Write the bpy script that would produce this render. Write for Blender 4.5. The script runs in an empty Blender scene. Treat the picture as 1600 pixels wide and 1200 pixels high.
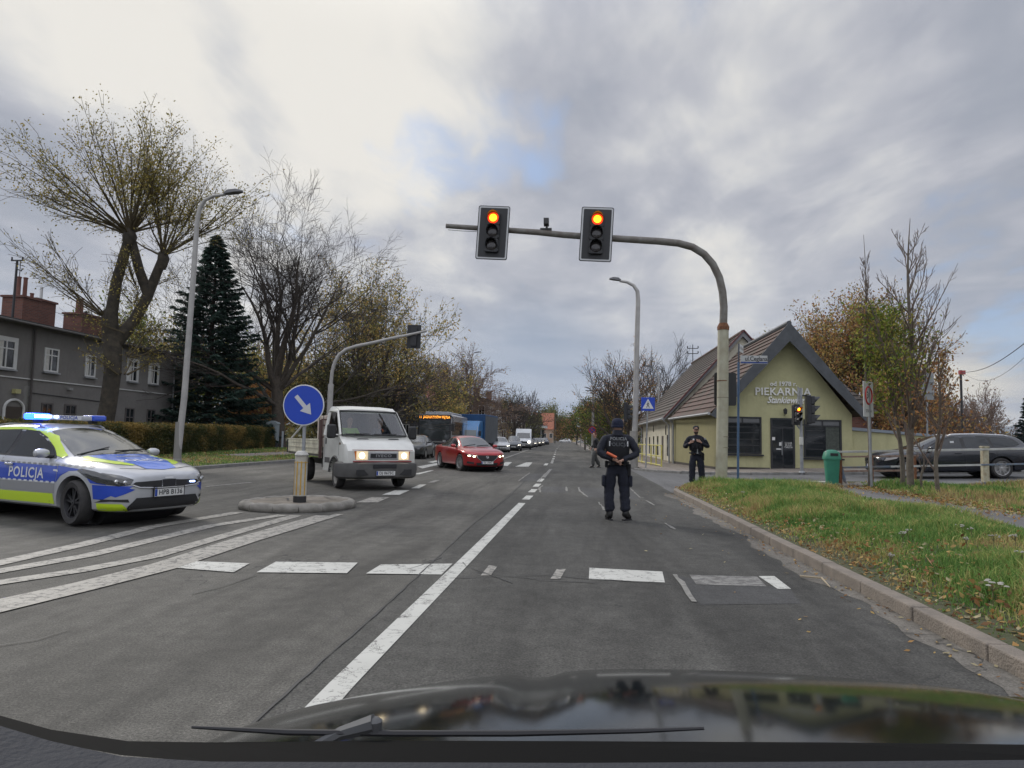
import bpy, bmesh, math, random
import numpy as np
from mathutils import Vector, Matrix, noise as mnoise
from mathutils.bvhtree import BVHTree
R = math.radians
PI = math.pi
sc = bpy.context.scene
col = sc.collection

# ---------------------------------------------------------------- camera
CAM = Vector((0.0, 0.0, 1.40))
FPX = 1063.0
ROLL, YAW, PITCH = R(1.2), R(5.08), R(4.52)
fw = Vector((-math.sin(YAW) * math.cos(PITCH), math.cos(YAW) * math.cos(PITCH), math.sin(PITCH)))
rt0 = Vector((math.cos(YAW), math.sin(YAW), 0))
up0 = rt0.cross(fw)
rt = rt0 * math.cos(ROLL) + up0 * math.sin(ROLL)
up = up0 * math.cos(ROLL) - rt0 * math.sin(ROLL)
cd = bpy.data.cameras.new('camera')
cam = bpy.data.objects.new('camera', cd)
col.objects.link(cam)
cam.matrix_world = Matrix(((rt.x, up.x, -fw.x, CAM.x), (rt.y, up.y, -fw.y, CAM.y), (rt.z, up.z, -fw.z, CAM.z), (0, 0, 0, 1)))
cd.sensor_width = 36.0
cd.lens = FPX / 1600.0 * 36.0
cd.clip_start = 0.05
cd.clip_end = 30000
sc.camera = cam
sc.render.resolution_x, sc.render.resolution_y = 1024, 768

def ray(px, py):
 return (fw + rt * ((px - 800.0) / FPX) - up * ((py - 600.0) / FPX)).normalized()
def at(px, py, z=0.0):            # where a sight line meets the level z (setting out)
 d = ray(px, py)
 t = (z - CAM.z) / d.z
 return CAM + d * t
def atY(px, py, Y):               # where a sight line meets the vertical plane y = Y
 d = ray(px, py)
 return CAM + d * (Y / d.y)

# ---------------------------------------------------------------- sky, sun, exposure
SUN_EL, SUN_AZ = R(30), R(-48)      # azimuth from +Y, clockwise positive
sundir = Vector((math.sin(SUN_AZ) * math.cos(SUN_EL), math.cos(SUN_AZ) * math.cos(SUN_EL), math.sin(SUN_EL)))
world = bpy.data.worlds.new('World')
sc.world = world
world.use_nodes = True
wn, wl = world.node_tree.nodes, world.node_tree.links
wn.clear()

def N(nodes, t, **kw):
 n = nodes.new(t)
 for k, v in kw.items():
  if k == 'inp':
   for i, x in v.items():
    n.inputs[i].default_value = x
  else:
   setattr(n, k, v)
 return n

def wmath(op, a, b=None, clamp=False):
 n = wn.new('ShaderNodeMath'); n.operation = op; n.use_clamp = clamp
 for i, v in enumerate((a, b)):
  if v is None: continue
  if isinstance(v, (int, float)): n.inputs[i].default_value = v
  else: wl.new(v, n.inputs[i])
 return n.outputs[0]
def wvmath(op, a, b=None):
 n = wn.new('ShaderNodeVectorMath'); n.operation = op
 for i, v in enumerate((a, b)):
  if v is None: continue
  if isinstance(v, (tuple, Vector)): n.inputs[i].default_value = tuple(v)
  else: wl.new(v, n.inputs[i])
 return n
def wmix(f, a, b):
 n = wn.new('ShaderNodeMix'); n.data_type = 'RGBA'
 for sock, v in ((n.inputs[0], f), (n.inputs[6], a), (n.inputs[7], b)):
  if isinstance(v, (int, float)): sock.default_value = v
  elif isinstance(v, tuple): sock.default_value = v + (1,)
  else: wl.new(v, sock)
 return n.outputs[2]
def wnoise(vec, scale, detail, rough, dist=0.0):
 n = wn.new('ShaderNodeTexNoise'); n.noise_dimensions = '3D'
 n.inputs['Scale'].default_value = scale; n.inputs['Detail'].default_value = detail
 n.inputs['Roughness'].default_value = rough; n.inputs['Distortion'].default_value = dist
 wl.new(vec, n.inputs['Vector']); return n.outputs['Fac']
def wmap(v, a, b, c=0.0, d=1.0):
 n = wn.new('ShaderNodeMapRange'); n.interpolation_type = 'SMOOTHSTEP'
 wl.new(v, n.inputs[0])
 for i, x in enumerate((a, b, c, d)): n.inputs[i + 1].default_value = x
 return n.outputs[0]
def build_sky():
 tc = wn.new('ShaderNodeTexCoord')
 d = tc.outputs['Generated']
 sep = wn.new('ShaderNodeSeparateXYZ'); wl.new(d, sep.inputs[0])
 z = wmath('MAXIMUM', sep.outputs[2], 0.0)
 k = wmath('DIVIDE', 1.0, wmath('ADD', z, 0.13))
 cx = wmath('MULTIPLY', sep.outputs[0], k); cy = wmath('MULTIPLY', sep.outputs[1], k)
 cmb = wn.new('ShaderNodeCombineXYZ'); wl.new(cx, cmb.inputs[0]); wl.new(cy, cmb.inputs[1])
 p = cmb.outputs[0]
 rot = wn.new('ShaderNodeMapping'); wl.new(p, rot.inputs[0])
 rot.inputs['Rotation'].default_value = (0, 0, R(35)); rot.inputs['Scale'].default_value = (1.0, 0.55, 1)
 pr = rot.outputs[0]
 n1 = wnoise(pr, 0.9, 6, 0.55, 0.5)
 n2 = wnoise(pr, 2.0, 9, 0.58, 0.6)
 n3 = wnoise(wvmath('ADD', p, (7.3, 2.1, 4)).outputs[0], 0.55, 3, 0.5)
 n4 = wnoise(wvmath('ADD', pr, (1.3, 9.1, 2)).outputs[0], 6.0, 6, 0.55, 0.3)
 def blob(px, py, r0, r1):
  v = ray(px, py)
  dt = wvmath('DOT_PRODUCT', d, v).outputs['Value']
  return wmap(dt, math.cos(R(r0)), math.cos(R(r1)))
 bright = wmath('ADD', wmath('MULTIPLY', n1, 0.36), wmath('MULTIPLY', n2, 0.42))
 bright = wmath('ADD', bright, wmath('MULTIPLY', n4, 0.22))
 # thicker / thinner cloud: the veil is thinnest towards the sun, heavier low down
 def bl(px, py, r0, r1, amt):
  return wmath('MULTIPLY', blob(px, py, r0, r1), amt)
 for a in ((130, 30, 9, 1, .12), (330, 160, 24, 3, .035), (560, 290, 8, 2, .08), (620, 120, 14, 3, .03), (260, 130, 7, 1, .04), (1180, 190, 14, 3, .08), (1130, 455, 6, 1, .10), (330, 340, 9, 1, .05),
              (700, 130, 22, 4, .03), (1480, 645, 5, .5, .22), (330, 590, 9, 2, .10), (120, 300, 12, 3, -.05),
              (560, 60, 10, 2, .04), (880, 600, 9, 2, .02), (1400, 240, 18, 4, -.035),
              (1500, 610, 6, 2, -.06), (640, 330, 9, 3, -.04)):
  bright = wmath('ADD', bright, bl(*a))
 t = wmap(bright, 0.385, 0.70)
 ramp = wn.new('ShaderNodeValToRGB'); wl.new(t, ramp.inputs[0])
 e = ramp.color_ramp.elements
 e[0].position = 0.0; e[0].color = (0.35, 0.375, 0.435, 1)
 e[1].position = 1.0; e[1].color = (0.86, 0.83, 0.77, 1)
 for pos, c in ((0.22, (0.43, 0.445, 0.50)), (0.42, (0.50, 0.51, 0.555)), (0.62, (0.60, 0.605, 0.625)), (0.8, (0.70, 0.695, 0.685))):
  q = e.new(pos); q.color = c + (1,)
 cloud = ramp.outputs[0]
 # low stratus streaks near the horizon
 low = wmap(sep.outputs[2], 0.30, 0.04)
 mp = wn.new('ShaderNodeMapping'); wl.new(d, mp.inputs[0]); mp.inputs['Scale'].default_value = (1.6, 1.6, 11)
 n5 = wnoise(mp.outputs[0], 2.1, 7, 0.58, 0.4)
 s5 = wmap(n5, 0.40, 0.66)
 lowc = wmix(s5, (0.30, 0.36, 0.46), (0.66, 0.68, 0.71))
 cloud = wmix(wmath('MULTIPLY', low, 0.62), cloud, lowc)
 warm = blob(1470, 655, 7, 1.0)
 cloud = wmix(wmath('MULTIPLY', wmath('MULTIPLY', warm, wmap(n5, .36, .55)), 0.8), cloud, (0.86, 0.78, 0.60))
 bluel = blob(830, 650, 11, 3)
 cloud = wmix(wmath('MULTIPLY', bluel, 0.5), cloud, (0.27, 0.37, 0.52))
 # clear gaps
 sky = wn.new('ShaderNodeTexSky'); sky.sky_type = 'NISHITA'; sky.sun_disc = False
 sky.sun_elevation = SUN_EL; sky.sun_rotation = SUN_AZ
 sky.air_density = 1.0; sky.dust_density = 1.2; sky.ozone_density = 1.2
 gap = None
 for a in ((680, 236, 6.5, .4, 1.0), (745, 222, 6.0, .5, 1.0), (610, 222, 4, .5, .7), (830, 218, 5, .5, .7), (1060, 5, 4, 1, .6), (1580, 520, 4, .4, 1.0),
              (420, 350, 4, .5, .5), (660, 640, 7, 2, .35), (1450, 380, 8, 2, .45), (600, 470, 6, 2, .3)):
  b = bl(*a)
  gap = b if gap is None else wmath('MAXIMUM', gap, b)
 g = wmap(wmath('ADD', wmath('MULTIPLY', gap, 0.62), wmath('MULTIPLY', wmath('SUBTRACT', wmath('ADD', wmath('MULTIPLY', n2, 0.5), wmath('MULTIPLY', n4, 0.5)), 0.5), -2.6)), 0.26, 0.80)
 # Background strength stays at 0.1; cloud radiance is expressed in the same physical units
 bmul = wmap(sep.outputs[2], 0.50, 0.85, 1.0, 2.3)
 back = wmap(sep.outputs[1], 0.1, -0.6, 1.0, 1.75)
 cl = wvmath('SCALE', cloud); wl.new(wmath('MULTIPLY', wmath('MULTIPLY', bmul, back), 7.2), cl.inputs['Scale'])
 skys = wvmath('SCALE', sky.outputs[0]); skys.inputs['Scale'].default_value = 0.85
 blue = wmix(0.35, skys.outputs[0], (3.0, 4.6, 7.8))
 fin = wmix(wmath('MULTIPLY', g, 0.72), cl.outputs[0], blue)
 bg = wn.new('ShaderNodeBackground'); bg.inputs[1].default_value = 0.10
 wl.new(fin, bg.inputs[0])
 out = wn.new('ShaderNodeOutputWorld'); wl.new(bg.outputs[0], out.inputs[0])
build_sky()
sl = bpy.data.lights.new('sun', 'SUN')
sl.energy = 1.5; sl.angle = R(14); sl.color = (1.0, 0.95, 0.86)
so = bpy.data.objects.new('sun', sl); col.objects.link(so)
so.rotation_euler = (-sundir).to_track_quat('-Z', 'Y').to_euler()
sc.view_settings.view_transform = 'Standard'
sc.view_settings.look = 'None'
sc.view_settings.exposure = 0.46
sc.view_settings.gamma = 1.0
sc.view_settings.use_curve_mapping = False

# ---------------------------------------------------------------- materials
MT = {}
def mat(name, base=(0.5, 0.5, 0.5), rough=0.6, metal=0.0, var=0.0, vscale=4.0, bump=0.0, bscale=60.0,
  coat=0.0, spec=0.5, emit=None, estr=0.0, c2=None, dirt=0.0, alpha=1.0, trans=0.0, detail=6):
 if name in MT: return MT[name]
 m = bpy.data.materials.new(name); m.use_nodes = True
 nt = m.node_tree; n = nt.nodes; l = nt.links
 b = n['Principled BSDF']
 b.inputs['Base Color'].default_value = tuple(base) + (1,)
 b.inputs['Roughness'].default_value = rough
 b.inputs['Metallic'].default_value = metal
 b.inputs['Specular IOR Level'].default_value = spec
 b.inputs['Coat Weight'].default_value = coat
 b.inputs['Coat Roughness'].default_value = 0.06
 if trans: b.inputs['Transmission Weight'].default_value = trans
 if emit is not None:
  b.inputs['Emission Color'].default_value = tuple(emit) + (1,)
  b.inputs['Emission Strength'].default_value = estr
 tc = n.new('ShaderNodeTexCoord')
 if var > 0 or c2 is not None:
  t = n.new('ShaderNodeTexNoise'); t.inputs['Scale'].default_value = vscale; t.inputs['Detail'].default_value = detail
  t.inputs['Roughness'].default_value = 0.6
  l.new(tc.outputs['Object'], t.inputs['Vector'])
  mr = n.new('ShaderNodeMapRange'); l.new(t.outputs['Fac'], mr.inputs[0])
  mr.inputs[1].default_value = 0.3; mr.inputs[2].default_value = 0.7
  mx = n.new('ShaderNodeMix'); mx.data_type = 'RGBA'
  l.new(mr.outputs[0], mx.inputs[0])
  a = c2 if c2 is not None else tuple(max(0, c * (1 - var)) for c in base)
  bb = tuple(base) if c2 is not None else tuple(min(1, c * (1 + var)) for c in base)
  mx.inputs[6].default_value = tuple(a) + (1,); mx.inputs[7].default_value = bb + (1,)
  l.new(mx.outputs[2], b.inputs['Base Color'])
 if bump > 0:
  t2 = n.new('ShaderNodeTexNoise'); t2.inputs['Scale'].default_value = bscale; t2.inputs['Detail'].default_value = 5
  l.new(tc.outputs['Object'], t2.inputs['Vector'])
  bp = n.new('ShaderNodeBump'); bp.inputs['Strength'].default_value = bump; bp.inputs['Distance'].default_value = 0.02
  l.new(t2.outputs['Fac'], bp.inputs['Height']); l.new(bp.outputs[0], b.inputs['Normal'])
 MT[name] = m
 return m

# ---------------------------------------------------------------- mesh helpers
class MB:
 def __init__(s): s.v = []; s.f = []
 def add(s, vs, fs):
  o = len(s.v); s.v += [tuple(v) for v in vs]; s.f += [tuple(i + o for i in f) for f in fs]; return s
 def box(s, c, d, rz=0.0, rx=0.0, ry=0.0):
  M = Matrix.Translation(Vector(c)) @ Matrix.Rotation(rz, 4, 'Z') @ Matrix.Rotation(ry, 4, 'Y') @ Matrix.Rotation(rx, 4, 'X')
  x, y, z = d[0] / 2, d[1] / 2, d[2] / 2
  vs = [M @ Vector(p) for p in ((-x, -y, -z), (x, -y, -z), (x, y, -z), (-x, y, -z), (-x, -y, z), (x, -y, z), (x, y, z), (-x, y, z))]
  return s.add(vs, ((0, 3, 2, 1), (4, 5, 6, 7), (0, 1, 5, 4), (1, 2, 6, 5), (2, 3, 7, 6), (3, 0, 4, 7)))
 def tube(s, pts, r, n=8, cap=True, close=False):
  pts = [Vector(p) for p in pts]; m = len(pts)
  rr = r if isinstance(r, (list, tuple)) else [r] * m
  vs = []; ref = None
  for i, p in enumerate(pts):
   if close: t = pts[(i + 1) % m] - pts[i - 1]
   else: t = pts[min(i + 1, m - 1)] - pts[max(i - 1, 0)]
   t.normalize()
   if ref is None:
    ref = Vector((0, 0, 1)) if abs(t.z) < 0.9 else Vector((1, 0, 0))
   a = t.cross(ref).normalized(); b = a.cross(t).normalized(); ref = b
   for j in range(n):
    an = 2 * PI * j / n
    vs.append(p + (a * math.cos(an) + b * math.sin(an)) * rr[i])
  fs = []
  for i in range(m if close else m - 1):
   for j in range(n):
    a0 = i * n + j; a1 = i * n + (j + 1) % n; k = ((i + 1) % m) * n
    fs.append((a0, a1, k + (j + 1) % n, k + j))
  if cap and not close:
   fs.append(tuple(range(n - 1, -1, -1))); fs.append(tuple((m - 1) * n + j for j in range(n)))
  return s.add(vs, fs)
 def lathe(s, prof, c=(0, 0, 0), n=24, axis='Z', caps=True):
  vs = []
  for (r, h) in prof:
   for j in range(n):
    a = 2 * PI * j / n; x, y = r * math.cos(a), r * math.sin(a)
    p = {'Z': (x, y, h), 'Y': (x, h, -y), 'X': (h, x, y)}[axis]
    vs.append((p[0] + c[0], p[1] + c[1], p[2] + c[2]))
  fs = []
  for i in range(len(prof) - 1):
   for j in range(n):
    fs.append((i * n + j, i * n + (j + 1) % n, (i + 1) * n + (j + 1) % n, (i + 1) * n + j))
  if caps:
   fs.append(tuple(range(n - 1, -1, -1))); fs.append(tuple((len(prof) - 1) * n + j for j in range(n)))
  return s.add(vs, fs)
 def prism(s, poly, a, b, plane='XZ'):      # polygon extruded between a and b along the missing axis
  def P(u, v, w):
   return {'XZ': (u, w, v), 'YZ': (w, u, v), 'XY': (u, v, w)}[plane]
  n = len(poly)
  vs = [P(u, v, a) for u, v in poly] + [P(u, v, b) for u, v in poly]
  fs = [tuple(range(n)), tuple(range(2 * n - 1, n - 1, -1))]
  for i in range(n):
   j = (i + 1) % n; fs.append((i, i + n, j + n, j))
  return s.add(vs, fs)
 def quad(s, a, b, c, d): return s.add((a, b, c, d), ((0, 1, 2, 3),))
 def build(s, name, m, parent=None, smooth=False, bevel=0.0, recalc=True, sub=0, seg=2):
  me = bpy.data.meshes.new(name); me.from_pydata([tuple(v) for v in s.v], [], s.f)
  if recalc or bevel:
   bm = bmesh.new(); bm.from_mesh(me)
   if recalc: bmesh.ops.recalc_face_normals(bm, faces=bm.faces[:])
   bm.to_mesh(me); bm.free()
  return mkobj(name, me, m, parent, smooth, bevel, sub, seg)

def mkobj(name, me, m, parent=None, smooth=False, bevel=0.0, sub=0, seg=2):
 o = bpy.data.objects.new(name, me); col.objects.link(o)
 if m is not None and len(me.materials) == 0: me.materials.append(m)
 if parent is not None: o.parent = parent
 if sub:
  md = o.modifiers.new('s', 'SUBSURF'); md.levels = sub; md.render_levels = sub
 if bevel:
  md = o.modifiers.new('b', 'BEVEL'); md.width = bevel; md.segments = seg; md.limit_method = 'ANGLE'; md.angle_limit = R(35)
 if smooth:
  me.polygons.foreach_set('use_smooth', [True] * len(me.polygons))
  if not sub:
   try: me.set_sharp_from_angle(angle=R(40))
   except Exception: pass
 return o

def tag(o, label=None, cat=None, group=None, kind=None):
 if label: o['label'] = label
 if cat: o['category'] = cat
 if group: o['group'] = group
 if kind: o['kind'] = kind
 return o
def thing(name, label, cat, loc=(0, 0, 0), rz=0.0, group=None):
 o = bpy.data.objects.new(name, None); col.objects.link(o)
 o.location = loc; o.rotation_euler = (0, 0, rz); o.empty_display_size = 0.2
 return tag(o, label, cat, group)
def struct(name, mb, m, kind='structure', **kw):
 return tag(mb.build(name, m, **kw), kind=kind)
def dup(o, parent=None):
 c = o.copy(); col.objects.link(c)
 if parent is not None: c.parent = parent
 for ch in o.children: dup(ch, c)
 return c
def evalmesh(o):
 dg = bpy.context.evaluated_depsgraph_get(); dg.update()
 return bpy.data.meshes.new_from_object(o.evaluated_get(dg))
_tc = {}
def text_geo(s, size=1.0, shear=0.0, align='CENTER', xs=1.0, space=1.0, off=0.0):
 key = (s, size, shear, align, xs, space, off)
 if key in _tc: return _tc[key]
 cu = bpy.data.curves.new('t', 'FONT'); cu.body = s; cu.size = size; cu.shear = shear
 cu.align_x = align; cu.align_y = 'CENTER'; cu.space_character = space; cu.offset = off
 cu.resolution_u = 3
 o = bpy.data.objects.new('t', cu); col.objects.link(o)
 me = evalmesh(o)
 vs = [(v.co.x * xs, v.co.y) for v in me.vertices]; fs = [tuple(p.vertices) for p in me.polygons]
 bpy.data.objects.remove(o); bpy.data.meshes.remove(me); bpy.data.curves.remove(cu)
 _tc[key] = (vs, fs); return _tc[key]
def text_flat(name, s, size, fn, m, parent=None, **kw):   # fn maps (u, v) to a 3D point
 vs, fs = text_geo(s, size, **kw)
 return MB().add([fn(u, v) for u, v in vs], fs).build(name, m, parent, recalc=False)
# ================================================================ ground, roads, markings
def gz(x):                          # the side street and its surroundings climb gently to the right
 return 0.036 * min(max(0.0, x - 3.0), 17.0)
def atg(px, py, dz=0.0):
 z = 0.0
 for i in range(60):
  p = at(px, py, z + dz); z = 0.7 * z + 0.3 * gz(p.x)
 return p
def shift(y):
 return -0.018 * max(0.0, min(y, 85.0) - 35.0) - 0.010 * max(0.0, y - 85.0)
def lerp(a, b, t): return a + (b - a) * max(0.0, min(1.0, t))
def left_edge(y):
 return lerp(lerp(-13.6, -11.2, (y - 36) / 24.0), -8.6, (y - 60) / 45.0) + shift(y)
def right_edge(y):
 return 2.75 if y < 30 else 3.1 + shift(y)

def asphalt(name, c0, c1, stain=0.35, speck=0.5):
 m = bpy.data.materials.new(name); m.use_nodes = True
 nt = m.node_tree; n = nt.nodes; l = nt.links; b = n['Principled BSDF']
 tc = n.new('ShaderNodeTexCoord').outputs['Object']
 def noise(sc_, det, rough, scale=None, dist=0.0):
  t = n.new('ShaderNodeTexNoise'); t.inputs['Scale'].default_value = sc_; t.inputs['Detail'].default_value = det
  t.inputs['Roughness'].default_value = rough; t.inputs['Distortion'].default_value = dist
  if scale:
   mp = n.new('ShaderNodeMapping'); mp.inputs['Scale'].default_value = scale; l.new(tc, mp.inputs[0]); l.new(mp.outputs[0], t.inputs['Vector'])
  else: l.new(tc, t.inputs['Vector'])
  return t.outputs['Fac']
 def mr(v, a, b_, c=0.0, d=1.0):
  q = n.new('ShaderNodeMapRange'); l.new(v, q.inputs[0])
  for i, x in enumerate((a, b_, c, d)): q.inputs[i + 1].default_value = x
  return q.outputs[0]
 def mul(a, b_):
  q = n.new('ShaderNodeMath'); q.operation = 'MULTIPLY'; l.new(a, q.inputs[0])
  if isinstance(b_, float): q.inputs[1].default_value = b_
  else: l.new(b_, q.inputs[1])
  return q.outputs[0]
 big = noise(0.35, 6, 0.6)
 mx = n.new('ShaderNodeMix'); mx.data_type = 'RGBA'; l.new(mr(big, 0.32, 0.68), mx.inputs[0])
 mx.inputs[6].default_value = c0 + (1,); mx.inputs[7].default_value = c1 + (1,)
 streak = mr(noise(1.0, 7, 0.65, (1.3, 0.16, 1), 0.6), 0.3, 0.7, 1 - stain, 1 + stain)
 med = mr(noise(5.0, 6, 0.7), 0.25, 0.75, 1 - stain * 0.7, 1 + stain * 0.7)
 fine = mr(noise(70.0, 3, 0.8), 0.3, 0.7, 1 - speck, 1 + speck)
 v = n.new('ShaderNodeTexVoronoi'); v.inputs['Scale'].default_value = 34.0; l.new(tc, v.inputs['Vector'])
 vf = mr(v.outputs['Distance'], 0.06, 0.16, 1.7, 1.0)
 f = mul(mul(mul(streak, med), fine), vf)
 sc2 = n.new('ShaderNodeVectorMath'); sc2.operation = 'SCALE'; l.new(mx.outputs[2], sc2.inputs[0]); l.new(f, sc2.inputs['Scale'])
 # thin hairline cracks in the wearing course
 vc = n.new('ShaderNodeTexVoronoi'); vc.feature = 'DISTANCE_TO_EDGE'; vc.inputs['Scale'].default_value = 0.55
 wv = n.new('ShaderNodeTexNoise'); wv.inputs['Scale'].default_value = 1.7; wv.inputs['Detail'].default_value = 7; l.new(tc, wv.inputs['Vector'])
 ad = n.new('ShaderNodeVectorMath'); ad.operation = 'MULTIPLY_ADD'; l.new(wv.outputs['Color'], ad.inputs[0]); ad.inputs[1].default_value = (1.6, 1.6, 0); l.new(tc, ad.inputs[2])
 l.new(ad.outputs[0], vc.inputs['Vector'])
 ck = mul(mr(vc.outputs['Distance'], 0.002, 0.008, 1.0, 0.0), mr(noise(0.5, 3, 0.5), 0.50, 0.62))
 mk = n.new('ShaderNodeMix'); mk.data_type = 'RGBA'; l.new(ck, mk.inputs[0]); l.new(sc2.outputs[0], mk.inputs[6]); mk.inputs[7].default_value = (0.022, 0.022, 0.022, 1)
 l.new(mk.outputs[2], b.inputs['Base Color'])
 b.inputs['Roughness'].default_value = 0.82; b.inputs['Specular IOR Level'].default_value = 0.35
 bp = n.new('ShaderNodeBump'); bp.inputs['Strength'].default_value = 0.5; bp.inputs['Distance'].default_value = 0.01
 l.new(noise(110.0, 3, 0.7), bp.inputs['Height']); l.new(bp.outputs[0], b.inputs['Normal'])
 return m
A_old = asphalt('asphalt_old', (0.058, 0.0555, 0.049), (0.092, 0.088, 0.078), .48, .7)
A_new = asphalt('asphalt_lane', (0.041, 0.0405, 0.037), (0.070, 0.068, 0.062), 0.48, .7)
A_patch = asphalt('asphalt_patch', (0.050, 0.050, 0.050), (0.068, 0.068, 0.067), 0.3)
A_path = asphalt('asphalt_path', (0.12, 0.118, 0.118), (0.165, 0.16, 0.155), 0.25)
A_side = asphalt('asphalt_side', (0.10, 0.10, 0.10), (0.13, 0.13, 0.13), 0.25)
A_dust = asphalt('asphalt_gutter', (0.10, 0.094, 0.083), (0.155, 0.14, 0.12), 0.5)
A_walk = asphalt('asphalt_walk', (0.19, 0.165, 0.145), (0.25, 0.22, 0.19), 0.3)
soil = mat('soil_grass', (0.065, 0.062, 0.032), 0.95, c2=(0.045, 0.055, 0.022), vscale=3.0, bump=0.6, bscale=25)
farground = mat('far_ground', (0.07, 0.075, 0.045), 0.95, c2=(0.05, 0.055, 0.032), vscale=0.05)
def paint_mat(name, c, worn, scale=9.0, under=(0.095, 0.092, 0.087)):
 m = bpy.data.materials.new(name); m.use_nodes = True
 n = m.node_tree.nodes; l = m.node_tree.links; b = n['Principled BSDF']
 tc = n.new('ShaderNodeTexCoord').outputs['Object']
 t = n.new('ShaderNodeTexNoise'); t.inputs['Scale'].default_value = scale; t.inputs['Detail'].default_value = 9; t.inputs['Roughness'].default_value = 0.72
 l.new(tc, t.inputs['Vector'])
 v = n.new('ShaderNodeTexVoronoi'); v.feature = 'DISTANCE_TO_EDGE'; v.inputs['Scale'].default_value = 3.4
 ad = n.new('ShaderNodeVectorMath'); ad.operation = 'MULTIPLY_ADD'; l.new(t.outputs['Color'], ad.inputs[0]); ad.inputs[1].default_value = (0.5, 0.5, 0); l.new(tc, ad.inputs[2]); l.new(ad.outputs[0], v.inputs['Vector'])
 a = n.new('ShaderNodeMapRange'); l.new(t.outputs['Fac'], a.inputs[0]); a.inputs[1].default_value = worn - 0.04; a.inputs[2].default_value = worn + 0.04
 c2 = n.new('ShaderNodeMapRange'); l.new(v.outputs['Distance'], c2.inputs[0]); c2.inputs[1].default_value = 0.008; c2.inputs[2].default_value = 0.02
 f = n.new('ShaderNodeMath'); f.operation = 'MULTIPLY'; l.new(a.outputs[0], f.inputs[0]); l.new(c2.outputs[0], f.inputs[1])
 t2 = n.new('ShaderNodeTexNoise'); t2.inputs['Scale'].default_value = 2.0; t2.inputs['Detail'].default_value = 6; l.new(tc, t2.inputs['Vector'])
 m1 = n.new('ShaderNodeMix'); m1.data_type = 'RGBA'; l.new(t2.outputs['Fac'], m1.inputs[0]); m1.inputs[6].default_value = tuple(x * 0.72 for x in c) + (1,); m1.inputs[7].default_value = c + (1,)
 m2 = n.new('ShaderNodeMix'); m2.data_type = 'RGBA'; l.new(f.outputs[0], m2.inputs[0]); m2.inputs[6].default_value = under + (1,); l.new(m1.outputs[2], m2.inputs[7])
 l.new(m2.outputs[2], b.inputs['Base Color']); b.inputs['Roughness'].default_value = 0.7
 return m
P_good = paint_mat('road_paint', (0.54, 0.54, 0.50), 0.39)
P_worn = paint_mat('road_paint_worn', (0.33, 0.315, 0.28), 0.45, 10.0)
P_faint = paint_mat('road_paint_faint', (0.24, 0.235, 0.22), 0.49, 9.0)
tar = mat('tar', (0.035, 0.035, 0.035), 0.7, var=0.3, vscale=8)

# one sheet to the horizon
def sheet(name, xs_fn, ys, zf, m, nx=2, kind='structure'):
 v = []; f = []
 for y in ys:
  a, b = xs_fn(y)
  for i in range(nx):
   x = a + (b - a) * i / (nx - 1); v.append((x, y, zf(x, y)))
 for j in range(len(ys) - 1):
  for i in range(nx - 1):
   k = j * nx + i; f.append((k, k + 1, k + nx + 1, k + nx))
 return tag(MB().add(v, f).build(name, m, recalc=False), kind=kind)
sheet('ground', lambda y: (-9000, 9000), [-300, 14000], lambda x, y: -0.06, farground)
ys_road = [-12, 0, 10, 20, 26, 30, 30.01, 36, 48, 60, 72, 85, 105, 150, 220, 320, 470]
sheet('road', lambda y: (left_edge(y), right_edge(y)), ys_road, lambda x, y: 0.0, A_old)
sheet('road_resurfaced_lane', lambda y: (-1.52, 2.742 if y < 21.0 else 3.0), [-12, 0, 8, 16, 20.9, 21.01, 34, 42], lambda x, y: 0.004, A_new)
# side street climbing to the right, its bell mouth onto the main road
v = []; f = []
xsn = [2.74, 3.4, 4.2, 5.2, 6.5, 8, 10, 12, 15, 20, 60]
def side_near(x): return 18.9 + 2.6 * (1 - math.exp(-(x - 2.74) / 0.9)) - 0.09 * max(0, x - 8)
def side_far(x): return 33.6 - 6.6 * (1 - math.exp(-(x - 2.74) / 1.5)) - 0.04 * max(0, x - 8)
for i, x in enumerate(xsn):
 v += [(x, side_near(x), gz(x) + 0.003), (x, side_far(x), gz(x) + 0.003)]
for i in range(len(xsn) - 1): f.append((2 * i, 2 * i + 2, 2 * i + 3, 2 * i + 1))
tag(MB().add(v, f).build('side_street', A_side, recalc=False), kind='structure')

# right verge: mound behind the kerb, terrain beyond
def verge_z(x, y):
 e = min(1.0, max(0.0, (x - 2.9) / 0.9)); g = min(1.0, max(0.0, (20.9 - y) / 2.0))
 return gz(x) + 0.10 + 0.11 * e * g * min(1, max(0, (6.3 - x) / 0.8))
def lin(a, b, n): return [a + (b - a) * i / (n - 1) for i in range(n)]
def vy_end(x): return side_near(max(x, 2.75)) - 0.14
v = []; f = []
VX = [2.88, 3.1, 3.4, 3.8, 4.4, 5.2, 5.9, 6.3]; VY = lin(-6, 1, 30)
VYt = lin(0, 1, 40)
for t in VYt:
 for x in VX:
  y = -8 + (vy_end(x) + 8) * t; v.append((x, y, verge_z(x, y)))
for j in range(len(VYt) - 1):
 for i in range(len(VX) - 1):
  k = j * len(VX) + i; f.append((k, k + 1, k + len(VX) + 1, k + len(VX)))
tag(MB().add(v, f).build('verge', soil, smooth=True, recalc=False), kind='structure')
v = []; f = []
PX = [6.3, 6.8, 7.3, 7.75]
for t in VYt:
 for x in PX:
  y = -8 + (side_near(x) - 0.1 + 8) * t; v.append((x, y, gz(x) + 0.03 if t > .96 else gz(x) + 0.085))
for j in range(len(VYt) - 1):
 for i in range(3):
  k = j * 4 + i; f.append((k, k + 1, k + 5, k + 4))
tag(MB().add(v, f).build('footpath', A_path, recalc=False), kind='structure')
v = []; f = []
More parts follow.
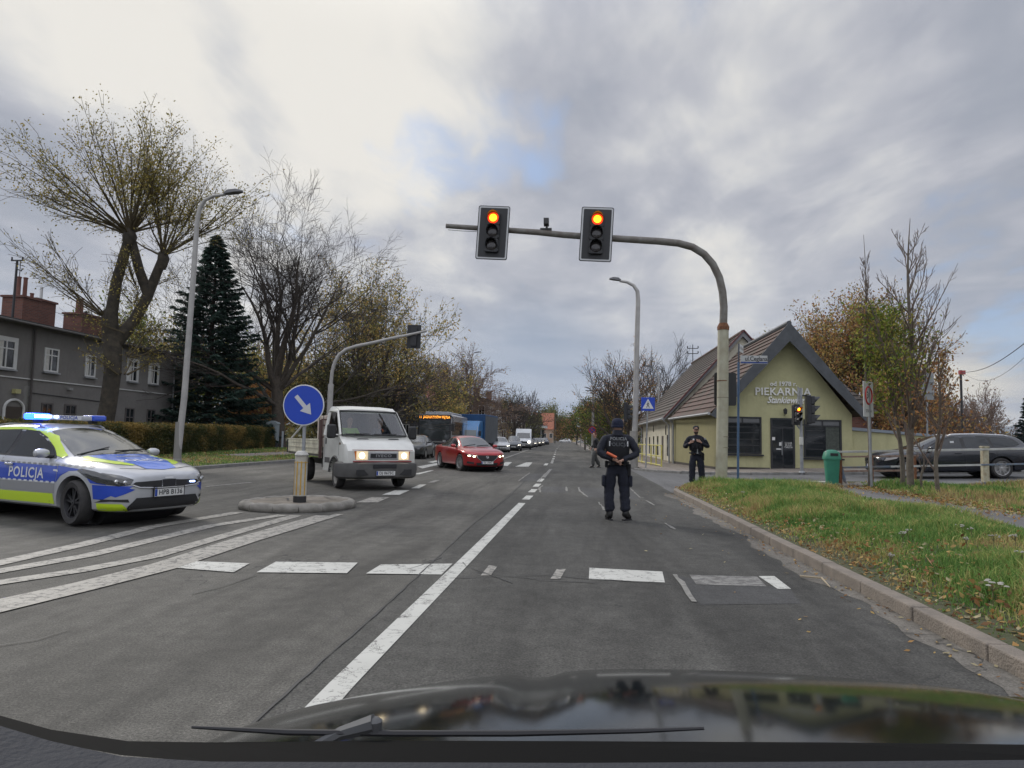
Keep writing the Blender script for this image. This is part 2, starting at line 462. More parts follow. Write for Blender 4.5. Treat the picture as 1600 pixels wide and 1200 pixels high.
EX = [7.75, 8.3, 9, 10, 12, 14, 17, 20, 30, 60, 140]
def field_z(x, y): return gz(x) + 0.08 + 0.05 * math.sin(x * 1.7 + y * .6) * (1 if x > 8 else 0) - 0.06 * max(0, min(1, (x - 9) / 3))
for t in VYt:
 for x in EX:
  y = -8 + (side_near(min(x, 30)) - 0.12 + 8) * t; v.append((x, y, field_z(x, y)))
for j in range(len(VYt) - 1):
 for i in range(len(EX) - 1):
  k = j * len(EX) + i; f.append((k, k + 1, k + len(EX) + 1, k + len(EX)))
tag(MB().add(v, f).build('grass_bank', soil, smooth=True, recalc=False), kind='structure')
# pavement in front of the bakery and ground beyond the side street
v = []; f = []
WX = [3.25, 4.2, 5.2, 6.5, 8, 10, 12, 15, 20, 60, 150]
for x in WX: v += [(x, side_far(x) + 0.14, gz(x) + 0.10), (x, 60, gz(x) + 0.10)]
for i in range(len(WX) - 1): f.append((2 * i, 2 * i + 2, 2 * i + 3, 2 * i + 1))
tag(MB().add(v, f).build('pavement', A_walk, recalc=False), kind='structure')
sheet('pavement_along_road', lambda y: (right_edge(y) + 0.14, right_edge(y) + 2.6), [60.02, 72, 85, 105, 150, 220, 320, 470], lambda x, y: 0.10, A_walk)
sheet('ground_right', lambda y: (right_edge(y) + 2.6, 400), [60.02, 85, 150, 320, 600], lambda x, y: gz(x) + 0.09, soil, nx=12)
# left side: grass verge, pavement
lef = lambda y: left_edge(y) - 0.15
def lgz(x): return 0.11 + 0.05 * min(12.0, max(0.0, -14.0 - x))
v = []; f = []
LX = [-300, -60, -26, -20, -14]
LY = [-12, 0, 10, 20, 26, 30, 36, 48, 60, 72, 85, 105, 150, 220, 320, 600]
for y in LY:
 for x in LX + [0]:
  xx = lef(y) if x == 0 else (x if x < lef(y) - .5 else lef(y) - .3); v.append((xx, y, lgz(xx) if y < 70 or xx < -14 else .11))
for j in range(len(LY) - 1):
 for i in range(5): k = j * 6 + i; f.append((k, k + 1, k + 7, k + 6))
tag(MB().add(v, f).build('ground_left', soil, recalc=False), kind='structure')
sheet('footpath_left', lambda y: (-17.2 if y < 60 else lef(y) - 2.6, -15.8 if y < 60 else lef(y) - 0.3), [32, 48, 59.99], lambda x, y: lgz(x) + .008, A_walk)
sheet('footpath_left', lambda y: (lef(y) - 2.6, lef(y) - 0.3), [60, 72, 85, 105, 150, 320], lambda x, y: 0.122, A_walk)

# kerbs: separate stones, a few millimetres out of line
kerb_m = mat('kerb_stone', (0.235, 0.20, 0.165), 0.88, c2=(0.15, 0.13, 0.11), vscale=5.0, bump=0.7, bscale=50)
kerb_g = mat('kerb_grey', (0.25, 0.245, 0.235), 0.88, c2=(0.15, 0.15, 0.14), vscale=4.0, bump=0.5, bscale=50)
rnd = random.Random(7)
def kerb(name, path, m, w=0.15, top=lambda x: 0.115, length=1.0, gap=0.012):
 mb = MB(); acc = 0.0
 pts = [Vector(p) for p in path]
 seg = [];
 for a, b in zip(pts[:-1], pts[1:]):
  L = (b - a).length; k = max(1, round(L / length))
  for i in range(k): seg.append((a.lerp(b, i / k), a.lerp(b, (i + 1) / k)))
 for a, b in seg:
  d = (b - a); L = d.length; ang = math.atan2(d.y, d.x); c = (a + b) / 2
  z = top(c.x) + rnd.uniform(-0.006, 0.006)
  n = Vector((-math.sin(ang), math.cos(ang), 0)) * rnd.uniform(-0.006, 0.006)
  mb.box((c.x + n.x, c.y + n.y, z - 0.15), (L - gap, w, 0.30), rz=ang + rnd.uniform(-0.004, 0.004))
 return struct(name, mb, m, bevel=0.014)
corner = []
for x in (2.82, 2.9, 3.1, 3.4, 3.9, 4.6, 5.4, 6.3):
 corner.append((x, side_near(x) - 0.07, 0))
kerb('kerb', [(2.815, -8, 0), (2.815, 18.7, 0)], kerb_m)
kerb('kerb_corner', [(2.82, 18.72, 0)] + corner[1:], kerb_m, top=lambda x: gz(x) + (0.11 if x < 4.2 else 0.07), length=0.6)
far_k = [(x, side_far(x) + 0.07, 0) for x in (3.0, 3.3, 3.8, 4.6, 5.6, 7, 9, 12, 15, 20, 30)]
kerb('kerb_bakery', far_k, kerb_g, top=lambda x: gz(x) + 0.105)
kerb('kerb_left', [(left_edge(y) - 0.075, y, 0) for y in (-10, 30, 36, 48, 60, 72, 85, 105, 130)], kerb_g, length=2.0)
kerb('kerb_right_far', [(right_edge(y) + 0.075, y, 0) for y in (34.2, 48, 60, 72, 85, 105, 150)], kerb_g, length=2.0)
# dusty gutter strip
sheet('gutter_dust', lambda y: (2.50 + 0.07 * math.sin(y * 1.3) + .05 * math.sin(y * 3.1) + .03 * math.sin(y * 9.1), 2.735), lin(-8, 18.5, 160), lambda x, y: 0.0065, A_dust)

marks = {}
def ribbon(mb, pts, w, z=0.0085, jit=0.0, seed=0):
 r = random.Random(seed); P = []
 pts = [Vector((p[0], p[1], 0)) for p in pts]
 if jit:
  q = []
  for a, b in zip(pts[:-1], pts[1:]):
   k = max(1, int((b - a).length / 0.18))
   for i in range(k): q.append(a.lerp(b, i / k) + Vector((r.uniform(-jit, jit), r.uniform(-jit, jit), 0)))
  pts = q + [pts[-1]]
 v = []; f = []
 for i, p in enumerate(pts):
  t = (pts[min(i + 1, len(pts) - 1)] - pts[max(i - 1, 0)]).normalized(); nn = Vector((-t.y, t.x, 0))
  ww = (w[i] if isinstance(w, list) and not jit else (w if not isinstance(w, list) else w[0])) * (1 if not jit else r.uniform(0.4, 1.5)) / 2
  v += [p + nn * ww + Vector((0, 0, z)), p - nn * ww + Vector((0, 0, z))]
 for i in range(len(pts) - 1): f.append((2 * i, 2 * i + 1, 2 * i + 3, 2 * i + 2))
 mb.add(v, f)
def pxquad(mb, q, z=0.0088, side=False):
 mb.add([atg(x, y, z) if side else at(x, y, z) for x, y in q], ((0, 1, 2, 3),))
g1, g2, g3, tr_, pt = MB(), MB(), MB(), MB(), MB()
# solid line then short dashes, then lane dashes far away
ribbon(g1, [(-1.27, -3), (-1.26, 3.84), (-1.17, 8), (-1.04, 14.75)], 0.15)
for a, b in ((15.6, 16.7), (17.7, 18.8), (19.8, 21.1), (22.2, 23.8)): ribbon(g1, [(-1.02, a), (-0.99, b)], 0.17)
ribbon(g3, [(-0.98, 24.6), (-0.93, 31.5)], 0.13)
for y in (39, 41, 43, 46, 52, 60, 70, 82, 96, 112, 130, 150, 175): ribbon(g1, [(-1.02 + shift(y), y), (-1.02 + shift(y + 1.5), y + (1.0 if y < 44 else 3.0))], 0.15)
for q, mb in (([(262, 886), (285, 876), (390, 880), (365, 894)], g1), ([(401, 894), (431, 877.5), (559, 879), (542, 895.5)], g1), ([(572, 896), (595, 882), (707, 880.5), (690, 897.5)], g1),
              ([(751, 899), (764, 883), (777, 885), (767, 899)], g2), ([(860, 904), (870, 889), (884, 889), (875, 905)], g2), ([(920, 905), (921, 887), (1035, 893), (1039, 910)], g1),
              ([(1077, 898), (1183, 901), (1198, 916), (1088, 913)], g3), ([(1185, 900), (1210, 900), (1236, 920), (1215, 920)], g1)):
 pxquad(mb, q)
# hatched area running up to the island
for pts, w, mb in (([(0, 880), (130, 851), (240, 823), (372, 801)], 0.24, g2), ([(0, 893), (140, 868), (330, 822), (442, 805)], 0.22, g2),
                   ([(0, 911), (120, 893), (240, 870), (350, 838), (462, 806)], 0.22, g2), ([(0, 943), (130, 914), (250, 884), (380, 842), (505, 806)], 0.24, g2),
                   ([(0, 954), (140, 920), (262, 889), (392, 846), (530, 804)], 0.16, g2)):
 ps = [at(x, y) for x, y in pts]; d = (ps[0] - ps[1]).normalized(); ps = [ps[0] + d * 3] + ps
 hz_ = globals().setdefault('hzl', [0.0064]); hz_[0] += .0005; ribbon(mb, ps, w, hz_[0])
# dashes and the far crossing
for q, mb in (([(597, 773), (617, 766), (640, 766), (624, 773)], g1), ([(642, 763), (656, 757), (666, 757), (655, 763)], g1), ([(556, 785), (580, 777), (608, 777), (590, 785)], g2),               ([(668, 754), (680, 750), (688, 750), (678, 754)], g3), ([(645, 741), (672, 735), (678, 735), (655, 741)], g1), ([(652, 729), (690, 722), (694, 724), (660, 732)], g1),
              ([(668, 722), (700, 716), (704, 717), (676, 723)], g1),
              ([(805, 729), (822, 722.5), (832, 722.5), (826, 729)], g1), ([(782, 727), (790, 722), (800, 722), (793, 728)], g1), ([(849, 727), (852, 724), (857, 724), (855, 727)], g1)):
 pxquad(mb, q)
ribbon(g2, [(-4.25, 36), (-4.45, 44), (-4.75, 60), (-5.3, 90), (-6.2, 150)], 0.16)
ribbon(g1, [(-6.1, 37), (-7.3, 41)], 0.3)
ribbon(g2, [(-12.0, 14.5), (-11.3, 20)], 0.15); ribbon(g3, [(-9.2, 16.6), (-8.9, 18.5)], 0.15)
# side street: stop line, dividing line
for q in ([(1006, 733), (1040, 733), (1040, 735), (1006, 735)],): pxquad(g1, q, 0.012)
P_side = MB()
v0 = [atg(px, py, 0.012) for px, py in ((1205, 757), (1290, 761), (1290, 763), (1205, 759))]
P_side.add(v0, ((0, 1, 2, 3),))
v0 = [atg(px, py, 0.012) for px, py in ((1120, 749.5), (1300, 752), (1300, 753.4), (1120, 750.6))]
P_side.add(v0, ((0, 1, 2, 3),))
tag(P_side.build('side_street_marking', P_good, recalc=False), kind='structure')
tag(g1.build('road_marking', P_good, recalc=False), kind='structure')
tag(g2.build('road_marking_worn', P_worn, recalc=False), kind='structure')
tag(g3.build('road_marking_faint', P_faint, recalc=False), kind='structure')
# patches and cracks
for q in ([(1057, 900), (1235, 920), (1252, 943), (1095, 945)], [(905, 762), (985, 764), (1000, 780), (918, 777)], [(848, 760), (884, 761), (888, 770), (846, 769)],
          [(828, 740), (853, 740), (842, 752), (812, 752)]):
 pxquad(pt, q, 0.0062)
tag(pt.build('road_patch', A_patch, recalc=False), kind='structure')
ribbon(tr_, [(-1.53, -2), (-1.50, 6), (-1.56, 11), (-1.46, 16), (-1.5, 24)], 0.014, 0.0105, 0.008, 3)
for k, pl in enumerate(([(700, 905), (760, 903), (850, 900), (950, 908), (1060, 915)], [(745, 896), (850, 908), (930, 912)], [(720, 880), (745, 893), (800, 912)],
  [(700, 806), (760, 803), (800, 812)], [(870, 812), (950, 815), (1030, 818)], [(1010, 806), (1050, 822), (1100, 828)], [(930, 790), (990, 786), (1040, 792)],
  [(0, 1010), (60, 1000), (110, 985)], [(300, 930), (350, 918), (400, 900)], [(1020, 825), (1100, 827), (1130, 828)], [(650, 760), (720, 758), (790, 764)],
  [(640, 890), (668, 880), (690, 872)], [(590, 700 + 60), (640, 757), (700, 748)])):
 ribbon(tr_, [at(x, y) for x, y in pl], 0.012, 0.0107, 0.02, k)
tag(tr_.build('road_crack_seal', tar, recalc=False), kind='structure')
lc = MB()
for k, pl in enumerate(([(904, 762), (906, 768), (918, 777)], [(845, 770), (842, 764), (848, 759)], [(884, 761), (886, 768)], [(985, 764), (1000, 778), (1006, 778)], [(810, 752), (828, 739)],
      [(842, 752), (852, 740)], [(1038, 818), (1055, 828)], [(1056, 899), (1075, 930), (1085, 942)], [(935, 785), (945, 798)], [(1010, 783), (1022, 790)])):
 ribbon(lc, [at(x, y) for x, y in pl], 0.045, 0.0118, 0.012, k + 50)
tag(lc.build('road_joint_filler', mat('filler', (0.19, 0.185, 0.17), 0.8, var=0.4, vscale=14), recalc=False), kind='structure')

# ---------------------------------------------------------------- grass and leaves (numpy built)
def attr_mat(name, rough=0.75, sss=0.0, transl=0.35):
 m = bpy.data.materials.new(name); m.use_nodes = True
 n = m.node_tree.nodes; l = m.node_tree.links; b = n['Principled BSDF']
 a = n.new('ShaderNodeAttribute'); a.attribute_name = 'Col'
 l.new(a.outputs['Color'], b.inputs['Base Color']); b.inputs['Roughness'].default_value = rough; b.inputs['Specular IOR Level'].default_value = 0.25
 if transl:
  t = n.new('ShaderNodeBsdfTranslucent'); l.new(a.outputs['Color'], t.inputs[0])
  mx = n.new('ShaderNodeMixShader'); mx.inputs[0].default_value = transl
  l.new(b.outputs[0], mx.inputs[1]); l.new(t.outputs[0], mx.inputs[2]); l.new(mx.outputs[0], n['Material Output'].inputs[0])
 return m
GRASS = attr_mat('grass_blades')
LEAF = attr_mat('leaves')
def npmesh(name, V, F, C, m, parent=None, smooth=False):
 """V (n,3), F (k,4) quads or (k,3), C per-vertex colour (n,3)"""
 me = bpy.data.meshes.new(name); k = F.shape[1]
 me.vertices.add(len(V)); me.vertices.foreach_set('co', V.astype(np.float32).ravel())
 me.loops.add(F.size); me.loops.foreach_set('vertex_index', F.astype(np.int32).ravel())
 me.polygons.add(len(F)); me.polygons.foreach_set('loop_start', np.arange(0, F.size, k, dtype=np.int32))
 try: me.polygons.foreach_set('loop_total', np.full(len(F), k, dtype=np.int32))
 except Exception: pass
 me.update(calc_edges=True)
 if C is not None:
  at_ = me.color_attributes.new('Col', 'FLOAT_COLOR', 'POINT')
  c4 = np.ones((len(V), 4), np.float32); c4[:, :3] = C; at_.data.foreach_set('color', c4.ravel())
 if smooth: me.polygons.foreach_set('use_smooth', [True] * len(F))
 o = bpy.data.objects.new(name, me); col.objects.link(o); me.materials.append(m)
 if parent is not None: o.parent = parent
 return o
def blades(name, X, Y, Z, H, W, cols, seed=1, lean=0.6):
 r = np.random.RandomState(seed); n = len(X)
 a = r.uniform(0, 2 * PI, n); ld = r.uniform(0, 2 * PI, n); le = H * r.uniform(0.1, lean, n)
 wx, wy = np.cos(a) * W, np.sin(a) * W; lx, ly = np.cos(ld) * le, np.sin(ld) * le
 V = np.zeros((n, 5, 3)); b = np.stack([X, Y, Z], 1); w = np.stack([wx, wy, 0 * wx], 1)
 mid = b + np.stack([lx * 0.3, ly * 0.3, H * 0.6], 1); tip = b + np.stack([lx, ly, H * (1 - 0.25 * (le / H))], 1)
 V[:, 0] = b - w; V[:, 1] = b + w; V[:, 2] = mid - w * 0.75; V[:, 3] = mid + w * 0.75; V[:, 4] = tip
 o = (np.arange(n) * 5)[:, None]
 F = np.concatenate([o + np.array([[0, 1, 3]]), o + np.array([[0, 3, 2]]), o + np.array([[2, 3, 4]])], 0)
 C = np.repeat(cols, 5, 0)
 return npmesh(name, V.reshape(-1, 3), F, C, GRASS)
def gcols(r, X, Y, dry):
 """natural blade colour: fresh green, yellow-green, straw"""
 pal = np.array([(0.075, 0.145, 0.035), (0.115, 0.20, 0.05), (0.17, 0.225, 0.06), (0.33, 0.29, 0.12), (0.25, 0.18, 0.085)])
 nz = np.array([mnoise.noise(Vector((x * 0.55, y * 0.35, 3.1))) for x, y in zip(X, Y)])
 nz2 = np.array([mnoise.noise(Vector((x * 2.1, y * 2.1, 8.1))) for x, y in zip(X, Y)])
 t = np.clip(0.40 + nz * 0.9 + nz2 * 0.7 + dry + r.normal(0, 0.22, len(X)), 0, 0.999) * 4
 i = t.astype(int); f = (t - i)[:, None]
 return (pal[i] * (1 - f) + pal[np.minimum(i + 1, 4)] * f) * r.uniform(1.0, 1.7, len(X))[:, None]
r = np.random.RandomState(5)
# main verge: density falls with distance
n = 90000
Y = 2.2 + (20.6 - 2.2) * r.power(0.75, n) ** 1.15; X = 2.9 + 3.5 * r.uniform(0, 1, n)
mk = (Y < np.array([vy_end(x) for x in X]) - 0.02) & (r.uniform(0, 1, n) < np.clip((X - 2.84) * 2.2, .12, 1) )
X, Y = X[mk], Y[mk]; n = len(X)
Z = np.array([verge_z(x, y) for x, y in zip(X, Y)]) - 0.01
nzh = np.array([mnoise.noise(Vector((x * 1.3, y * 1.3, 0))) for x, y in zip(X, Y)])
edge = np.clip((X - 2.85) / 0.7, 0.25, 1)
H = (0.115 + 0.08 * nzh + r.uniform(0, 0.09, n)) * edge * np.clip(0.75 + Y / 45, 0.7, 1.1) * np.clip(1 + 1.2 * np.array([mnoise.noise(Vector((x * .6, y * .45, 4))) for x, y in zip(X, Y)]), .45, 1.7); H = np.clip(H, 0.02, 0.45)
W = 0.0032 + 0.00035 * Y
dry = np.where(X < 3.3, 0.25, -0.04) + np.where((X > 4.3) & (X < 5.6) & (Y < 8.5), 0.17, 0)
cols = gcols(r, X, Y, dry)
tag(blades('verge_grass', X, Y, Z, H, W, cols, 11, 0.9), kind='stuff')
# bank beyond the path
n = 40000
X = 7.6 + 11 * r.power(1.0, n); Y = 5 + 15.2 * r.uniform(0, 1, n)
mk = (Y < np.array([side_near(x) - .3 for x in X])) & (X / Y < 1.05); X, Y = X[mk], Y[mk]; n = len(X)
Z = np.array([field_z(x, y) for x, y in zip(X, Y)]) - 0.01
nzh = np.array([mnoise.noise(Vector((x * .8, y * .8, 5))) for x, y in zip(X, Y)])
H = np.clip(0.12 + 0.10 * nzh + r.uniform(0, 0.09, n), 0.03, 0.4) * np.clip((X - 7.4) / .9, .3, 1)
cols = gcols(r, X, Y, 0.12)
tag(blades('bank_grass', X, Y, Z, H, 0.004 + 0.0005 * Y, cols, 12, 0.9), kind='stuff')
# left verge between kerb and hedge
n = 42000
Y = 19 + 42 * r.uniform(0, 1, n); X = -13.9 - 9.5 * r.uniform(0, 1, n)
mk = ~((X > -17.2) & (X < -15.8) & (Y > 32)); X, Y = X[mk], Y[mk]; n = len(X)
H = np.clip(0.05 + r.uniform(0, 0.07, n), 0.03, 0.2); cols = gcols(r, X * .5, Y * .5, 0.05)
tag(blades('verge_grass_left', X, Y, np.array([lgz(x) for x in X]) - .01, H, np.full(n, 0.022), cols, 13, 0.9), kind='stuff')
n = 3000
X = 3.4 + 3 * r.uniform(0, 1, n); Y = 34 + 14 * r.uniform(0, 1, n);
def leaves(name, X, Y, Z, S, seed=3, pal=((0.33, 0.19, 0.07), (0.24, 0.12, 0.045), (0.42, 0.29, 0.11), (0.16, 0.085, 0.04), (0.38, 0.33, 0.2)), parent=None, flat=0.5, m=None):
 r = np.random.RandomState(seed); n = len(X)
 a = r.uniform(0, 2 * PI, n); u = np.stack([np.cos(a), np.sin(a), r.normal(0, flat, n)], 1); u /= np.linalg.norm(u, axis=1)[:, None]
 w = np.cross(u, r.normal(0, flat, (n, 3)) + np.array([0, 0, 1])); w /= np.linalg.norm(w, axis=1)[:, None] + 1e-9
 c = np.stack([X, Y, Z], 1); s = S[:, None]
 V = np.stack([c - u * s, c + w * s * 0.55 + u * s * .1, c + u * s, c - w * s * 0.55 + u * s * .1], 1)
 F = (np.arange(n) * 4)[:, None] + np.arange(4)[None]
 pal = np.array(pal); C = pal[r.randint(0, len(pal), n)] * r.uniform(0.75, 1.25, n)[:, None]
 return npmesh(name, V.reshape(-1, 3), F, np.repeat(C, 4, 0), m or LEAF, parent)
n = 5200
t = r.power(0.6, n); Y = 3 + 17 * t; X = 2.93 + np.abs(r.normal(0, 0.6, n)) * np.where(r.uniform(0, 1, n) < .2, 4, 1); mk = (X < 6.2); X, Y = X[mk], Y[mk]
Z = np.array([verge_z(x, y) for x, y in zip(X, Y)]) + r.uniform(0.0, 0.10, len(X)) * np.clip((X - 2.9) * 2, 0.1, 1)
tag(leaves('fallen_leaves', X, Y, Z, r.uniform(0.014, 0.040, len(X)), 4), kind='stuff')
n = 2600
Y = 6 + 14.5 * r.uniform(0, 1, n); X = 7.7 + r.normal(0, 0.28, n); Z = np.array([gz(x) for x in X]) + 0.11 + r.uniform(0, .03, n)
mk = Y < 20.5; tag(leaves('path_edge_leaves', X[mk], Y[mk], Z[mk], r.uniform(0.02, 0.045, n)[mk], 5), kind='stuff')
n = 420
Y = 3 + 16 * r.power(.7, n); X = 2.72 - np.abs(r.normal(0, .13, n)) * np.where(r.uniform(0, 1, n) < .12, 6, 1)
tag(leaves('gutter_leaves', X, Y, np.full(n, .016), r.uniform(.010, .028, n), 14, flat=.25), kind='stuff')
n = 900
Y = 20 + 36 * r.uniform(0, 1, n); X = -13.9 - 6 * r.uniform(0, 1, n)
tag(leaves('fallen_leaves_left', X, Y, np.array([lgz(x) for x in X]) + .09, r.uniform(0.03, 0.07, n), 6), kind='stuff')
# white yarrow heads standing in the verge
def yarrow(px, py, z, s=1.0, lab=''):
 p = at(px, py, z); base = verge_z(p.x, p.y) if p.x < 6.3 else field_z(p.x, p.y)
 t = thing('yarrow', lab, 'wildflower', (p.x, p.y, base), 0, 'white umbels standing in the verge grass')
 h = p.z - base; rr = random.Random(int(px))
 st = MB(); st.tube([(0, 0, 0), (0.01, 0.01, h * .6), (0, 0, h - 0.03)], 0.004, 5)
 fl = MB()
 for i in range(9):
  a = rr.uniform(0, 6.3); q = rr.uniform(0, 0.05 * s); x, y = math.cos(a) * q, math.sin(a) * q
  st.tube([(0, 0, h - 0.05), (x, y, h)], 0.002, 4)
  fl.lathe([(0.002, h), (0.010 * s, h + 0.004), (0.008 * s, h + 0.009), (0.001, h + 0.013)], (x, y, rr.uniform(-.012, .012)), 7)
 st.build('stem', mat('stem', (0.12, 0.11, 0.05), 0.8), t)
 fl.build('flower_head', mat('yarrow_white', (0.30, 0.29, 0.25), 0.8, var=0.2, vscale=60), t)
for k, (px, py, s, lab) in enumerate(((1503, 822, 1.3, 'white umbel at the path edge, tallest of the cluster right of the saplings'), (1517, 826, 1.0, 'white umbel just right of the tallest one at the path edge'),
  (1410, 833, 1.1, 'white umbel in mid verge below the railing post'), (1418, 829, 0.9, 'small white umbel touching the one in mid verge'), (1552, 838, 1.2, 'white umbel by the path near the right image edge'),
  (1586, 838, 1.2, 'white umbel above the path at the far right'), (1160, 769, 0.9, 'small white umbel in front of the blue street name post'), (1240, 765, .9, 'small white umbel at the back of the verge before the signal post'),
  (1392, 868, .8, 'low white umbel in the middle of the green verge'), (1597, 864, 1.1, 'white umbel cut by the right image edge'), (1550, 912, 2.1, 'large whitish umbel cluster low in the near verge'), (1510, 842, .9, 'small white umbel below the path edge cluster'))):
 yarrow(px, py, 0.42 if py < 900 else 0.34, s, lab)
# a fallen twig in the gutter
tw = MB(); tw.tube([at(1250, 900, .03), at(1284, 903, .035), at(1297, 917, .03)], [0.012, 0.01, 0.005], 6)
tag(tw.build('fallen_twig', mat('twig_dry', (0.35, 0.29, 0.20), 0.9)), 'pale dry twig lying in the gutter against the kerb', 'twig')
p = at(1452, 876, 0.3); lf = leaves('fallen_leaf', np.array([p.x]), np.array([p.y]), np.array([p.z]), np.array([0.06]), 8, pal=((0.50, 0.30, 0.17),), flat=.9)
tag(lf, 'large orange-brown leaf caught upright in the verge grass', 'leaf')
# ================================================================ buildings
def brick_mat(name, c1, c2, mortar, scale=1.0, axis='XZ'):
 m = bpy.data.materials.new(name); m.use_nodes = True
 n = m.node_tree.nodes; l = m.node_tree.links; b = n['Principled BSDF']
 tc = n.new('ShaderNodeTexCoord'); g = n.new('ShaderNodeNewGeometry')
 sp = n.new('ShaderNodeSeparateXYZ'); l.new(tc.outputs['Object'], sp.inputs[0])
 ns = n.new('ShaderNodeSeparateXYZ'); l.new(g.outputs['Normal'], ns.inputs[0])
 ab = n.new('ShaderNodeMath'); ab.operation = 'ABSOLUTE'; l.new(ns.outputs[0], ab.inputs[0])
 gt = n.new('ShaderNodeMath'); gt.operation = 'GREATER_THAN'; l.new(ab.outputs[0], gt.inputs[0]); gt.inputs[1].default_value = 0.7
 u = n.new('ShaderNodeMix'); l.new(gt.outputs[0], u.inputs[0]); l.new(sp.outputs[0], u.inputs[2]); l.new(sp.outputs[1], u.inputs[3])
 cb = n.new('ShaderNodeCombineXYZ'); l.new(u.outputs[0], cb.inputs[0]); l.new(sp.outputs[2], cb.inputs[1])
 bk = n.new('ShaderNodeTexBrick'); l.new(cb.outputs[0], bk.inputs[0])
 bk.inputs['Color1'].default_value = c1 + (1,); bk.inputs['Color2'].default_value = c2 + (1,); bk.inputs['Mortar'].default_value = mortar + (1,)
 bk.inputs['Scale'].default_value = 1.0; bk.inputs['Brick Width'].default_value = 0.26 * scale; bk.inputs['Row Height'].default_value = 0.08 * scale
 bk.inputs['Mortar Size'].default_value = 0.008 * scale
 l.new(bk.outputs[0], b.inputs['Base Color']); b.inputs['Roughness'].default_value = 0.9
 return m
def plaster(name, c, stain=(0.12, 0.11, 0.09), amt=0.35, bump=0.25):
 """plaster with vertical runs and damp patches"""
 m = bpy.data.materials.new(name); m.use_nodes = True
 n = m.node_tree.nodes; l = m.node_tree.links; b = n['Principled BSDF']
 tc = n.new('ShaderNodeTexCoord').outputs['Object']
 def ns(sc3, s, det=6):
  mp = n.new('ShaderNodeMapping'); mp.inputs['Scale'].default_value = sc3; l.new(tc, mp.inputs[0])
  t = n.new('ShaderNodeTexNoise'); t.inputs['Scale'].default_value = s; t.inputs['Detail'].default_value = det; t.inputs['Roughness'].default_value = 0.65
  l.new(mp.outputs[0], t.inputs['Vector']); return t.outputs['Fac']
 def mr(v, a, b_, c_=0.0, d=1.0):
  q = n.new('ShaderNodeMapRange'); l.new(v, q.inputs[0])
  for i, x in enumerate((a, b_, c_, d)): q.inputs[i + 1].default_value = x
  return q.outputs[0]
 a = mr(ns((1, 1, 0.18), 2.2), 0.5, 0.75, 0, amt); b2 = mr(ns((1, 1, 1), 0.7), 0.45, 0.75, 0, amt)
 mxx = n.new('ShaderNodeMath'); mxx.operation = 'MAXIMUM'; l.new(a, mxx.inputs[0]); l.new(b2, mxx.inputs[1])
 m0 = n.new('ShaderNodeMix'); m0.data_type = 'RGBA'; l.new(ns((1, 1, 1), 6.0), m0.inputs[0])
 m0.inputs[6].default_value = tuple(x * 0.86 for x in c) + (1,); m0.inputs[7].default_value = tuple(min(1, x * 1.12) for x in c) + (1,)
 m1 = n.new('ShaderNodeMix'); m1.data_type = 'RGBA'; l.new(mxx.outputs[0], m1.inputs[0]); l.new(m0.outputs[2], m1.inputs[6]); m1.inputs[7].default_value = stain + (1,)
 l.new(m1.outputs[2], b.inputs['Base Color']); b.inputs['Roughness'].default_value = 0.92
 bp = n.new('ShaderNodeBump'); bp.inputs['Strength'].default_value = bump; bp.inputs['Distance'].default_value = 0.02
 l.new(ns((1, 1, 1), 40.0, 4), bp.inputs['Height']); l.new(bp.outputs[0], b.inputs['Normal'])
 return m
brick_red = brick_mat('brick_red', (0.17, 0.068, 0.048), (0.115, 0.047, 0.037), (0.12, 0.10, 0.085))
grey_pl = plaster('grey_plaster', (0.20, 0.19, 0.178), (0.11, 0.10, 0.095), 0.5)
yel_pl = plaster('yellow_plaster', (0.43, 0.415, 0.235), (0.26, 0.25, 0.15), 0.5, 0.2)
yel_pl_shade = plaster('yellow_plaster_shaded', (0.27, 0.25, 0.13), (0.17, 0.155, 0.09), 0.4, 0.15)  # darker copy of the yellow plaster, shade of the side wall in its colour
white_pl = plaster('whitewash', (0.60, 0.57, 0.46), (0.28, 0.25, 0.19), 0.7)
brown_pl = plaster('brown_plaster', (0.24, 0.19, 0.14), (0.12, 0.10, 0.08), 0.5)
glass_d = mat('window_glass', (0.018, 0.021, 0.024), 0.06, spec=0.8)
white_f = mat('white_frame', (0.62, 0.62, 0.60), 0.5, var=0.08, vscale=3)
dark_f = mat('dark_frame', (0.022, 0.023, 0.026), 0.45)
slate = mat('slate_board', (0.060, 0.066, 0.074), 0.55, var=0.25, vscale=3.0)
zinc = mat('zinc', (0.36, 0.37, 0.38), 0.42, metal=0.6, var=0.15, vscale=3)
curtain = mat('curtain', (0.55, 0.54, 0.5), 0.9, var=0.15, vscale=9)
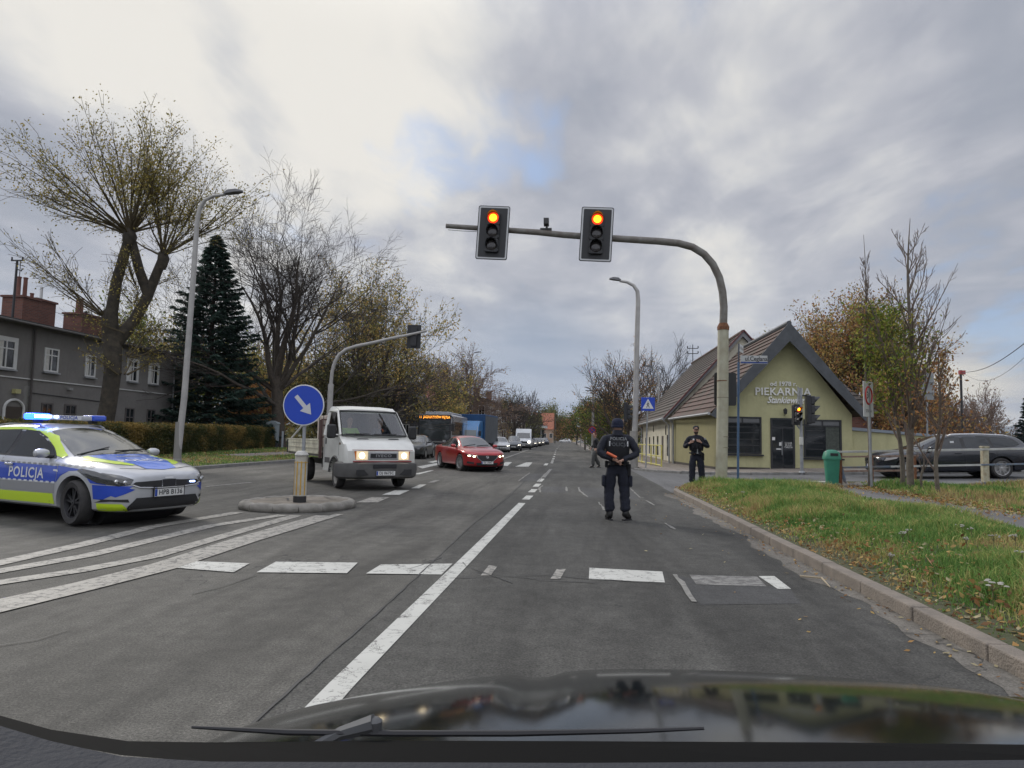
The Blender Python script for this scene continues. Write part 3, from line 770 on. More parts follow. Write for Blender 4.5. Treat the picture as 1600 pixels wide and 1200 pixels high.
def tile_mat(name, c1, c2, moss=(0.05, 0.05, 0.035)):
 m = bpy.data.materials.new(name); m.use_nodes = True
 n = m.node_tree.nodes; l = m.node_tree.links; b = n['Principled BSDF']
 tc = n.new('ShaderNodeTexCoord').outputs['Object']
 v = n.new('ShaderNodeTexVoronoi'); v.inputs['Scale'].default_value = 3.6; l.new(tc, v.inputs['Vector'])
 t = n.new('ShaderNodeTexNoise'); t.inputs['Scale'].default_value = 1.2; t.inputs['Detail'].default_value = 8; l.new(tc, t.inputs['Vector'])
 m0 = n.new('ShaderNodeMix'); m0.data_type = 'RGBA'; l.new(v.outputs['Color'], m0.inputs[0]); m0.inputs[6].default_value = c1 + (1,); m0.inputs[7].default_value = c2 + (1,)
 mr = n.new('ShaderNodeMapRange'); l.new(t.outputs['Fac'], mr.inputs[0]); mr.inputs[1].default_value = 0.42; mr.inputs[2].default_value = 0.68; mr.inputs[4].default_value = 0.75
 m1 = n.new('ShaderNodeMix'); m1.data_type = 'RGBA'; l.new(mr.outputs[0], m1.inputs[0]); l.new(m0.outputs[2], m1.inputs[6]); m1.inputs[7].default_value = moss + (1,)
 l.new(m1.outputs[2], b.inputs['Base Color']); b.inputs['Roughness'].default_value = 0.75
 return m
tile_b = tile_mat('roof_tiles_brown', (0.115, 0.062, 0.047), (0.072, 0.045, 0.038))
tile_d = tile_mat('roof_tiles_dark', (0.090, 0.064, 0.052), (0.050, 0.039, 0.034), (0.035, 0.035, 0.028))
tile_o = tile_mat('roof_tiles_orange', (0.42, 0.16, 0.09), (0.33, 0.12, 0.07), (0.24, 0.10, 0.06))
def courses(mb, A, B, C, D, n, lip=0.05, th=0.03):
 """roof slope as overlapping courses; A-B eave, D-C ridge"""
 A, B, C, D = map(Vector, (A, B, C, D)); nn = (B - A).cross(D - A).normalized()
 if nn.z < 0: nn = -nn
 for i in range(n):
  t0, t1 = i / n, (i + 1) / n
  a, b = A.lerp(D, t0), B.lerp(C, t0); d, c = A.lerp(D, t1 + 0.15 / n), B.lerp(C, t1 + 0.15 / n)
  up_ = nn * lip
  v = [a + up_ - nn * th, b + up_ - nn * th, c - nn * th, d - nn * th, a + up_, b + up_, c, d]
  mb.add(v, ((0, 3, 2, 1), (4, 5, 6, 7), (0, 1, 5, 4), (1, 2, 6, 5), (2, 3, 7, 6), (3, 0, 4, 7)))
def slab(mb, A, B, C, D, th):
 A, B, C, D = map(Vector, (A, B, C, D)); nn = (B - A).cross(D - A).normalized() * th
 mb.add([A, B, C, D, A + nn, B + nn, C + nn, D + nn], ((0, 3, 2, 1), (4, 5, 6, 7), (0, 1, 5, 4), (1, 2, 6, 5), (2, 3, 7, 6), (3, 0, 4, 7)))
class Wall:      # local wall frame: u along the wall, v up, w out of the wall
 def __init__(s, o, u, out): s.o = Vector(o); s.u = Vector(u).normalized(); s.w = Vector(out).normalized()
 def P(s, u, v, w=0): return s.o + s.u * u + Vector((0, 0, v)) + s.w * w
 def box(s, mb, u0, u1, v0, v1, w0, w1):
  v = [s.P(a, b, c) for c in (w0, w1) for a, b in ((u0, v0), (u1, v0), (u1, v1), (u0, v1))]
  mb.add(v, ((0, 3, 2, 1), (4, 5, 6, 7), (0, 1, 5, 4), (1, 2, 6, 5), (2, 3, 7, 6), (3, 0, 4, 7)))
def window(par, W, u0, u1, v0, v1, fm=None, bars=1, cross=0, t=0.07, sill=True, surround=None, gl=None, name='window', curt=False):
 fm = fm or white_f
 g = MB(); W.box(g, u0, u1, v0, v1, -0.02, 0.012); win = g.build(name, gl or glass_d, par)
 f = MB()
 W.box(f, u0 - .01, u0 + t, v0, v1, 0.0, .05); W.box(f, u1 - t, u1 + .01, v0, v1, 0.0, .05)
 W.box(f, u0 + t, u1 - t, v0, v0 + t, 0.0, .048); W.box(f, u0 + t, u1 - t, v1 - t, v1, 0.0, .048)
 for i in range(bars):
  c = u0 + (u1 - u0) * (i + 1) / (bars + 1); W.box(f, c - t * .45, c + t * .45, v0 + t, v1 - t, 0.0, .044)
 if cross: c = v0 + (v1 - v0) * cross; W.box(f, u0 + t, u1 - t, c - t * .4, c + t * .4, 0.0, .04)
 f.build('window_frame', fm, win)
 if curt:
  c = MB(); W.box(c, u0 + t, u0 + t + (u1 - u0) * .28, v0 + t, v1 - t, 0.013, 0.018); c.build('curtain', curtain, win)
 if sill:
  s_ = MB(); W.box(s_, u0 - .08, u1 + .08, v0 - .09, v0 - .02, 0, .14); s_.build('sill', sill if not isinstance(sill, bool) else zinc, win)
 if surround:
  k = MB(); q = 0.14
  W.box(k, u0 - q, u0 - .012, v0 - .02, v1 + q, 0.0, .03); W.box(k, u1 + .012, u1 + q, v0 - .02, v1 + q, 0.0, .03); W.box(k, u0 - .012, u1 + .012, v1 + .002, v1 + q, 0.0, .028)
  k.build('surround', surround, win)
 return win

# --- long grey two-storey house on the left
def grey_house():
 X0, Y0, Y1, H = -25.5, 14.0, 41.6, 6.2
 t = thing('terraced_house', 'long grey plastered two-storey house with white windows and brick chimneys behind the hedge', 'house', (X0, Y0, 0))
 def L(x, y, z): return (x - X0, y - Y0, z)
 w = MB(); w.box(L(X0 - 5, (Y0 + Y1) / 2, H / 2), (10, Y1 - Y0, H)); w.build('wall', grey_pl, t)
 r_ = MB(); r_.prism([(0.45, H - .02), (0.45, H + .12), (-5, H + .75), (-10.4, H + .12), (-10.4, H - .02), (-5, H + .6)], -0.3, Y1 - Y0 + .3, 'XZ')
 roof = r_.build('roof', mat('roof_felt', (0.055, 0.052, 0.05), 0.8, var=.3, vscale=2), t)
 gt = MB(); gt.tube([(0.5, -.3, H - .02), (0.5, Y1 - Y0 + .3, H - .02)], 0.07, 8); gt.build('gutter', mat('gutter_dark', (0.06, 0.055, 0.05), 0.5), t)
 W = Wall((0, -Y0, 0), (0, 1, 0), (1, 0, 0))
 wf = white_f
 for y0, y1, z0, z1, b_ in ((27.9, 28.9, 4.05, 5.35, 1), (30.65, 31.55, 4.15, 5.3, 1), (33.45, 34.2, 4.15, 5.3, 1), (36.95, 37.75, 4.2, 5.4, 1), (38.95, 39.75, 4.2, 5.4, 1),
                              (22.5, 23.5, 4.05, 5.35, 1), (25.2, 26.2, 4.05, 5.35, 1)):
  window(t, W, y0, y1, z0, z1, wf, b_, 0.7, surround=white_f if y0 in (27.9, 36.95, 38.95) else None, sill=True, curt=True)
 for y0, y1, z0, z1 in ((30.7, 31.4, 1.3, 2.62), (32.2, 33.0, 1.4, 2.62), (36.9, 37.7, 1.3, 2.66), (38.9, 39.7, 1.3, 2.66), (24, 25, 1.3, 2.66)):
  window(t, W, y0, y1, z0, z1, mat('brown_frame', (0.10, 0.09, 0.085), 0.6), 1, 0.6, sill=True)
 # arched doorway with pale surround
 d = MB(); W.box(d, 28.55, 29.55, 0.1, 2.35, -.02, .015); dr = d.build('door', mat('door_brown', (0.06, 0.045, 0.035), 0.5), t)
 ar = MB(); pts = [W.P(28.5, 0.1, .05)] + [W.P(29.05 - .55 * math.cos(a), 2.25 + .42 * math.sin(a), .05) for a in lin(0, PI, 9)] + [W.P(29.6, 0.1, .05)]
 ar.tube(pts, 0.06, 6); ar.build('surround', white_f, dr)
 lp = MB(); W.box(lp, 28.9, 29.2, 2.95, 3.15, 0, .2); lp.build('wall_lamp', mat('lamp_yellow', (.45, .42, .2), .5), t)
 pp = MB(); W.box(pp, Y0 + .2, Y1 - .05, 3.66, 3.71, .0, .05); pp.build('string_course', white_f, t)
 dp = MB()
 for y in (29.9, 41.35): dp.tube([W.P(y, .2, .09), W.P(y, H - .1, .09)], .05, 7);
 for i, y in enumerate((29.9, 41.35)):
  q = MB(); q.tube([W.P(y, .2, .09), W.P(y, H - .1, .09)], .05, 7); q.build('downpipe', mat('pipe_dark', (.07, .06, .055), .6) if i == 0 else zinc, t)
 bare = MB();
 for (y, z, a, b) in ((29.8, 3.1, .34, .3), (29.75, 2.6, .2, .34)):
  n = 11; rr = random.Random(int(y * 10)); c = [W.P(y + a * math.cos(k * 2 * PI / n) * rr.uniform(.7, 1.15), z + b * math.sin(k * 2 * PI / n) * rr.uniform(.7, 1.15), .012) for k in range(n)]
  bare.add(c, (tuple(range(n)),))
 bare.build('patched_plaster', mat('patch_plaster', (.22, .215, .2), .9, var=.2), t)
 cb = MB(); cb.tube([W.P(29.9, 3.05, .03), W.P(36, 2.85, .03), W.P(36, 2.2, .03)], .018, 5); cb.build('cable', dark_f, t)
 for (y, z) in ((32.3, 3.35), (34.9, 3.45)):
  q = MB(); W.box(q, y, y + .25, z, z + .12, 0, .14); q.build('vent', mat('vent_grey', (.3, .3, .29), .6), t)
 # chimneys
 def chimney(y0, y1, z1, x=-2.1, dx=1.1, pots=()):
  c = MB(); c.box((x, (y0 + y1) / 2 - Y0, (H + z1) / 2 + .15), (dx, y1 - y0, z1 - H - .3)); c.box((x, (y0 + y1) / 2 - Y0, z1 + .02), (dx + .14, y1 - y0 + .14, .1))
  ch = c.build('chimney', brick_red, roof)
  for (yy, h, r0, mm) in pots:
   q = MB(); q.lathe([(r0, z1 + .05), (r0 * .9, z1 + h), (r0 * 1.1, z1 + h), (r0 * 1.1, z1 + h + .06), (r0 * .7, z1 + h + .06)], (x, yy - Y0, 0), 10); q.build('chimney_pot', mm, roof)
 rust = mat('pipe_rust', (0.15, 0.06, 0.045), 0.7, var=.3); steel = mat('steel_pipe', (.45, .45, .44), .35, metal=.8)
 chimney(30.9, 31.95, 7.85, pots=((31.2, 1.0, .1, rust), (31.6, 1.05, .1, rust)))
 chimney(32.0, 33.3, 7.95, pots=((32.3, .3, .09, rust), (32.9, .75, .07, steel)), x=-2.3)
 chimney(35.0, 37.0, 7.75, pots=((35.3, .85, .1, rust), (35.6, .9, .1, rust), (36.4, .95, .05, steel), (36.0, .25, .09, dark_f)))
 an = MB(); an.tube([(-2.1, 31.2 - Y0, 7.9), (-2.1, 31.2 - Y0, 9.7)], .02, 5); an.tube([(-2.1, 30.9 - Y0, 9.5), (-2.1, 31.5 - Y0, 9.5)], .015, 4); an.build('aerial', dark_f, roof)
grey_house()

# --- bakery and the long barn behind it
def bakery():
 YF = 30.5
 t = thing('bakery', 'olive yellow gabled bakery with dark shop windows and white lettering on the gable', 'bakery', (9.25, YF, 0.1))
 o = Vector((9.25, YF, 0.1))
 def L(x, y, z): return Vector((x, y, z)) - o
 xl, xr, xb, xp, zp, ze = 6.3, 12.02, 5.55, 9.27, 6.28, 2.70
 w = MB()
 A = [L(xl, YF, -.1), L(xr, YF, -.1), L(xr, YF, ze), L(xp, YF, zp), L(xl, YF, ze)]
 B = [L(xb, 38, -.1), L(xr, 38, -.1), L(xr, 38, ze), L(xp, 38, zp), L(xb, 38, ze)]
 w.add(A + B, ((0, 1, 2, 3, 4), (9, 8, 7, 6, 5), (1, 6, 7, 2), (5, 0, 4, 9), (2, 7, 8, 3), (3, 8, 9, 4), (0, 5, 6, 1)))
 w.build('wall', yel_pl, t)
 pl = MB(); W = Wall(L(0, YF, 0), (1, 0, 0), (0, -1, 0))
 for a, b in ((xl - .02, 8.56), (9.66, xr + .02)): W.box(pl, a, b, 0.08, 0.34 if a < 8 else .36, 0, .03)
 pl.build('plinth', mat('plinth_dark', (.05, .042, .036), .8), t)
 # roof: two tiled slopes and grey barge boards
 k = (zp + .22 - 2.62) / (xp - 6.0)
 r1 = MB(); courses(r1, L(5.98, 29.95, 2.66), L(5.35, 38.1, 2.66), L(xp, 38.1, zp + .24), L(xp, 29.95, zp + .24), 15, .05)
 rf = r1.build('roof', tile_b, t)
 r2 = MB(); courses(r2, L(12.5, 38.1, 2.62), L(12.5, 29.95, 2.62), L(xp, 29.95, zp + .24), L(xp, 38.1, zp + .24), 15, .05)
 r2.build('roof', tile_b, t)
 rg = MB(); rg.tube([L(xp, 29.93, zp + .30), L(xp, 38.1, zp + .30)], .11, 8); rg.build('ridge_cap', slate, t)
 bb = MB()
 for xe, s in ((5.93, -1), (12.58, 1)):
  a = Vector((xe, 2.56)); b = Vector((xp, zp + .33)); d = (b - a).normalized(); nrm = Vector((-d.y, d.x)) * (1 if s > 0 else -1)
  wd = .52
  if nrm.y > 0: nrm = -nrm
  pts = [a, b, b + Vector((0, nrm.y * wd / abs(nrm.y) if False else -wd / max(.3, abs(d.x)) * 1.0)), a + nrm * wd * .55 + d * .05, ]
  poly = [(p.x - o.x, p.y - o.z) for p in pts]
  q = MB(); q.prism(poly, 29.86 - YF, 29.94 - YF, 'XZ'); q.build('barge_board', slate, t)
 sf = MB()
 for xe in (6.05, 12.45): slab(sf, L(xe, 29.95, 2.60), L(xe, YF, 2.60), L(xp, YF, zp + .14), L(xp, 29.95, zp + .14), .03)
 sf.build('soffit', slate, t)
 gl = MB(); gl.tube([L(5.88, 29.9, 2.62), L(5.27, 38.0, 2.60)], .06, 8); gl.build('gutter', zinc, t)
 dp = MB(); dp.tube([L(5.32, 37.6, 2.58), L(5.48, 37.6, 2.3), L(5.5, 37.6, 0.1)], .045, 8); dp.build('downpipe', zinc, t)
 # shop windows, door
 Wz = lambda z: z
 for (u0, u1, v0, v1) in ((6.62, 8.21, .92, 2.53), (10.0, 11.56, .82, 2.46)):
  wn_ = window(t, W, u0, u1, v0, v1, dark_f, 0, 0.83, .06, sill=dark_f, name='shop_window')
  m_ = MB(); W.box(m_, (u0 + u1) / 2 - .03, (u0 + u1) / 2 + .03, v1 - .27, v1 - .05, .013, .04); m_.build('mullion', dark_f, wn_)
  bl = MB(); W.box(bl, u0 + .07, u1 - .07, v1 - .25, v1 - .07, .013, .02); bl.build('transom_panel', mat('transom_grey', (.12, .125, .13), .3), wn_)
  sh = MB()
  for i, (z, c) in enumerate(((.35, 1), (.62, 1), (.9, 1), (1.15, 1))):
   a = u0 + .12 if u0 < 8 else u0 + .1; b = u1 - .1 if u0 < 8 else u0 + .8
   W.box(sh, a, b, v0 + z, v0 + z + .025, .013, .017)
  sh.build('shelf', mat('shelf_seen_through_glass', (.04, .04, .042), .5), wn_)
  if u0 > 8:
   cu = MB(); W.box(cu, u0 + .92, u1 - .08, v0 + .08, v1 - .28, .013, .016); cu.build('curtain', mat('dim_curtain', (.055, .065, .055), .7, var=.4, vscale=12), wn_)
 d = MB(); W.box(d, 8.60, 9.62, .14, 2.50, -.02, .05); dr = d.build('door', dark_f, t)
 g = MB(); W.box(g, 8.68, 9.09, .35, 2.05, .051, .056); W.box(g, 9.13, 9.54, .35, 2.05, .051, .056); W.box(g, 8.68, 9.54, 2.13, 2.43, .051, .056)
 g.build('door_pane', glass_d, dr)
 hd = MB(); hd.tube([W.P(9.06, .9, .09), W.P(9.06, 1.5, .09)], .015, 6); hd.build('handle', zinc, dr)
 st = mat('sticker_white', (.62, .62, .6), .6)
 for (u0, u1, v0, v1) in ((8.66, 8.78, 1.53, 1.67), (8.95, 9.05, 1.3, 1.45), (8.83, 9.04, 1.13, 1.18)):
  s_ = MB(); W.box(s_, u0, u1, v0, v1, .057, .060); s_.build('sticker', st, dr)
 for (tx, v) in (('CHLEB', 1.42), ('BULKI', 1.33), ('CIASTA', 1.24)):
  text_flat('door_lettering', tx, .10, lambda a, b, v=v: W.P(9.34 + a, v + b, .0585), st, dr)
 # lettering: letters stand off the wall
 def raised(s, size, uc, vc, **kw):
  vs, fs = text_geo(s, size, **kw); mb = MB()
  for w_, lift in ((0.05, 0), (0.052, 1)):
   pass
  n = len(vs); me_v = [W.P(uc + a, vc + b, .07) for a, b in vs]; mb.add(me_v, fs)
  mb.add([W.P(uc + a, vc + b, .03) for a, b in vs], fs)
  return mb.build('lettering', mat('letter_white', (.70, .70, .67), .5), t, recalc=False)
 raised('od 1978 r.', .27, 9.16, 3.98, off=.004)
 raised('PIEKARNIA', .47, 9.13, 3.63, space=1.04, off=.004)
 raised('Stankiewicz', .40, 9.23, 3.27, shear=.35, xs=.82, off=.006)
 lm = MB(); lm.tube([W.P(9.19, 2.62, .0), W.P(9.19, 2.66, .16), W.P(9.19, 2.8, .18)], .015, 6); lm.lathe([(.02, 0), (.07, .02), (.09, .2), (.05, .24), (.01, .27)], W.P(9.19, 2.66, .18), 8)
 lm.build('wall_lantern', dark_f, t)
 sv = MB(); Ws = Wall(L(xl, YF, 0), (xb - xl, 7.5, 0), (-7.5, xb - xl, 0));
 # thin skin on the left return, its shade put into a darker yellow
 Ws.box(sv, .02, 7.4, -.1 + .05, ze - .05, 0, .004); sv.build('side_wall_shade', yel_pl_shade, t)
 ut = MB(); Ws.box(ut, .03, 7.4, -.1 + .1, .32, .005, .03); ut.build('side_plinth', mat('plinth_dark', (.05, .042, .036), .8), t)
bakery()
def barn():
 t = thing('barn', 'long whitewashed barn with dark mossy tiled roof behind the bakery', 'barn', (9.3, 38.2, 0.1))
 o = Vector((9.3, 38.2, 0.1))
 def L(x, y, z): return Vector((x, y, z)) - o
 xl, xr, y0, y1, xp, zp, ze = 5.5, 13.0, 38.2, 53.5, 9.3, 7.35, 2.9
 w = MB(); A = [L(xl, y0, -.1), L(xr, y0, -.1), L(xr, y0, ze), L(xp, y0, zp - .1), L(xl, y0, ze)]
 B = [Vector((p.x, p.y + y1 - y0, p.z)) for p in A]; w.add(A + B, ((0, 1, 2, 3, 4), (9, 8, 7, 6, 5), (1, 6, 7, 2), (5, 0, 4, 9), (2, 7, 8, 3), (3, 8, 9, 4), (0, 5, 6, 1)))
 w.build('wall', white_pl, t)
 r1 = MB(); courses(r1, L(5.05, y0 - .15, 2.66), L(5.05, y1 + .4, 2.66), L(xp, y1 + .4, zp + .08), L(xp, y0 - .15, zp + .08), 20, .05); rf = r1.build('roof', tile_d, t)
 r2 = MB(); courses(r2, L(13.5, y1 + .4, 2.66), L(13.5, y0 - .15, 2.66), L(xp, y0 - .15, zp + .08), L(xp, y1 + .4, zp + .08), 20, .05); r2.build('roof', tile_d, t)
 red = mat('verge_red', (.11, .03, .03), .6); pale = mat('verge_pale', (.20, .20, .21), .6, var=.15)
 v1 = MB(); v2 = MB()
 for xe in (5.0, 13.55):
  slab(v1, L(xe, y0 - .30, 2.70), L(xe, y0 - .14, 2.70), L(xp, y0 - .14, zp + .2), L(xp, y0 - .30, zp + .2), .06)
  q = [(xe - o.x, 2.46 - o.z), (xe - o.x, 2.70 - o.z), (xp - o.x, zp + .18 - o.z), (xp - o.x, zp - .12 - o.z)]; v2.prism(q, y0 - .22 - o.y, y0 - .16 - o.y, 'XZ')
 v1.build('verge_trim', red, t); v2.build('barge_board', pale, t)
 rg = MB(); rg.tube([L(xp, y0 - .2, zp + .14), L(xp, y1 + .4, zp + .14)], .1, 8); rg.build('ridge_cap', tile_b, t)
 g = MB(); g.tube([L(4.98, y0 - .2, 2.62), L(4.98, y1 + .3, 2.56)], .07, 8); g.build('gutter', zinc, t)
 for y in (y0 + .3, y1 - .1):
  q = MB(); q.tube([L(5.0, y, 2.6), L(5.38, y, 2.3), L(5.4, y, .1)], .05, 8); q.build('downpipe', zinc, t)
 W = Wall(L(xl, 0, 0), (0, 1, 0), (-1, 0, 0))
 wd = mat('old_wood', (.06, .045, .035), .8, var=.3)
 for (a, b, v0, v1_) in ((39.5, 40.1, .55, 1.75), (41.6, 42.4, .1, 1.7), (44.0, 44.6, .5, 1.7), (46.2, 46.8, .5, 1.7), (48.6, 49.2, .5, 1.65), (40.4, 40.75, 1.75, 2.3), (46.4, 46.8, 2.0, 2.45), (51, 51.6, .5, 1.6)):
  m_ = MB(); W.box(m_, a, b, v0, v1_, -.02, .015); m_.build('door' if v0 < .2 else 'window', wd if v0 < .2 else glass_d, t)
 pl = MB(); W.box(pl, y0 + .05, y1, 0.0, .28, 0, .03); pl.build('plinth', mat('plinth_pale', (.25, .22, .17), .9, var=.3), t)
 ant = MB(); ant.tube([L(xp - .1, 53.0, zp + .1), L(xp - .1, 53.0, zp + 1.5)], .03, 6)
 for z in (.8, 1.2): ant.tube([L(xp - .5, 53, zp + z), L(xp + .3, 53, zp + z)], .03, 5)
 for z in (.9, 1.3):
  for x in (-.5, .3): ant.box(L(xp + x, 53, zp + z), (.07, .07, .16))
 ant.build('roof_mast', dark_f, t)
 # hipped side wing whose tiles show to the right of the bakery gable
 hw = MB(); courses(hw, L(11.9, 34.9, 2.95), L(15.1, 34.9, 2.95), L(13.75, 38.6, 5.6), L(10.2, 38.6, 5.6), 11, .05); hw.build('wing_roof', tile_d, t)
 hw2 = MB(); courses(hw2, L(15.1, 34.9, 2.95), L(15.1, 44.0, 2.95), L(13.75, 41, 5.6), L(13.75, 38.6, 5.6), 11, .05); hw2.build('wing_roof', tile_d, t)
 ww = MB(); ww.box(L(13.45, 39.2, 1.5), (2.7, 8.2, 2.9)); ww.build('wing_wall', brick_red, t)
barn()
# low yard wall with metal coping to the right of the bakery
t = thing('yard_wall', 'low olive plastered wall with a zinc coping right of the bakery', 'wall', (12.06, 30.6, 0.3))
w = MB(); w.prism([(0, -.3), (4.6, -.3), (4.6, 1.42), (0, 1.72)], 0, .3, 'XZ'); w.build('wall_body', yel_pl, t)
w = MB(); w.prism([(-.04, 1.73), (4.68, 1.425), (4.68, 1.52), (-.04, 1.86)], -.08, .38, 'XZ'); w.build('coping', mat('coping', (.24, .27, .31), .35, metal=.4), t)

def simple_house(name, label, cat, x0, x1, y0, y1, ze, zr, wall_m, roof_m, ridge='x', windows=(), chim=(), roofflat=False):
 t = thing(name, label, cat, ((x0 + x1) / 2, y0, 0))
 o = Vector(((x0 + x1) / 2, y0, 0))
 def L(x, y, z): return Vector((x, y, z)) - o
 w = MB()
 xm, ym = (x0 + x1) / 2, (y0 + y1) / 2
 if ridge == 'y':
  A = [L(x0, y0, 0), L(x1, y0, 0), L(x1, y0, ze), L(xm, y0, zr), L(x0, y0, ze)]; B = [p + Vector((0, y1 - y0, 0)) for p in A]
 else:
  A = [L(x0, y0, 0), L(x0, y1, 0), L(x0, y1, ze), L(x0, ym, zr), L(x0, y0, ze)]; B = [p + Vector((x1 - x0, 0, 0)) for p in A]
 w.add(A + B, ((0, 1, 2, 3, 4), (9, 8, 7, 6, 5), (1, 6, 7, 2), (5, 0, 4, 9), (2, 7, 8, 3), (3, 8, 9, 4), (0, 5, 6, 1)))
 w.build('wall', wall_m, t)
 e = .35; r_ = MB(); nrow = max(2, int((zr - ze) / .4)) if not roofflat else 1
 if ridge == 'y':
  courses(r_, L(x0 - e, y0 - e, ze - .1), L(x0 - e, y1 + e, ze - .1), L(xm, y1 + e, zr + .12), L(xm, y0 - e, zr + .12), nrow, .05, .08)
  courses(r_, L(x1 + e, y1 + e, ze - .1), L(x1 + e, y0 - e, ze - .1), L(xm, y0 - e, zr + .12), L(xm, y1 + e, zr + .12), nrow, .05, .08)
 else:
  courses(r_, L(x0 - e, y0 - e, ze - .1), L(x1 + e, y0 - e, ze - .1), L(x1 + e, ym, zr + .12), L(x0 - e, ym, zr + .12), nrow, .05, .08)
  courses(r_, L(x1 + e, y1 + e, ze - .1), L(x0 - e, y1 + e, ze - .1), L(x0 - e, ym, zr + .12), L(x1 + e, ym, zr + .12), nrow, .05, .08)
 rf = r_.build('roof', roof_m, t)
 Wf = Wall(L(0, y0, 0), (1, 0, 0), (0, -1, 0)); Wr = Wall(L(x1, 0, 0), (0, 1, 0), (1, 0, 0)); Wl = Wall(L(x0, 0, 0), (0, 1, 0), (-1, 0, 0))
 for (f, a, b, c, d) in windows: window(t, {'f': Wf, 'r': Wr, 'l': Wl}[f], a, b, c, d, white_f, 1, 0, .08, sill=False)
 for (x, y, z, s) in chim:
  c = MB(); c.box(L(x, y, z), (s, s * .8, 1.6)); c.box(L(x, y, z + .85), (s + .15, s * .8 + .15, .12)); c.build('chimney', brick_red, rf)
 return t
grid = lambda f, u0, du, n, w_, rows: [(f, u0 + i * du, u0 + i * du + w_, z0, z1) for i in range(n) for (z0, z1) in rows]
simple_house('red_roof_house', 'house with faded red roof behind the branches left of the bus', 'house', -24.5, -16.6, 76, 86, 4.2, 7.4, plaster('pink_plaster', (.28, .15, .13)), tile_mat('roof_pink', (.30, .10, .09), (.22, .08, .07), (.16, .09, .08)), 'x',
             windows=grid('f', -23, 2.2, 3, 1, ((1.2, 2.6),)), chim=((-21, 81, 8.0, .8),))
simple_house('dark_gabled_house', 'small dark grey house with a steep gable beside the red roofed house', 'house', -19.2, -14.9, 70, 75.5, 3.3, 6.5, plaster('dark_plaster', (.085, .08, .078)), tile_d, 'y',
             windows=[('f', -17.6, -16.9, 1.2, 2.6), ('f', -16.1, -15.5, 1.2, 2.4)])
simple_house('brown_tenement', 'brown plastered tenement with grey flat roof behind the bus and blue lorry', 'tenement', -18.6, -11.6, 92, 112, 6.6, 7.2, brown_pl, mat('roof_felt2', (.07, .065, .06), .8), 'y', roofflat=True,
             windows=grid('f', -17.8, 1.7, 4, .9, ((1.5, 2.9), (4.2, 5.7))) + grid('r', 93.5, 2.6, 7, 1.1, ((1.5, 2.9), (4.2, 5.7))), chim=((-17, 95, 7.7, .8), (-14, 99, 7.7, .8), (-13, 106, 7.7, .8)))
simple_house('flat_roofed_tenement', 'long sandy brown flat-roofed tenement above the queue with chimneys in a row', 'tenement', -20.5, -9.9, 120, 146, 6.1, 6.6, plaster('sand_plaster', (.22, .175, .125), (.12, .1, .08), .5), mat('roof_felt3', (.06, .055, .05), .8), 'y', roofflat=True,
             windows=grid('f', -19.4, 1.75, 6, .9, ((1.4, 2.8), (4.0, 5.3))) + grid('r', 121.5, 2.7, 9, 1.2, ((1.4, 2.8), (4.0, 5.3))), chim=((-18, 122, 7.0, .7), (-15.4, 123, 7.0, .7), (-13.4, 124, 7.1, .7), (-11.4, 127, 7.0, .7)))
simple_house('cottage', 'far house with bright orange roof above the queue, left of two', 'house', -21.5, -13.5, 210, 222, 4.5, 9.6, plaster('cream1', (.42, .38, .3)), tile_o, 'x', windows=grid('f', -20, 2.5, 3, 1.1, ((1.6, 3.2),)))
simple_house('cottage', 'far house with pinkish orange roof above the queue, right of two', 'house', -13.0, -6.5, 235, 246, 4.6, 10.2, plaster('cream2', (.42, .30, .22)), tile_o, 'x', windows=grid('f', -12, 2.2, 3, 1.1, ((1.6, 3.2),)))
simple_house('cottage', 'distant yellow-walled house at the end of the road', 'house', 0.5, 7.5, 330, 342, 5, 8.5, plaster('yel3', (.45, .36, .18)), tile_b, 'x', windows=grid('f', 1.5, 2, 3, 1.1, ((1.6, 3.2),)))
simple_house('roadside_house', 'low pale house with dark roof on the right beyond the pedestrian', 'house', 5.6, 11, 100, 112, 3.0, 6.0, plaster('cream4', (.4, .3, .26)), tile_b, 'y', windows=[('f', 7, 8, 1, 2.2), ('f', 9, 10, 1, 2.2)])
# filling station canopy far down the road
t = thing('filling_station', 'pale flat canopy on posts far down the road behind the queue', 'canopy', (-14, 180, 0))
c = MB(); c.box((0, 0, 4.4), (15, 8, .6)); c.build('canopy', mat('canopy_white', (.5, .52, .52), .5), t)
for x in (-6, 0, 6):
 c = MB(); c.box((x, 0, 2.1), (.4, .4, 4.1)); c.build('post', zinc, t)
c = MB(); c.box((-3, 6, 1.6), (9, 3.5, 3.2)); c.build('kiosk', mat('kiosk', (.2, .24, .24), .5), t)
# mountains on the horizon

def ridge(name, x0, x1, y, hf, m, n=90):
 v = []; f = []
 for i in range(n):
  x = x0 + (x1 - x0) * i / (n - 1)
  for k, (dy, hh) in enumerate(((-900, 0), (-400, .55), (0, 1.0), (700, .3))): v.append((x, y + dy + 120 * mnoise.noise(Vector((x * .002, k * 1.3, 0))), -1 + hf(x) * hh))
 for i in range(n - 1):
  for k in range(3): a = i * 4 + k; f.append((a, a + 4, a + 5, a + 1))
 return tag(MB().add(v, f).build(name, m, smooth=True), kind='structure')
hillm = mat('hill_forest', (0.055, 0.075, 0.085), 0.95, c2=(0.075, 0.095, 0.10), vscale=0.004)
nz = lambda x, s, o: mnoise.noise(Vector((x * s, o, 0.3)))
ridge('mountains', -3200, 2300, 6200, lambda x: 205 + 60 * nz(x, .0007, 2) + 22 * nz(x, .003, 5), hillm)
ridge('hills', -2500, 7600, 7400, lambda x: 150 + 90 * nz(x, .0006, 9) + 30 * nz(x, .003, 1) + max(0, (x - 1500) * .02), hillm)
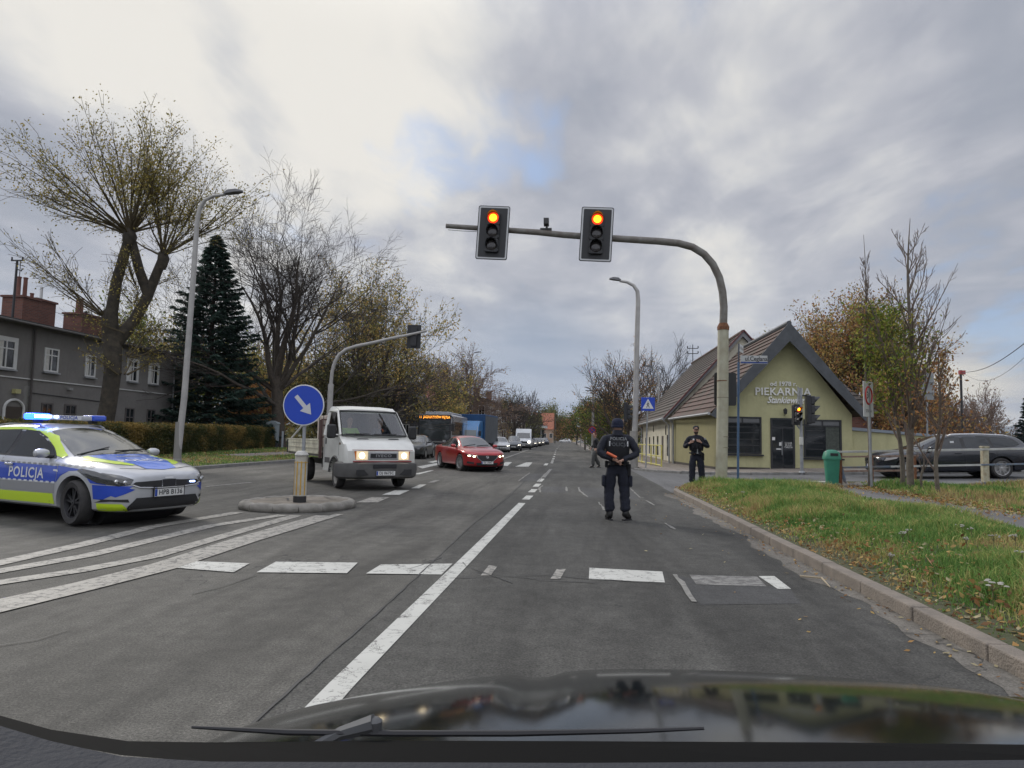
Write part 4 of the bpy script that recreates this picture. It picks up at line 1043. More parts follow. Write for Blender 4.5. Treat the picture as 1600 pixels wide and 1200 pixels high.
# ================================================================ vehicles
tyre_m = mat('tyre', (0.022, 0.022, 0.023), 0.85, bump=.3, bscale=40, c2=(0.045, 0.042, 0.04), vscale=6)
rim_m = mat('alloy', (0.50, 0.50, 0.50), 0.35, metal=0.85)
rim_d = mat('alloy_dark', (0.05, 0.05, 0.055), 0.4, metal=0.6)
black_pl = mat('black_plastic', (0.020, 0.020, 0.021), 0.6)
grey_pl_v = mat('grey_bumper', (0.085, 0.083, 0.08), 0.75, var=.2, vscale=4)
glass_c = mat('car_glass', (0.03, 0.036, 0.038), 0.04, spec=0.9, coat=0.5)
glass_s = mat('side_glass', (0.012, 0.014, 0.015), 0.08, spec=0.45)
lamp_gl = mat('lamp_glass', (0.035, 0.037, 0.04), 0.08, spec=0.8, coat=1.0)
lamp_on = mat('headlight_lit', (0.9, 0.85, 0.75), 0.2, emit=(1.0, 0.80, 0.48), estr=5.0)
lamp_white = mat('headlight_lit_white', (0.9, 0.9, 0.9), 0.2, emit=(1.0, 0.92, 0.75), estr=4.0)
amber = mat('indicator', (0.75, 0.20, 0.02), 0.2, coat=.5)
red_l = mat('tail_light', (0.35, 0.02, 0.03), 0.2, coat=1.0)
chrome = mat('chrome', (0.65, 0.65, 0.66), 0.15, metal=1.0)
plate_w = mat('plate_white', (0.62, 0.62, 0.60), 0.4)
plate_b = mat('plate_blue', (0.02, 0.06, 0.32), 0.4)
ink = mat('plate_ink', (0.015, 0.015, 0.018), 0.6)
def paint(name, c, metal=0.0, rough=0.3, dirt=0.12):
 return mat(name, c, rough, metal, var=dirt, vscale=2.2, coat=0.8)

def bvh_of(me):
 return BVHTree.FromPolygons([v.co for v in me.vertices], [tuple(p.vertices) for p in me.polygons])
def refine_poly(poly, step):
 """fill a 2D polygon with a fine triangle mesh"""
 bm = bmesh.new(); vs = [bm.verts.new((p[0], p[1], 0)) for p in poly]; bm.faces.new(vs)
 xs = [p[0] for p in poly]; ys = [p[1] for p in poly]
 for ax, lo, hi in ((0, min(xs), max(xs)), (1, min(ys), max(ys))):
  n = int((hi - lo) / step)
  for i in range(1, n + 1):
   c = lo + (hi - lo) * i / (n + 1)
   co = (c, 0, 0) if ax == 0 else (0, c, 0); no = (1, 0, 0) if ax == 0 else (0, 1, 0)
   bmesh.ops.bisect_plane(bm, geom=bm.verts[:] + bm.edges[:] + bm.faces[:], plane_co=co, plane_no=no)
 bmesh.ops.triangulate(bm, faces=bm.faces[:])
 bm.verts.ensure_lookup_table()
 V = [(v.co.x, v.co.y) for v in bm.verts]; F = [tuple(v.index for v in f.verts) for f in bm.faces]; bm.free()
 return V, F
class Shell:
 """lays pieces (panes, lamps, lettering) onto a vehicle body by projecting them along an axis"""
 def __init__(s, body_me): s.b = bvh_of(body_me)
 def hit(s, u, v, side):
  if side in ('R', 'L'):
   sg = -1 if side == 'R' else 1; o = Vector((u, sg * 3, v)); d = Vector((0, -sg, 0))
  elif side == 'F': o = Vector((5, u, v)); d = Vector((-1, 0, 0))
  elif side == 'B': o = Vector((-5, u, v)); d = Vector((1, 0, 0))
  else: o = Vector((u, v, 4)); d = Vector((0, 0, -1))
  h = s.b.ray_cast(o, d)
  return h[0], h[1], d
 def lay(s, name, V, F, side, m, parent, off=0.004, smooth=True):
  pts = []; ok = []
  for (u, v) in V:
   p, n, d = s.hit(u, v, side)
   if p is None: pts.append(Vector((0, 0, 0))); ok.append(False); continue
   if n.dot(d) > 0: n = -n
   pts.append(p + n * off); ok.append(True)
  fs = [f for f in F if all(ok[i] for i in f)]
  if not fs: return None
  # drop faces that fall over a wheel arch edge
  good = [f for f in fs if max((pts[a] - pts[b]).length for a in f for b in f) < 0.6]
  used = sorted({i for f in good for i in f}); mp = {j: i for i, j in enumerate(used)}
  mb = MB().add([pts[i] for i in used], [tuple(mp[i] for i in f) for f in good])
  o = mb.build(name, m, parent, recalc=False)
  if smooth: o.data.polygons.foreach_set('use_smooth', [True] * len(o.data.polygons))
  return o
 def poly(s, name, poly, side, m, parent, off=0.004, step=0.07):
  V, F = refine_poly(poly, step); return s.lay(name, V, F, side, m, parent, off)
 def text(s, name, txt, size, u0, v0, side, m, parent, lift=0.008, rot=0.0, flip=False, **kw):
  vs, fs = text_geo(txt, size, **kw); V = []
  c_, s_ = math.cos(rot), math.sin(rot)
  for a, b in vs:
   a, b = a * c_ - b * s_, a * s_ + b * c_
   if side == 'T': V.append((u0 + b, v0 - a) if flip else (u0 - b, v0 + a))
   elif side == 'R': V.append((u0 + a, v0 + b))
   elif side == 'L': V.append((u0 - a, v0 + b))
   elif side == 'F': V.append((u0 + a, v0 + b))
   else: V.append((u0 - a, v0 + b))
  return s.lay(name, V, fs, side, m, parent, lift, smooth=False)

def cage(st, name, sub=2):
 """st rows: x, zb, w, zm, ws, zs, wg, zg, wr, zr, zt -> smooth closed body mesh"""
 V = []; F = []; n = None
 for (x, zb, w, zm, ws, zs, wg, zg, wr, zr, zt) in st:
  half = [(0, zb), (w * .80, zb), (w * .965, zb + .07), (w, zm), (ws, zs), (wg, zg), (wr, zr), (wr * .55, zt), (0, zt + .006)]
  ring = [(x, -y, z) for y, z in half] + [(x, y, z) for y, z in reversed(half[1:-1])]
  n = len(ring); V += ring
 for i in range(len(st) - 1):
  for j in range(n):
   a = i * n + j; b = i * n + (j + 1) % n; F.append((a, b, b + n, a + n))
 F.append(tuple(range(n))); F.append(tuple((len(st) - 1) * n + j for j in range(n - 1, -1, -1)))
 me = bpy.data.meshes.new(name); me.from_pydata(V, [], F)
 bm = bmesh.new(); bm.from_mesh(me); bmesh.ops.recalc_face_normals(bm, faces=bm.faces[:])
 cl = bm.edges.layers.float.get('crease_edge') or bm.edges.layers.float.new('crease_edge')
 bm.verts.ensure_lookup_table()
 for e in bm.edges:
  a, b = e.verts[0].index, e.verts[1].index
  if a // n == b // n: continue
  j = a % n
  if j in (4, n - 4): e[cl] = 0.45       # shoulder line
  if j in (6, n - 6): e[cl] = 0.35
  if j in (2, n - 2): e[cl] = 0.5
 bm.to_mesh(me); bm.free()
 return me
def solid(me, sub):
 o = bpy.data.objects.new('tmp', me); col.objects.link(o)
 md = o.modifiers.new('s', 'SUBSURF'); md.levels = sub; md.render_levels = sub
 r = evalmesh(o); bpy.data.objects.remove(o); return r
def cut(me, cutters):
 o = bpy.data.objects.new('tmp', me); col.objects.link(o); cs = []
 for c in cutters:
  k = c.build('cut', None); cs.append(k)
  md = o.modifiers.new('b', 'BOOLEAN'); md.operation = 'DIFFERENCE'; md.object = k; md.solver = 'EXACT'
 r = evalmesh(o); bpy.data.objects.remove(o)
 for k in cs: bpy.data.objects.remove(k)
 return r
def wheel(parent, x, y, rad, width, steer=0.0, spokes=5, style='split', rimm=None, cover=None, name='wheel', detail=True):
 s = -1 if y < 0 else 1
 rimm = rimm or rim_m
 a = width / 2; rr = rad * 0.70
 ty = MB(); ty.lathe([(rr * .97, -a * .85), (rad * .90, -a), (rad * .98, -a * .75), (rad, -a * .3), (rad, a * .3), (rad * .98, a * .75), (rad * .90, a), (rr * .97, a * .85)], (0, 0, 0), 36, 'Y', caps=False)
 w = ty.build(name, tyre_m, parent, smooth=True)
 w.location = (x, y, rad); w.rotation_euler = (0, 0, steer)
 if not detail:
  rm = MB(); rm.lathe([(rr * .97, s * a * .3), (rr * .97, s * a * .8), (rr * .5, s * a * .65), (.01, s * a * .7)], (0, 0, 0), 18, 'Y', caps=False); rm.build('rim', rimm, w, smooth=True); return w
 rm = MB(); rm.lathe([(rr * .9, -s * a * .6), (rr * .94, -s * a * .2), (rr * .97, s * a * .8), (rr * 1.0, s * a * .88), (rr * .95, s * a * .86), (rr * .90, s * a * .3)], (0, 0, 0), 36, 'Y', caps=False)
 rm.lathe([(.01, -s * a * .1), (rr * .9, -s * a * .1)], (0, 0, 0), 24, 'Y', caps=False)
 yo = s * a * .62
 if style == 'steel':
  rm = MB(); rm.lathe([(rr * 1.0, s * a * .86), (rr * .93, s * a * .5), (rr * .75, s * a * .35), (rr * .55, s * a * .55), (rr * .35, s * a * .62), (rr * .33, s * a * .9), (.01, s * a * .92)], (0, 0, 0), 30, 'Y', caps=False)
 else:
  for i in range(spokes):
   for k in ((-1, 1) if style == 'split' else (0,)):
    an = 2 * PI * i / spokes + .3; a2 = an + k * .20
    p0 = Vector((math.cos(an + k * .25) * rr * .16, 0, math.sin(an + k * .25) * rr * .16)); p1 = Vector((math.cos(a2) * rr * .93, 0, math.sin(a2) * rr * .93))
    d = (p1 - p0).normalized(); nn = Vector((-d.z, 0, d.x)) * rr * (.055 if style == 'split' else .075)
    f_ = Vector((0, yo, 0)); b_ = Vector((0, yo - s * .03, 0))
    rm.add([p0 + nn * 1.2 + f_, p0 - nn * 1.2 + f_, p1 - nn + f_, p1 + nn + f_, p0 + nn * 1.2 + b_, p0 - nn * 1.2 + b_, p1 - nn + b_, p1 + nn + b_],
                       ((0, 1, 2, 3), (4, 7, 6, 5), (0, 4, 5, 1), (1, 5, 6, 2), (2, 6, 7, 3), (3, 7, 4, 0)))
  rm.lathe([(rr * .2, yo - s * .03), (rr * .2, yo + s * .008), (.01, yo + s * .012)], (0, 0, 0), 14, 'Y', caps=False)
 rm.build('rim', rimm, w, smooth=False)
 return w
def plate(parent, x, z, txt, w=.50, h=.11, rot=0.0, side='F', y=0.0):
 t = Matrix.Translation((x, y, z)) @ Matrix.Rotation(rot, 4, 'Y')
 def P(u, v, d): return tuple(t @ Vector((d, u, v)))
 s = 1 if side == 'F' else -1
 b = MB(); bx_ = [P(u, v, d) for d in (-.01, .006) for u, v in ((-w / 2, -h / 2), (w / 2, -h / 2), (w / 2, h / 2), (-w / 2, h / 2))]
 b.add(bx_, ((0, 3, 2, 1), (4, 5, 6, 7), (0, 1, 5, 4), (1, 2, 6, 5), (2, 3, 7, 6), (3, 0, 4, 7)))
 pl = b.build('number_plate', plate_w, parent)
 q = MB(); q.add([P(u, v, .0075) for u, v in ((-w / 2 + .005, -h / 2 + .005), (-w / 2 + .045, -h / 2 + .005), (-w / 2 + .045, h / 2 - .005), (-w / 2 + .005, h / 2 - .005))], ((0, 1, 2, 3),)); q.build('blue_band', plate_b, pl, recalc=False)
 if txt:
  vs, fs = text_geo(txt, h * .92, xs=.92, space=1.05, off=.002)
  MB().add([P(u + .02, v, .008) for u, v in vs], fs).build('plate_characters', ink, pl, recalc=False)
 fr = MB()
 for (u0, u1, v0, v1) in ((-w / 2 - .012, w / 2 + .012, -h / 2 - .012, -h / 2), (-w / 2 - .012, w / 2 + .012, h / 2, h / 2 + .012), (-w / 2 - .012, -w / 2, -h / 2, h / 2), (w / 2, w / 2 + .012, -h / 2, h / 2)):
  v = [P(u, vv, d) for d in (-.01, .008) for u, vv in ((u0, v0), (u1, v0), (u1, v1), (u0, v1))]
  fr.add(v, ((0, 3, 2, 1), (4, 5, 6, 7), (0, 1, 5, 4), (1, 2, 6, 5), (2, 3, 7, 6), (3, 0, 4, 7)))
 fr.build('plate_holder', black_pl, pl)
 return pl
def mirror_pair(par, x, y, z, m, s=1.0):
 for sg in (-1, 1):
  b = MB(); b.lathe([(.012, -.085), (.045, -.075), (.062, -.03), (.062, .03), (.045, .07), (.012, .085)], (0, 0, 0), 12, 'Y')
  o = b.build('wing_mirror', m, par, smooth=True); o.location = (x, sg * (y + .10 * s), z + .03); o.scale = (1.0 * s, 1.15 * s, 1.0 * s)
  st = MB(); st.tube([(0.0, sg * -.17, -.05), (0, sg * -.06, -.04)], [.03, .025], 8); k = st.build('mirror_stalk', black_pl, o)

# station tables: x, zb, w, zm, ws(shoulder), zs, wg, zg, wr, zr, zt
def st_family(L, W, H, kind):
 """generic modern car body; kind = wagon, sedan, hatch"""
 w = W / 2; f = L / 2; h = H
 hood, cowl = h * .598, h * .675
 S = [(f - .00, .30, w * .50, .48, w * .48, .60, w * .42, .67, w * .36, .69, .70),
         (f - .05, .21, w * .68, .44, w * .66, .64, w * .60, .72, w * .52, .75, .76),
         (f - .20, .19, w * .86, .43, w * .86, .71, w * .78, .77, w * .66, .805, .82),
         (f - .45, .18, w * .955, .44, w * .955, .765, w * .86, .84, w * .70, .87, hood + .02),
         (f - .80, .18, w * .985, .46, w * .97, .82, w * .87, .89, w * .70, .92, hood + .065),
         (f - 1.10, .18, w * .99, .48, w * .97, .84, w * .87, .905, w * .70, .94, cowl - .01),
         (f - 1.26, .18, w * .99, .48, w * .97, .855, w * .86, .93, w * .70, .985, cowl + .035),
         (f - 1.68, .18, w * .985, .49, w * .965, .88, w * .84, .96, w * .665, 1.19, h * .845),
         (f - 2.16, .18, w * .985, .49, w * .965, .90, w * .83, .99, w * .62, h - .085, h - .03),
         (f - 2.75, .18, w * .985, .49, w * .965, .915, w * .83, 1.0, w * .615, h - .06, h)]
 if kind == 'wagon':
  S += [(f - 3.4, .18, w * .985, .50, w * .965, .93, w * .825, 1.01, w * .60, h - .075, h - .02),
              (-f + .75, .19, w * .98, .50, w * .955, .95, w * .80, 1.03, w * .58, h - .11, h - .05),
              (-f + .36, .22, w * .965, .52, w * .93, .96, w * .77, 1.04, w * .55, h - .16, h - .11),
              (-f + .20, .26, w * .94, .54, w * .90, .96, w * .74, 1.02, w * .54, 1.15, 1.19),
              (-f + .05, .30, w * .88, .54, w * .82, .90, w * .66, .95, w * .50, .98, 1.00),
              (-f + .00, .34, w * .74, .54, w * .68, .78, w * .56, .82, w * .44, .84, .85)]
 elif kind == 'sedan':
  S += [(f - 3.25, .18, w * .985, .50, w * .965, .93, w * .82, 1.0, w * .58, h - .10, h - .04),
              (f - 3.75, .19, w * .985, .50, w * .955, .95, w * .80, 1.01, w * .60, h - .26, h - .19),
              (-f + .62, .20, w * .975, .50, w * .94, .965, w * .84, 1.01, w * .66, 1.03, 1.075),
              (-f + .25, .24, w * .94, .52, w * .90, .965, w * .80, 1.00, w * .62, 1.02, 1.035),
              (-f + .06, .30, w * .86, .54, w * .82, .90, w * .72, .94, w * .55, .95, .96),
              (-f + .00, .36, w * .74, .55, w * .70, .76, w * .60, .80, w * .44, .81, .82)]
 else:
  S += [(f - 3.2, .18, w * .985, .50, w * .965, .93, w * .82, 1.0, w * .59, h - .10, h - .04),
              (-f + .50, .21, w * .97, .52, w * .93, .95, w * .78, 1.02, w * .56, h - .20, h - .14),
              (-f + .16, .28, w * .93, .54, w * .87, .92, w * .70, .97, w * .50, 1.03, 1.06),
              (-f + .00, .34, w * .74, .54, w * .68, .78, w * .56, .82, w * .44, .84, .85)]
 return S
def side_glass(kind, L, H):
 f = L / 2; zb = lambda x: .965 + .0 * x
 A = [(f - 1.62, .955), (f - 1.72, 1.03), (f - 2.05, H - .275), (f - 2.35, H - .165), (f - 2.72, H - .125), (f - 2.72, .975)]
 # front pane, rear pane, quarter pane in side view (x, z)
 front = [(f - 1.52, .95), (f - 1.76, 1.10), (f - 2.06, H - .235), (f - 2.35, H - .15), (f - 2.62, H - .12), (f - 2.62, .97)]
 if kind == 'wagon':
  rear = [(f - 2.73, .975), (f - 2.73, H - .118), (f - 3.05, H - .12), (f - 3.45, H - .15), (f - 3.52, 1.0)]
  q = [(f - 3.60, 1.01), (f - 3.54, H - .16), (-f + .62, H - .21), (-f + .42, 1.12), (-f + .62, 1.04)]
 elif kind == 'sedan':
  rear = [(f - 2.73, .975), (f - 2.73, H - .122), (f - 3.05, H - .14), (f - 3.42, H - .22), (f - 3.50, 1.0)]
  q = [(f - 3.56, 1.0), (f - 3.48, H - .235), (f - 3.88, 1.04), (f - 3.86, 1.01)]
 else:
  rear = [(f - 2.73, .975), (f - 2.73, H - .122), (f - 3.05, H - .14), (f - 3.35, H - .2), (f - 3.42, 1.0)]; q = None
 return front, rear, q
def make_car(name, label, cat, loc, rz, L, W, H, kind, pm, wb=2.75, rad=.33, lit=None, rimm=None, steer=0.0, spokes=5, style='split', group=None, livery=None, platetxt=None,
             grille='wide', far=False, mirror_m=None, glass=None):
 t = thing(name, label, cat, loc, rz, group)
 f = L / 2; w = W / 2
 fx = f - .88; rx = fx - wb; tw = w - .115
 me = solid(cage(st_family(L, W, H, kind), 'body'), 2 if not far else 1)
 bv = Shell(me)
 cutters = []
 if not far:
  for x in (fx, rx):
   for s in (-1, 1):
    c = MB(); c.lathe([(rad + .055, s * (w - .34)), (rad + .055, s * (w + .3))], (x, 0, rad + .01), 32, 'Y'); cutters.append(c)
  me = cut(me, cutters)
 else:
  for x in (fx, rx):
   for s in (-1, 1):
    c = MB(); c.lathe([(rad + .04, s * (w - .3)), (rad + .04, s * (w + .3))], (x, 0, rad + .01), 16, 'Y'); cutters.append(c)
  me = cut(me, cutters)
 me.materials.clear()
 body = mkobj('body', me, pm, t, smooth=True)
 # dark wheel housings and underbody
 ub = MB(); ub.box((0, 0, .30), (L - .9, W - .40, .2))
 for x in (fx, rx):
  ub.lathe([(rad + .05, -(w - .33)), (rad + .05, (w - .33))], (x, 0, rad + .01), 20, 'Y')
 ub.build('underbody', black_pl, t)
 gl = glass or glass_c
 fr, re, q = side_glass(kind, L, H); st_ = .09 if not far else .2
 for side in ('R', 'L'):
  for pg in (fr, re, q):
   if pg:
    bv.poly('side_window', pg, side, glass_s, t, .005, st_)
  if not far:
   # black waistline seal and pillars behind the glass
   bv.poly('window_surround', [(fr[0][0] + .06, .935)] + [(x + (.03 if i < 2 else 0), z + .035) for i, (x, z) in enumerate(fr[1:-1])] + [(x, z + .035) for x, z in re[1:-1]] + ([(q[1][0], q[1][1] + .03), (q[2][0] - .02, q[2][1] + .03)] + [(x - .03, z - .01) for x, z in q[3:]] if q else []) + [(re[-1][0], .965)], side, black_pl, t, .002, .08)
 # windscreen and rear window: seen from above for the x extent, clipped to the pillars
 yw, yt = w * .80, w * .60
 ws = [(f - 1.25, -w * .72), (f - 2.06, -w * .575), (f - 2.09, 0), (f - 2.06, w * .575), (f - 1.25, w * .72), (f - 1.16, w * .40), (f - 1.13, 0), (f - 1.16, -w * .40)]
 bv.poly('windscreen', ws, 'T', gl, t, .005, st_)
 if kind == 'sedan': rw = [(f - 3.42, -w * .52), (f - 3.42, w * .52), (-f + .70, w * .60), (-f + .70, -w * .60)]; bv.poly('rear_window', rw, 'T', gl, t, .005, st_)
 else: bv.poly('rear_window', [(-w * .56, 1.06), (w * .56, 1.06), (w * .48, H - .2), (-w * .48, H - .2)], 'B', gl, t, .005, st_)
 # front end
 if grille == 'tiger':
  pass
 elif grille == 'shield':
  bv.poly('grille', [(-.44, .66), (.44, .66), (.40, .55), (.22, .42), (-.22, .42), (-.40, .55)], 'F', black_pl, t, .006, .1)
  tr = MB(); P = [bv.hit(y, z, 'F')[0] for y, z in ((-.46, .665), (-.41, .55), (-.23, .415), (.23, .415), (.41, .55), (.46, .665))]
  tr.tube([p + Vector((.012, 0, 0)) for p in P], .013, 6); tr.build('grille_trim', chrome, t)
  bd = MB(); p = bv.hit(0, .585, 'F')[0]; bd.tube([p + Vector((.02, .055 * math.cos(a), .045 * math.sin(a))) for a in lin(0, 2 * PI * .97, 14)], .007, 5, close=True)
  bd.tube([p + Vector((.022, -.045, .018)), p + Vector((.022, 0, -.015)), p + Vector((.022, .045, .018))], .007, 5); bd.build('badge', chrome, t)
 else:
  bv.poly('grille', [(-.42, .60), (.42, .60), (.38, .50), (-.38, .50)], 'F', black_pl, t, .006, .1)
 if grille != 'tiger':
  bv.poly('lower_intake', [(-w * .52, .36), (w * .52, .36), (w * .45, .25), (-w * .45, .25)], 'F', black_pl, t, .005, .1)
  for s in (-1, 1):
   side = 'R' if s < 0 else 'L'
   hl = [(s * .46, .585), (s * w * .60, .56), (s * w * .86, .62), (s * w * .90, .70), (s * w * .70, .69), (s * .46, .63)]
   h_ = bv.poly('headlight', hl, 'F', lamp_gl if not lit else lamp_gl, t, .007, .06)
   if h_ is not None and lit:
    bv.poly('lamp', [(s * (.55 + .05 * math.cos(a)), .612 + .036 * math.sin(a)) for a in lin(0, 2 * PI * .93, 14)], 'F', lit, h_, .013, .05)
    bv.poly('lamp', [(s * (w * .78 + .05 * math.cos(a)), .635 + .03 * math.sin(a)) for a in lin(0, 2 * PI * .93, 14)], 'F', lit, h_, .013, .05)
   if not far: bv.poly('fog_recess', [(s * w * .60, .30), (s * w * .86, .33), (s * w * .84, .42), (s * w * .60, .38)], 'F', black_pl, t, .006, .07)
 for s in (-1, 1):
  bv.poly('tail_light', [(s * w * .52, .80), (s * w * .97, .78), (s * w * .95, .92), (s * w * .52, .90)], 'B', red_l, t, .006, .08)
  side = 'R' if s < 0 else 'L'
  bv.poly('tail_light', [(-f + .05, .80), (-f + .34, .83), (-f + .30, .92), (-f + .05, .92)], side, red_l, t, .006, .08)
 if not far:
  # door shut lines, handles, sills
  for side in ('R', 'L'):
   for x in (f - 1.42, f - 2.67, rx + .40 if False else f - 3.62):
    x2 = x
    bv.poly('shut_line', [(x2, .27), (x2 + .008, .27), (x2 + .008, .955), (x2, .955)], side, black_pl, t, .0025, .05)
   for x in (f - 2.45, f - 3.42):
    p, n, d = bv.hit(x, .83, side)
    hb = MB(); hb.box(p - d * .022, (.19, .028, .032)); hb.build('door_handle', pm, t, bevel=.008)
   bv.poly('sill', [(fx - rad - .12, .20), (rx + rad + .12, .20), (rx + rad + .12, .27), (fx - rad - .12, .27)], side, black_pl, t, .004, .1)
  bv.poly('bonnet_line', [(f - .30, -w * .66), (f - .285, -w * .66), (f - .18, -.3), (f - .165, 0), (f - .18, .3), (f - .285, w * .66), (f - .30, w * .66), (f - .20, .3), (f - .185, 0), (f - .20, -.3)], 'T', black_pl, t, .002, .08)
  wp = MB()
  for y in (-.35, .25):
   a = bv.hit(f - 1.22, y - .28, 'T')[0]; b = bv.hit(f - 1.35, y + .30, 'T')[0]
   wp.tube([a + Vector((0, 0, .025)), b + Vector((.0, 0, .025))], .009, 5)
  wp.build('wiper', black_pl, t)
 mirror_pair(t, f - 1.60, w * .90, .985, mirror_m or pm, 1.1)
 for x, s in ((fx, -1), (fx, 1), (rx, -1), (rx, 1)):
  wheel(t, x, s * tw, rad, .215, steer if x == fx else 0.0, spokes, style, rimm, detail=not far)
 p = bv.hit(0, .44 if grille != 'tiger' else .50, 'F')[0]
 zc = .37 if grille == 'shield' else (.425 if grille != 'tiger' else .50)
 p = bv.hit(0, zc, 'F')[0]
 if not far or platetxt: plate(t, p.x + .015, zc, platetxt)
 if kind == 'wagon' and not far:
  for s in (-1, 1):
   rr_ = MB(); pts = [bv.hit(x, s * w * .55, 'T')[0] + Vector((0, 0, dz)) for x, dz in ((f - 2.3, .005), (f - 2.42, .04), (f - 3.2, .045), (-f + .8, .04), (-f + .68, .005))]
   rr_.tube(pts, .014, 6); rr_.build('roof_rail', zinc if livery else chrome, t)
 return t, bv, body, dict(f=f, w=w, fx=fx, rx=rx, rad=rad)

# --- police estate car
blue_p = paint('police_blue', (0.012, 0.055, 0.42), 0.0, .32, .1)
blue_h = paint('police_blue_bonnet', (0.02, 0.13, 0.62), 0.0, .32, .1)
silver_p = paint('police_silver', (0.46, 0.47, 0.49), 0.35, .30, .08)
neon = mat('police_neon', (0.50, 0.68, 0.02), 0.35, coat=.6, emit=(0.5, 0.7, 0.0), estr=0.0)
sgrey = mat('reflective_grey', (0.24, 0.245, 0.25), .4)
refl = mat('reflective_white', (0.62, 0.63, 0.64), .4)
p0 = at(118, 822); p1 = at(272, 808)
ax = Vector((p1.x - p0.x, p1.y - p0.y, 0)).normalized(); hd = Vector((ax.y, -ax.x, 0))
rz = R(-20)
hd = Vector((math.cos(rz), math.sin(rz), 0)); ax = Vector((-hd.y, hd.x, 0))
PC_L, PC_W, PC_H = 4.60, 1.80, 1.475
fxo = PC_L / 2 - .88
c0 = Vector((p0.x, p0.y, 0)) + ax * (PC_W / 2 - .1) - hd * fxo
t, bv, body, D = make_car('police_car', 'blue, silver and neon yellow police estate car with a lit blue light bar', 'police car', (c0.x, c0.y, 0.012), rz, PC_L, PC_W, PC_H, 'wagon', silver_p,
                          wb=2.65, rad=.325, rimm=rim_d, steer=R(-8), livery=True, platetxt=None, grille='tiger', mirror_m=silver_p)
f, w, fx, rx = D['f'], D['w'], D['fx'], D['rx']
for side in ('R', 'L'):
 s = -1 if side == 'R' else 1
 # blue belt on the doors and front wing, chequered edges, neon skirt
 bv.poly('blue_panel', [(fx - .40, .60), (fx - .40, .835), (-f + .25, .88), (-f + .25, .60)], side, blue_p, t, .0032, .08)
 bv.poly('blue_panel', [(fx - .39, .60), (fx - .30, .70), (fx - .12, .775), (fx + .08, .79), (fx + .24, .73), (fx + .35, .62), (fx + .60, .60), (fx + .58, .66), (fx + .2, .80), (fx - .39, .845)], side, blue_p, t, .0034, .05)
 bv.poly('blue_panel', [(fx + .385, .60), (fx + .41, .40), (fx + .55, .39), (fx + .80, .52), (fx + .84, .585)], side, blue_p, t, .0034, .05)
 for z, x_end in ((.845, fx + .30), (.598, fx - .42)):
  for i in range(22):
   x = x_end - i * .135
   if x < -f + .4: break
   dz = .0 if z < .7 else (fx - x) * .012
   bv.poly('chequer', [(x, z - .012 + dz), (x - .075, z - .012 + dz), (x - .075, z + .013 + dz), (x, z + .013 + dz)], side, sgrey if z > .7 else refl, t, .0055, .1)
 bv.poly('grey_panel', [(fx - .42, .44), (rx + .42, .44), (rx + .42, .58), (fx - .42, .58)], side, sgrey, t, .003, .1)
 bv.poly('neon_panel', [(fx - .42, .285), (fx - .46, .435), (rx + .42, .425), (rx + .42, .28)], side, neon, t, .0034, .1)
 # neon along roof edge and pillar
 bv.poly('neon_roof_edge', [(f - 1.33, .98), (f - 1.45, 1.035), (f - 1.85, 1.265), (f - 2.25, 1.37), (f - 2.7, 1.395), (f - 3.4, 1.385), (-f + .75, 1.35), (-f + .75, 1.305), (f - 3.4, 1.345), (f - 2.7, 1.36), (f - 2.27, 1.335), (f - 2.00, 1.245), (f - 1.70, 1.09), (f - 1.52, .975), (f - 1.36, .945)], side, neon, t, .0085, .03)
 bv.text('police_lettering', 'POLICJA', .215, f - 2.02, 0.712, side, refl, t, .0065, xs=1.0, space=1.12, off=.004)
 bv.poly('side_repeater', [(f - 1.36, .765), (f - 1.24, .755), (f - 1.26, .785), (f - 1.35, .79)], side, refl, t, .007, .1)
# bonnet
bv.poly('bonnet_panel', [(f - 1.15, -.50), (f - .75, -.46), (f - .36, -.30), (f - .19, -.25), (f - .14, 0), (f - .19, .25), (f - .36, .30), (f - .75, .46), (f - 1.15, .50), (f - 1.11, 0)], 'T', blue_h, t, .0060, .04)
for s in (-1, 1):
 bv.poly('bonnet_stripe', [(f - 1.15, s * .51), (f - .75, s * .47), (f - .37, s * .31), (f - .34, s * .36), (f - .48, s * .53), (f - .75, s * .64), (f - 1.15, s * .73)], 'T', neon, t, .0060, .04)
bv.text('bonnet_lettering', 'POLICJA', .20, f - .60, 0, 'T', refl, t, .010, flip=False, xs=1.0, space=1.1, off=.004)
bv.text('bonnet_crest_lettering', 'KOMENDA', .085, f - .93, 0, 'T', sgrey, t, .010, off=.003)
bv.poly('badge', [(-.07, .675), (.07, .675), (.07, .70), (-.07, .70)], 'F', refl, t, .012, .1)
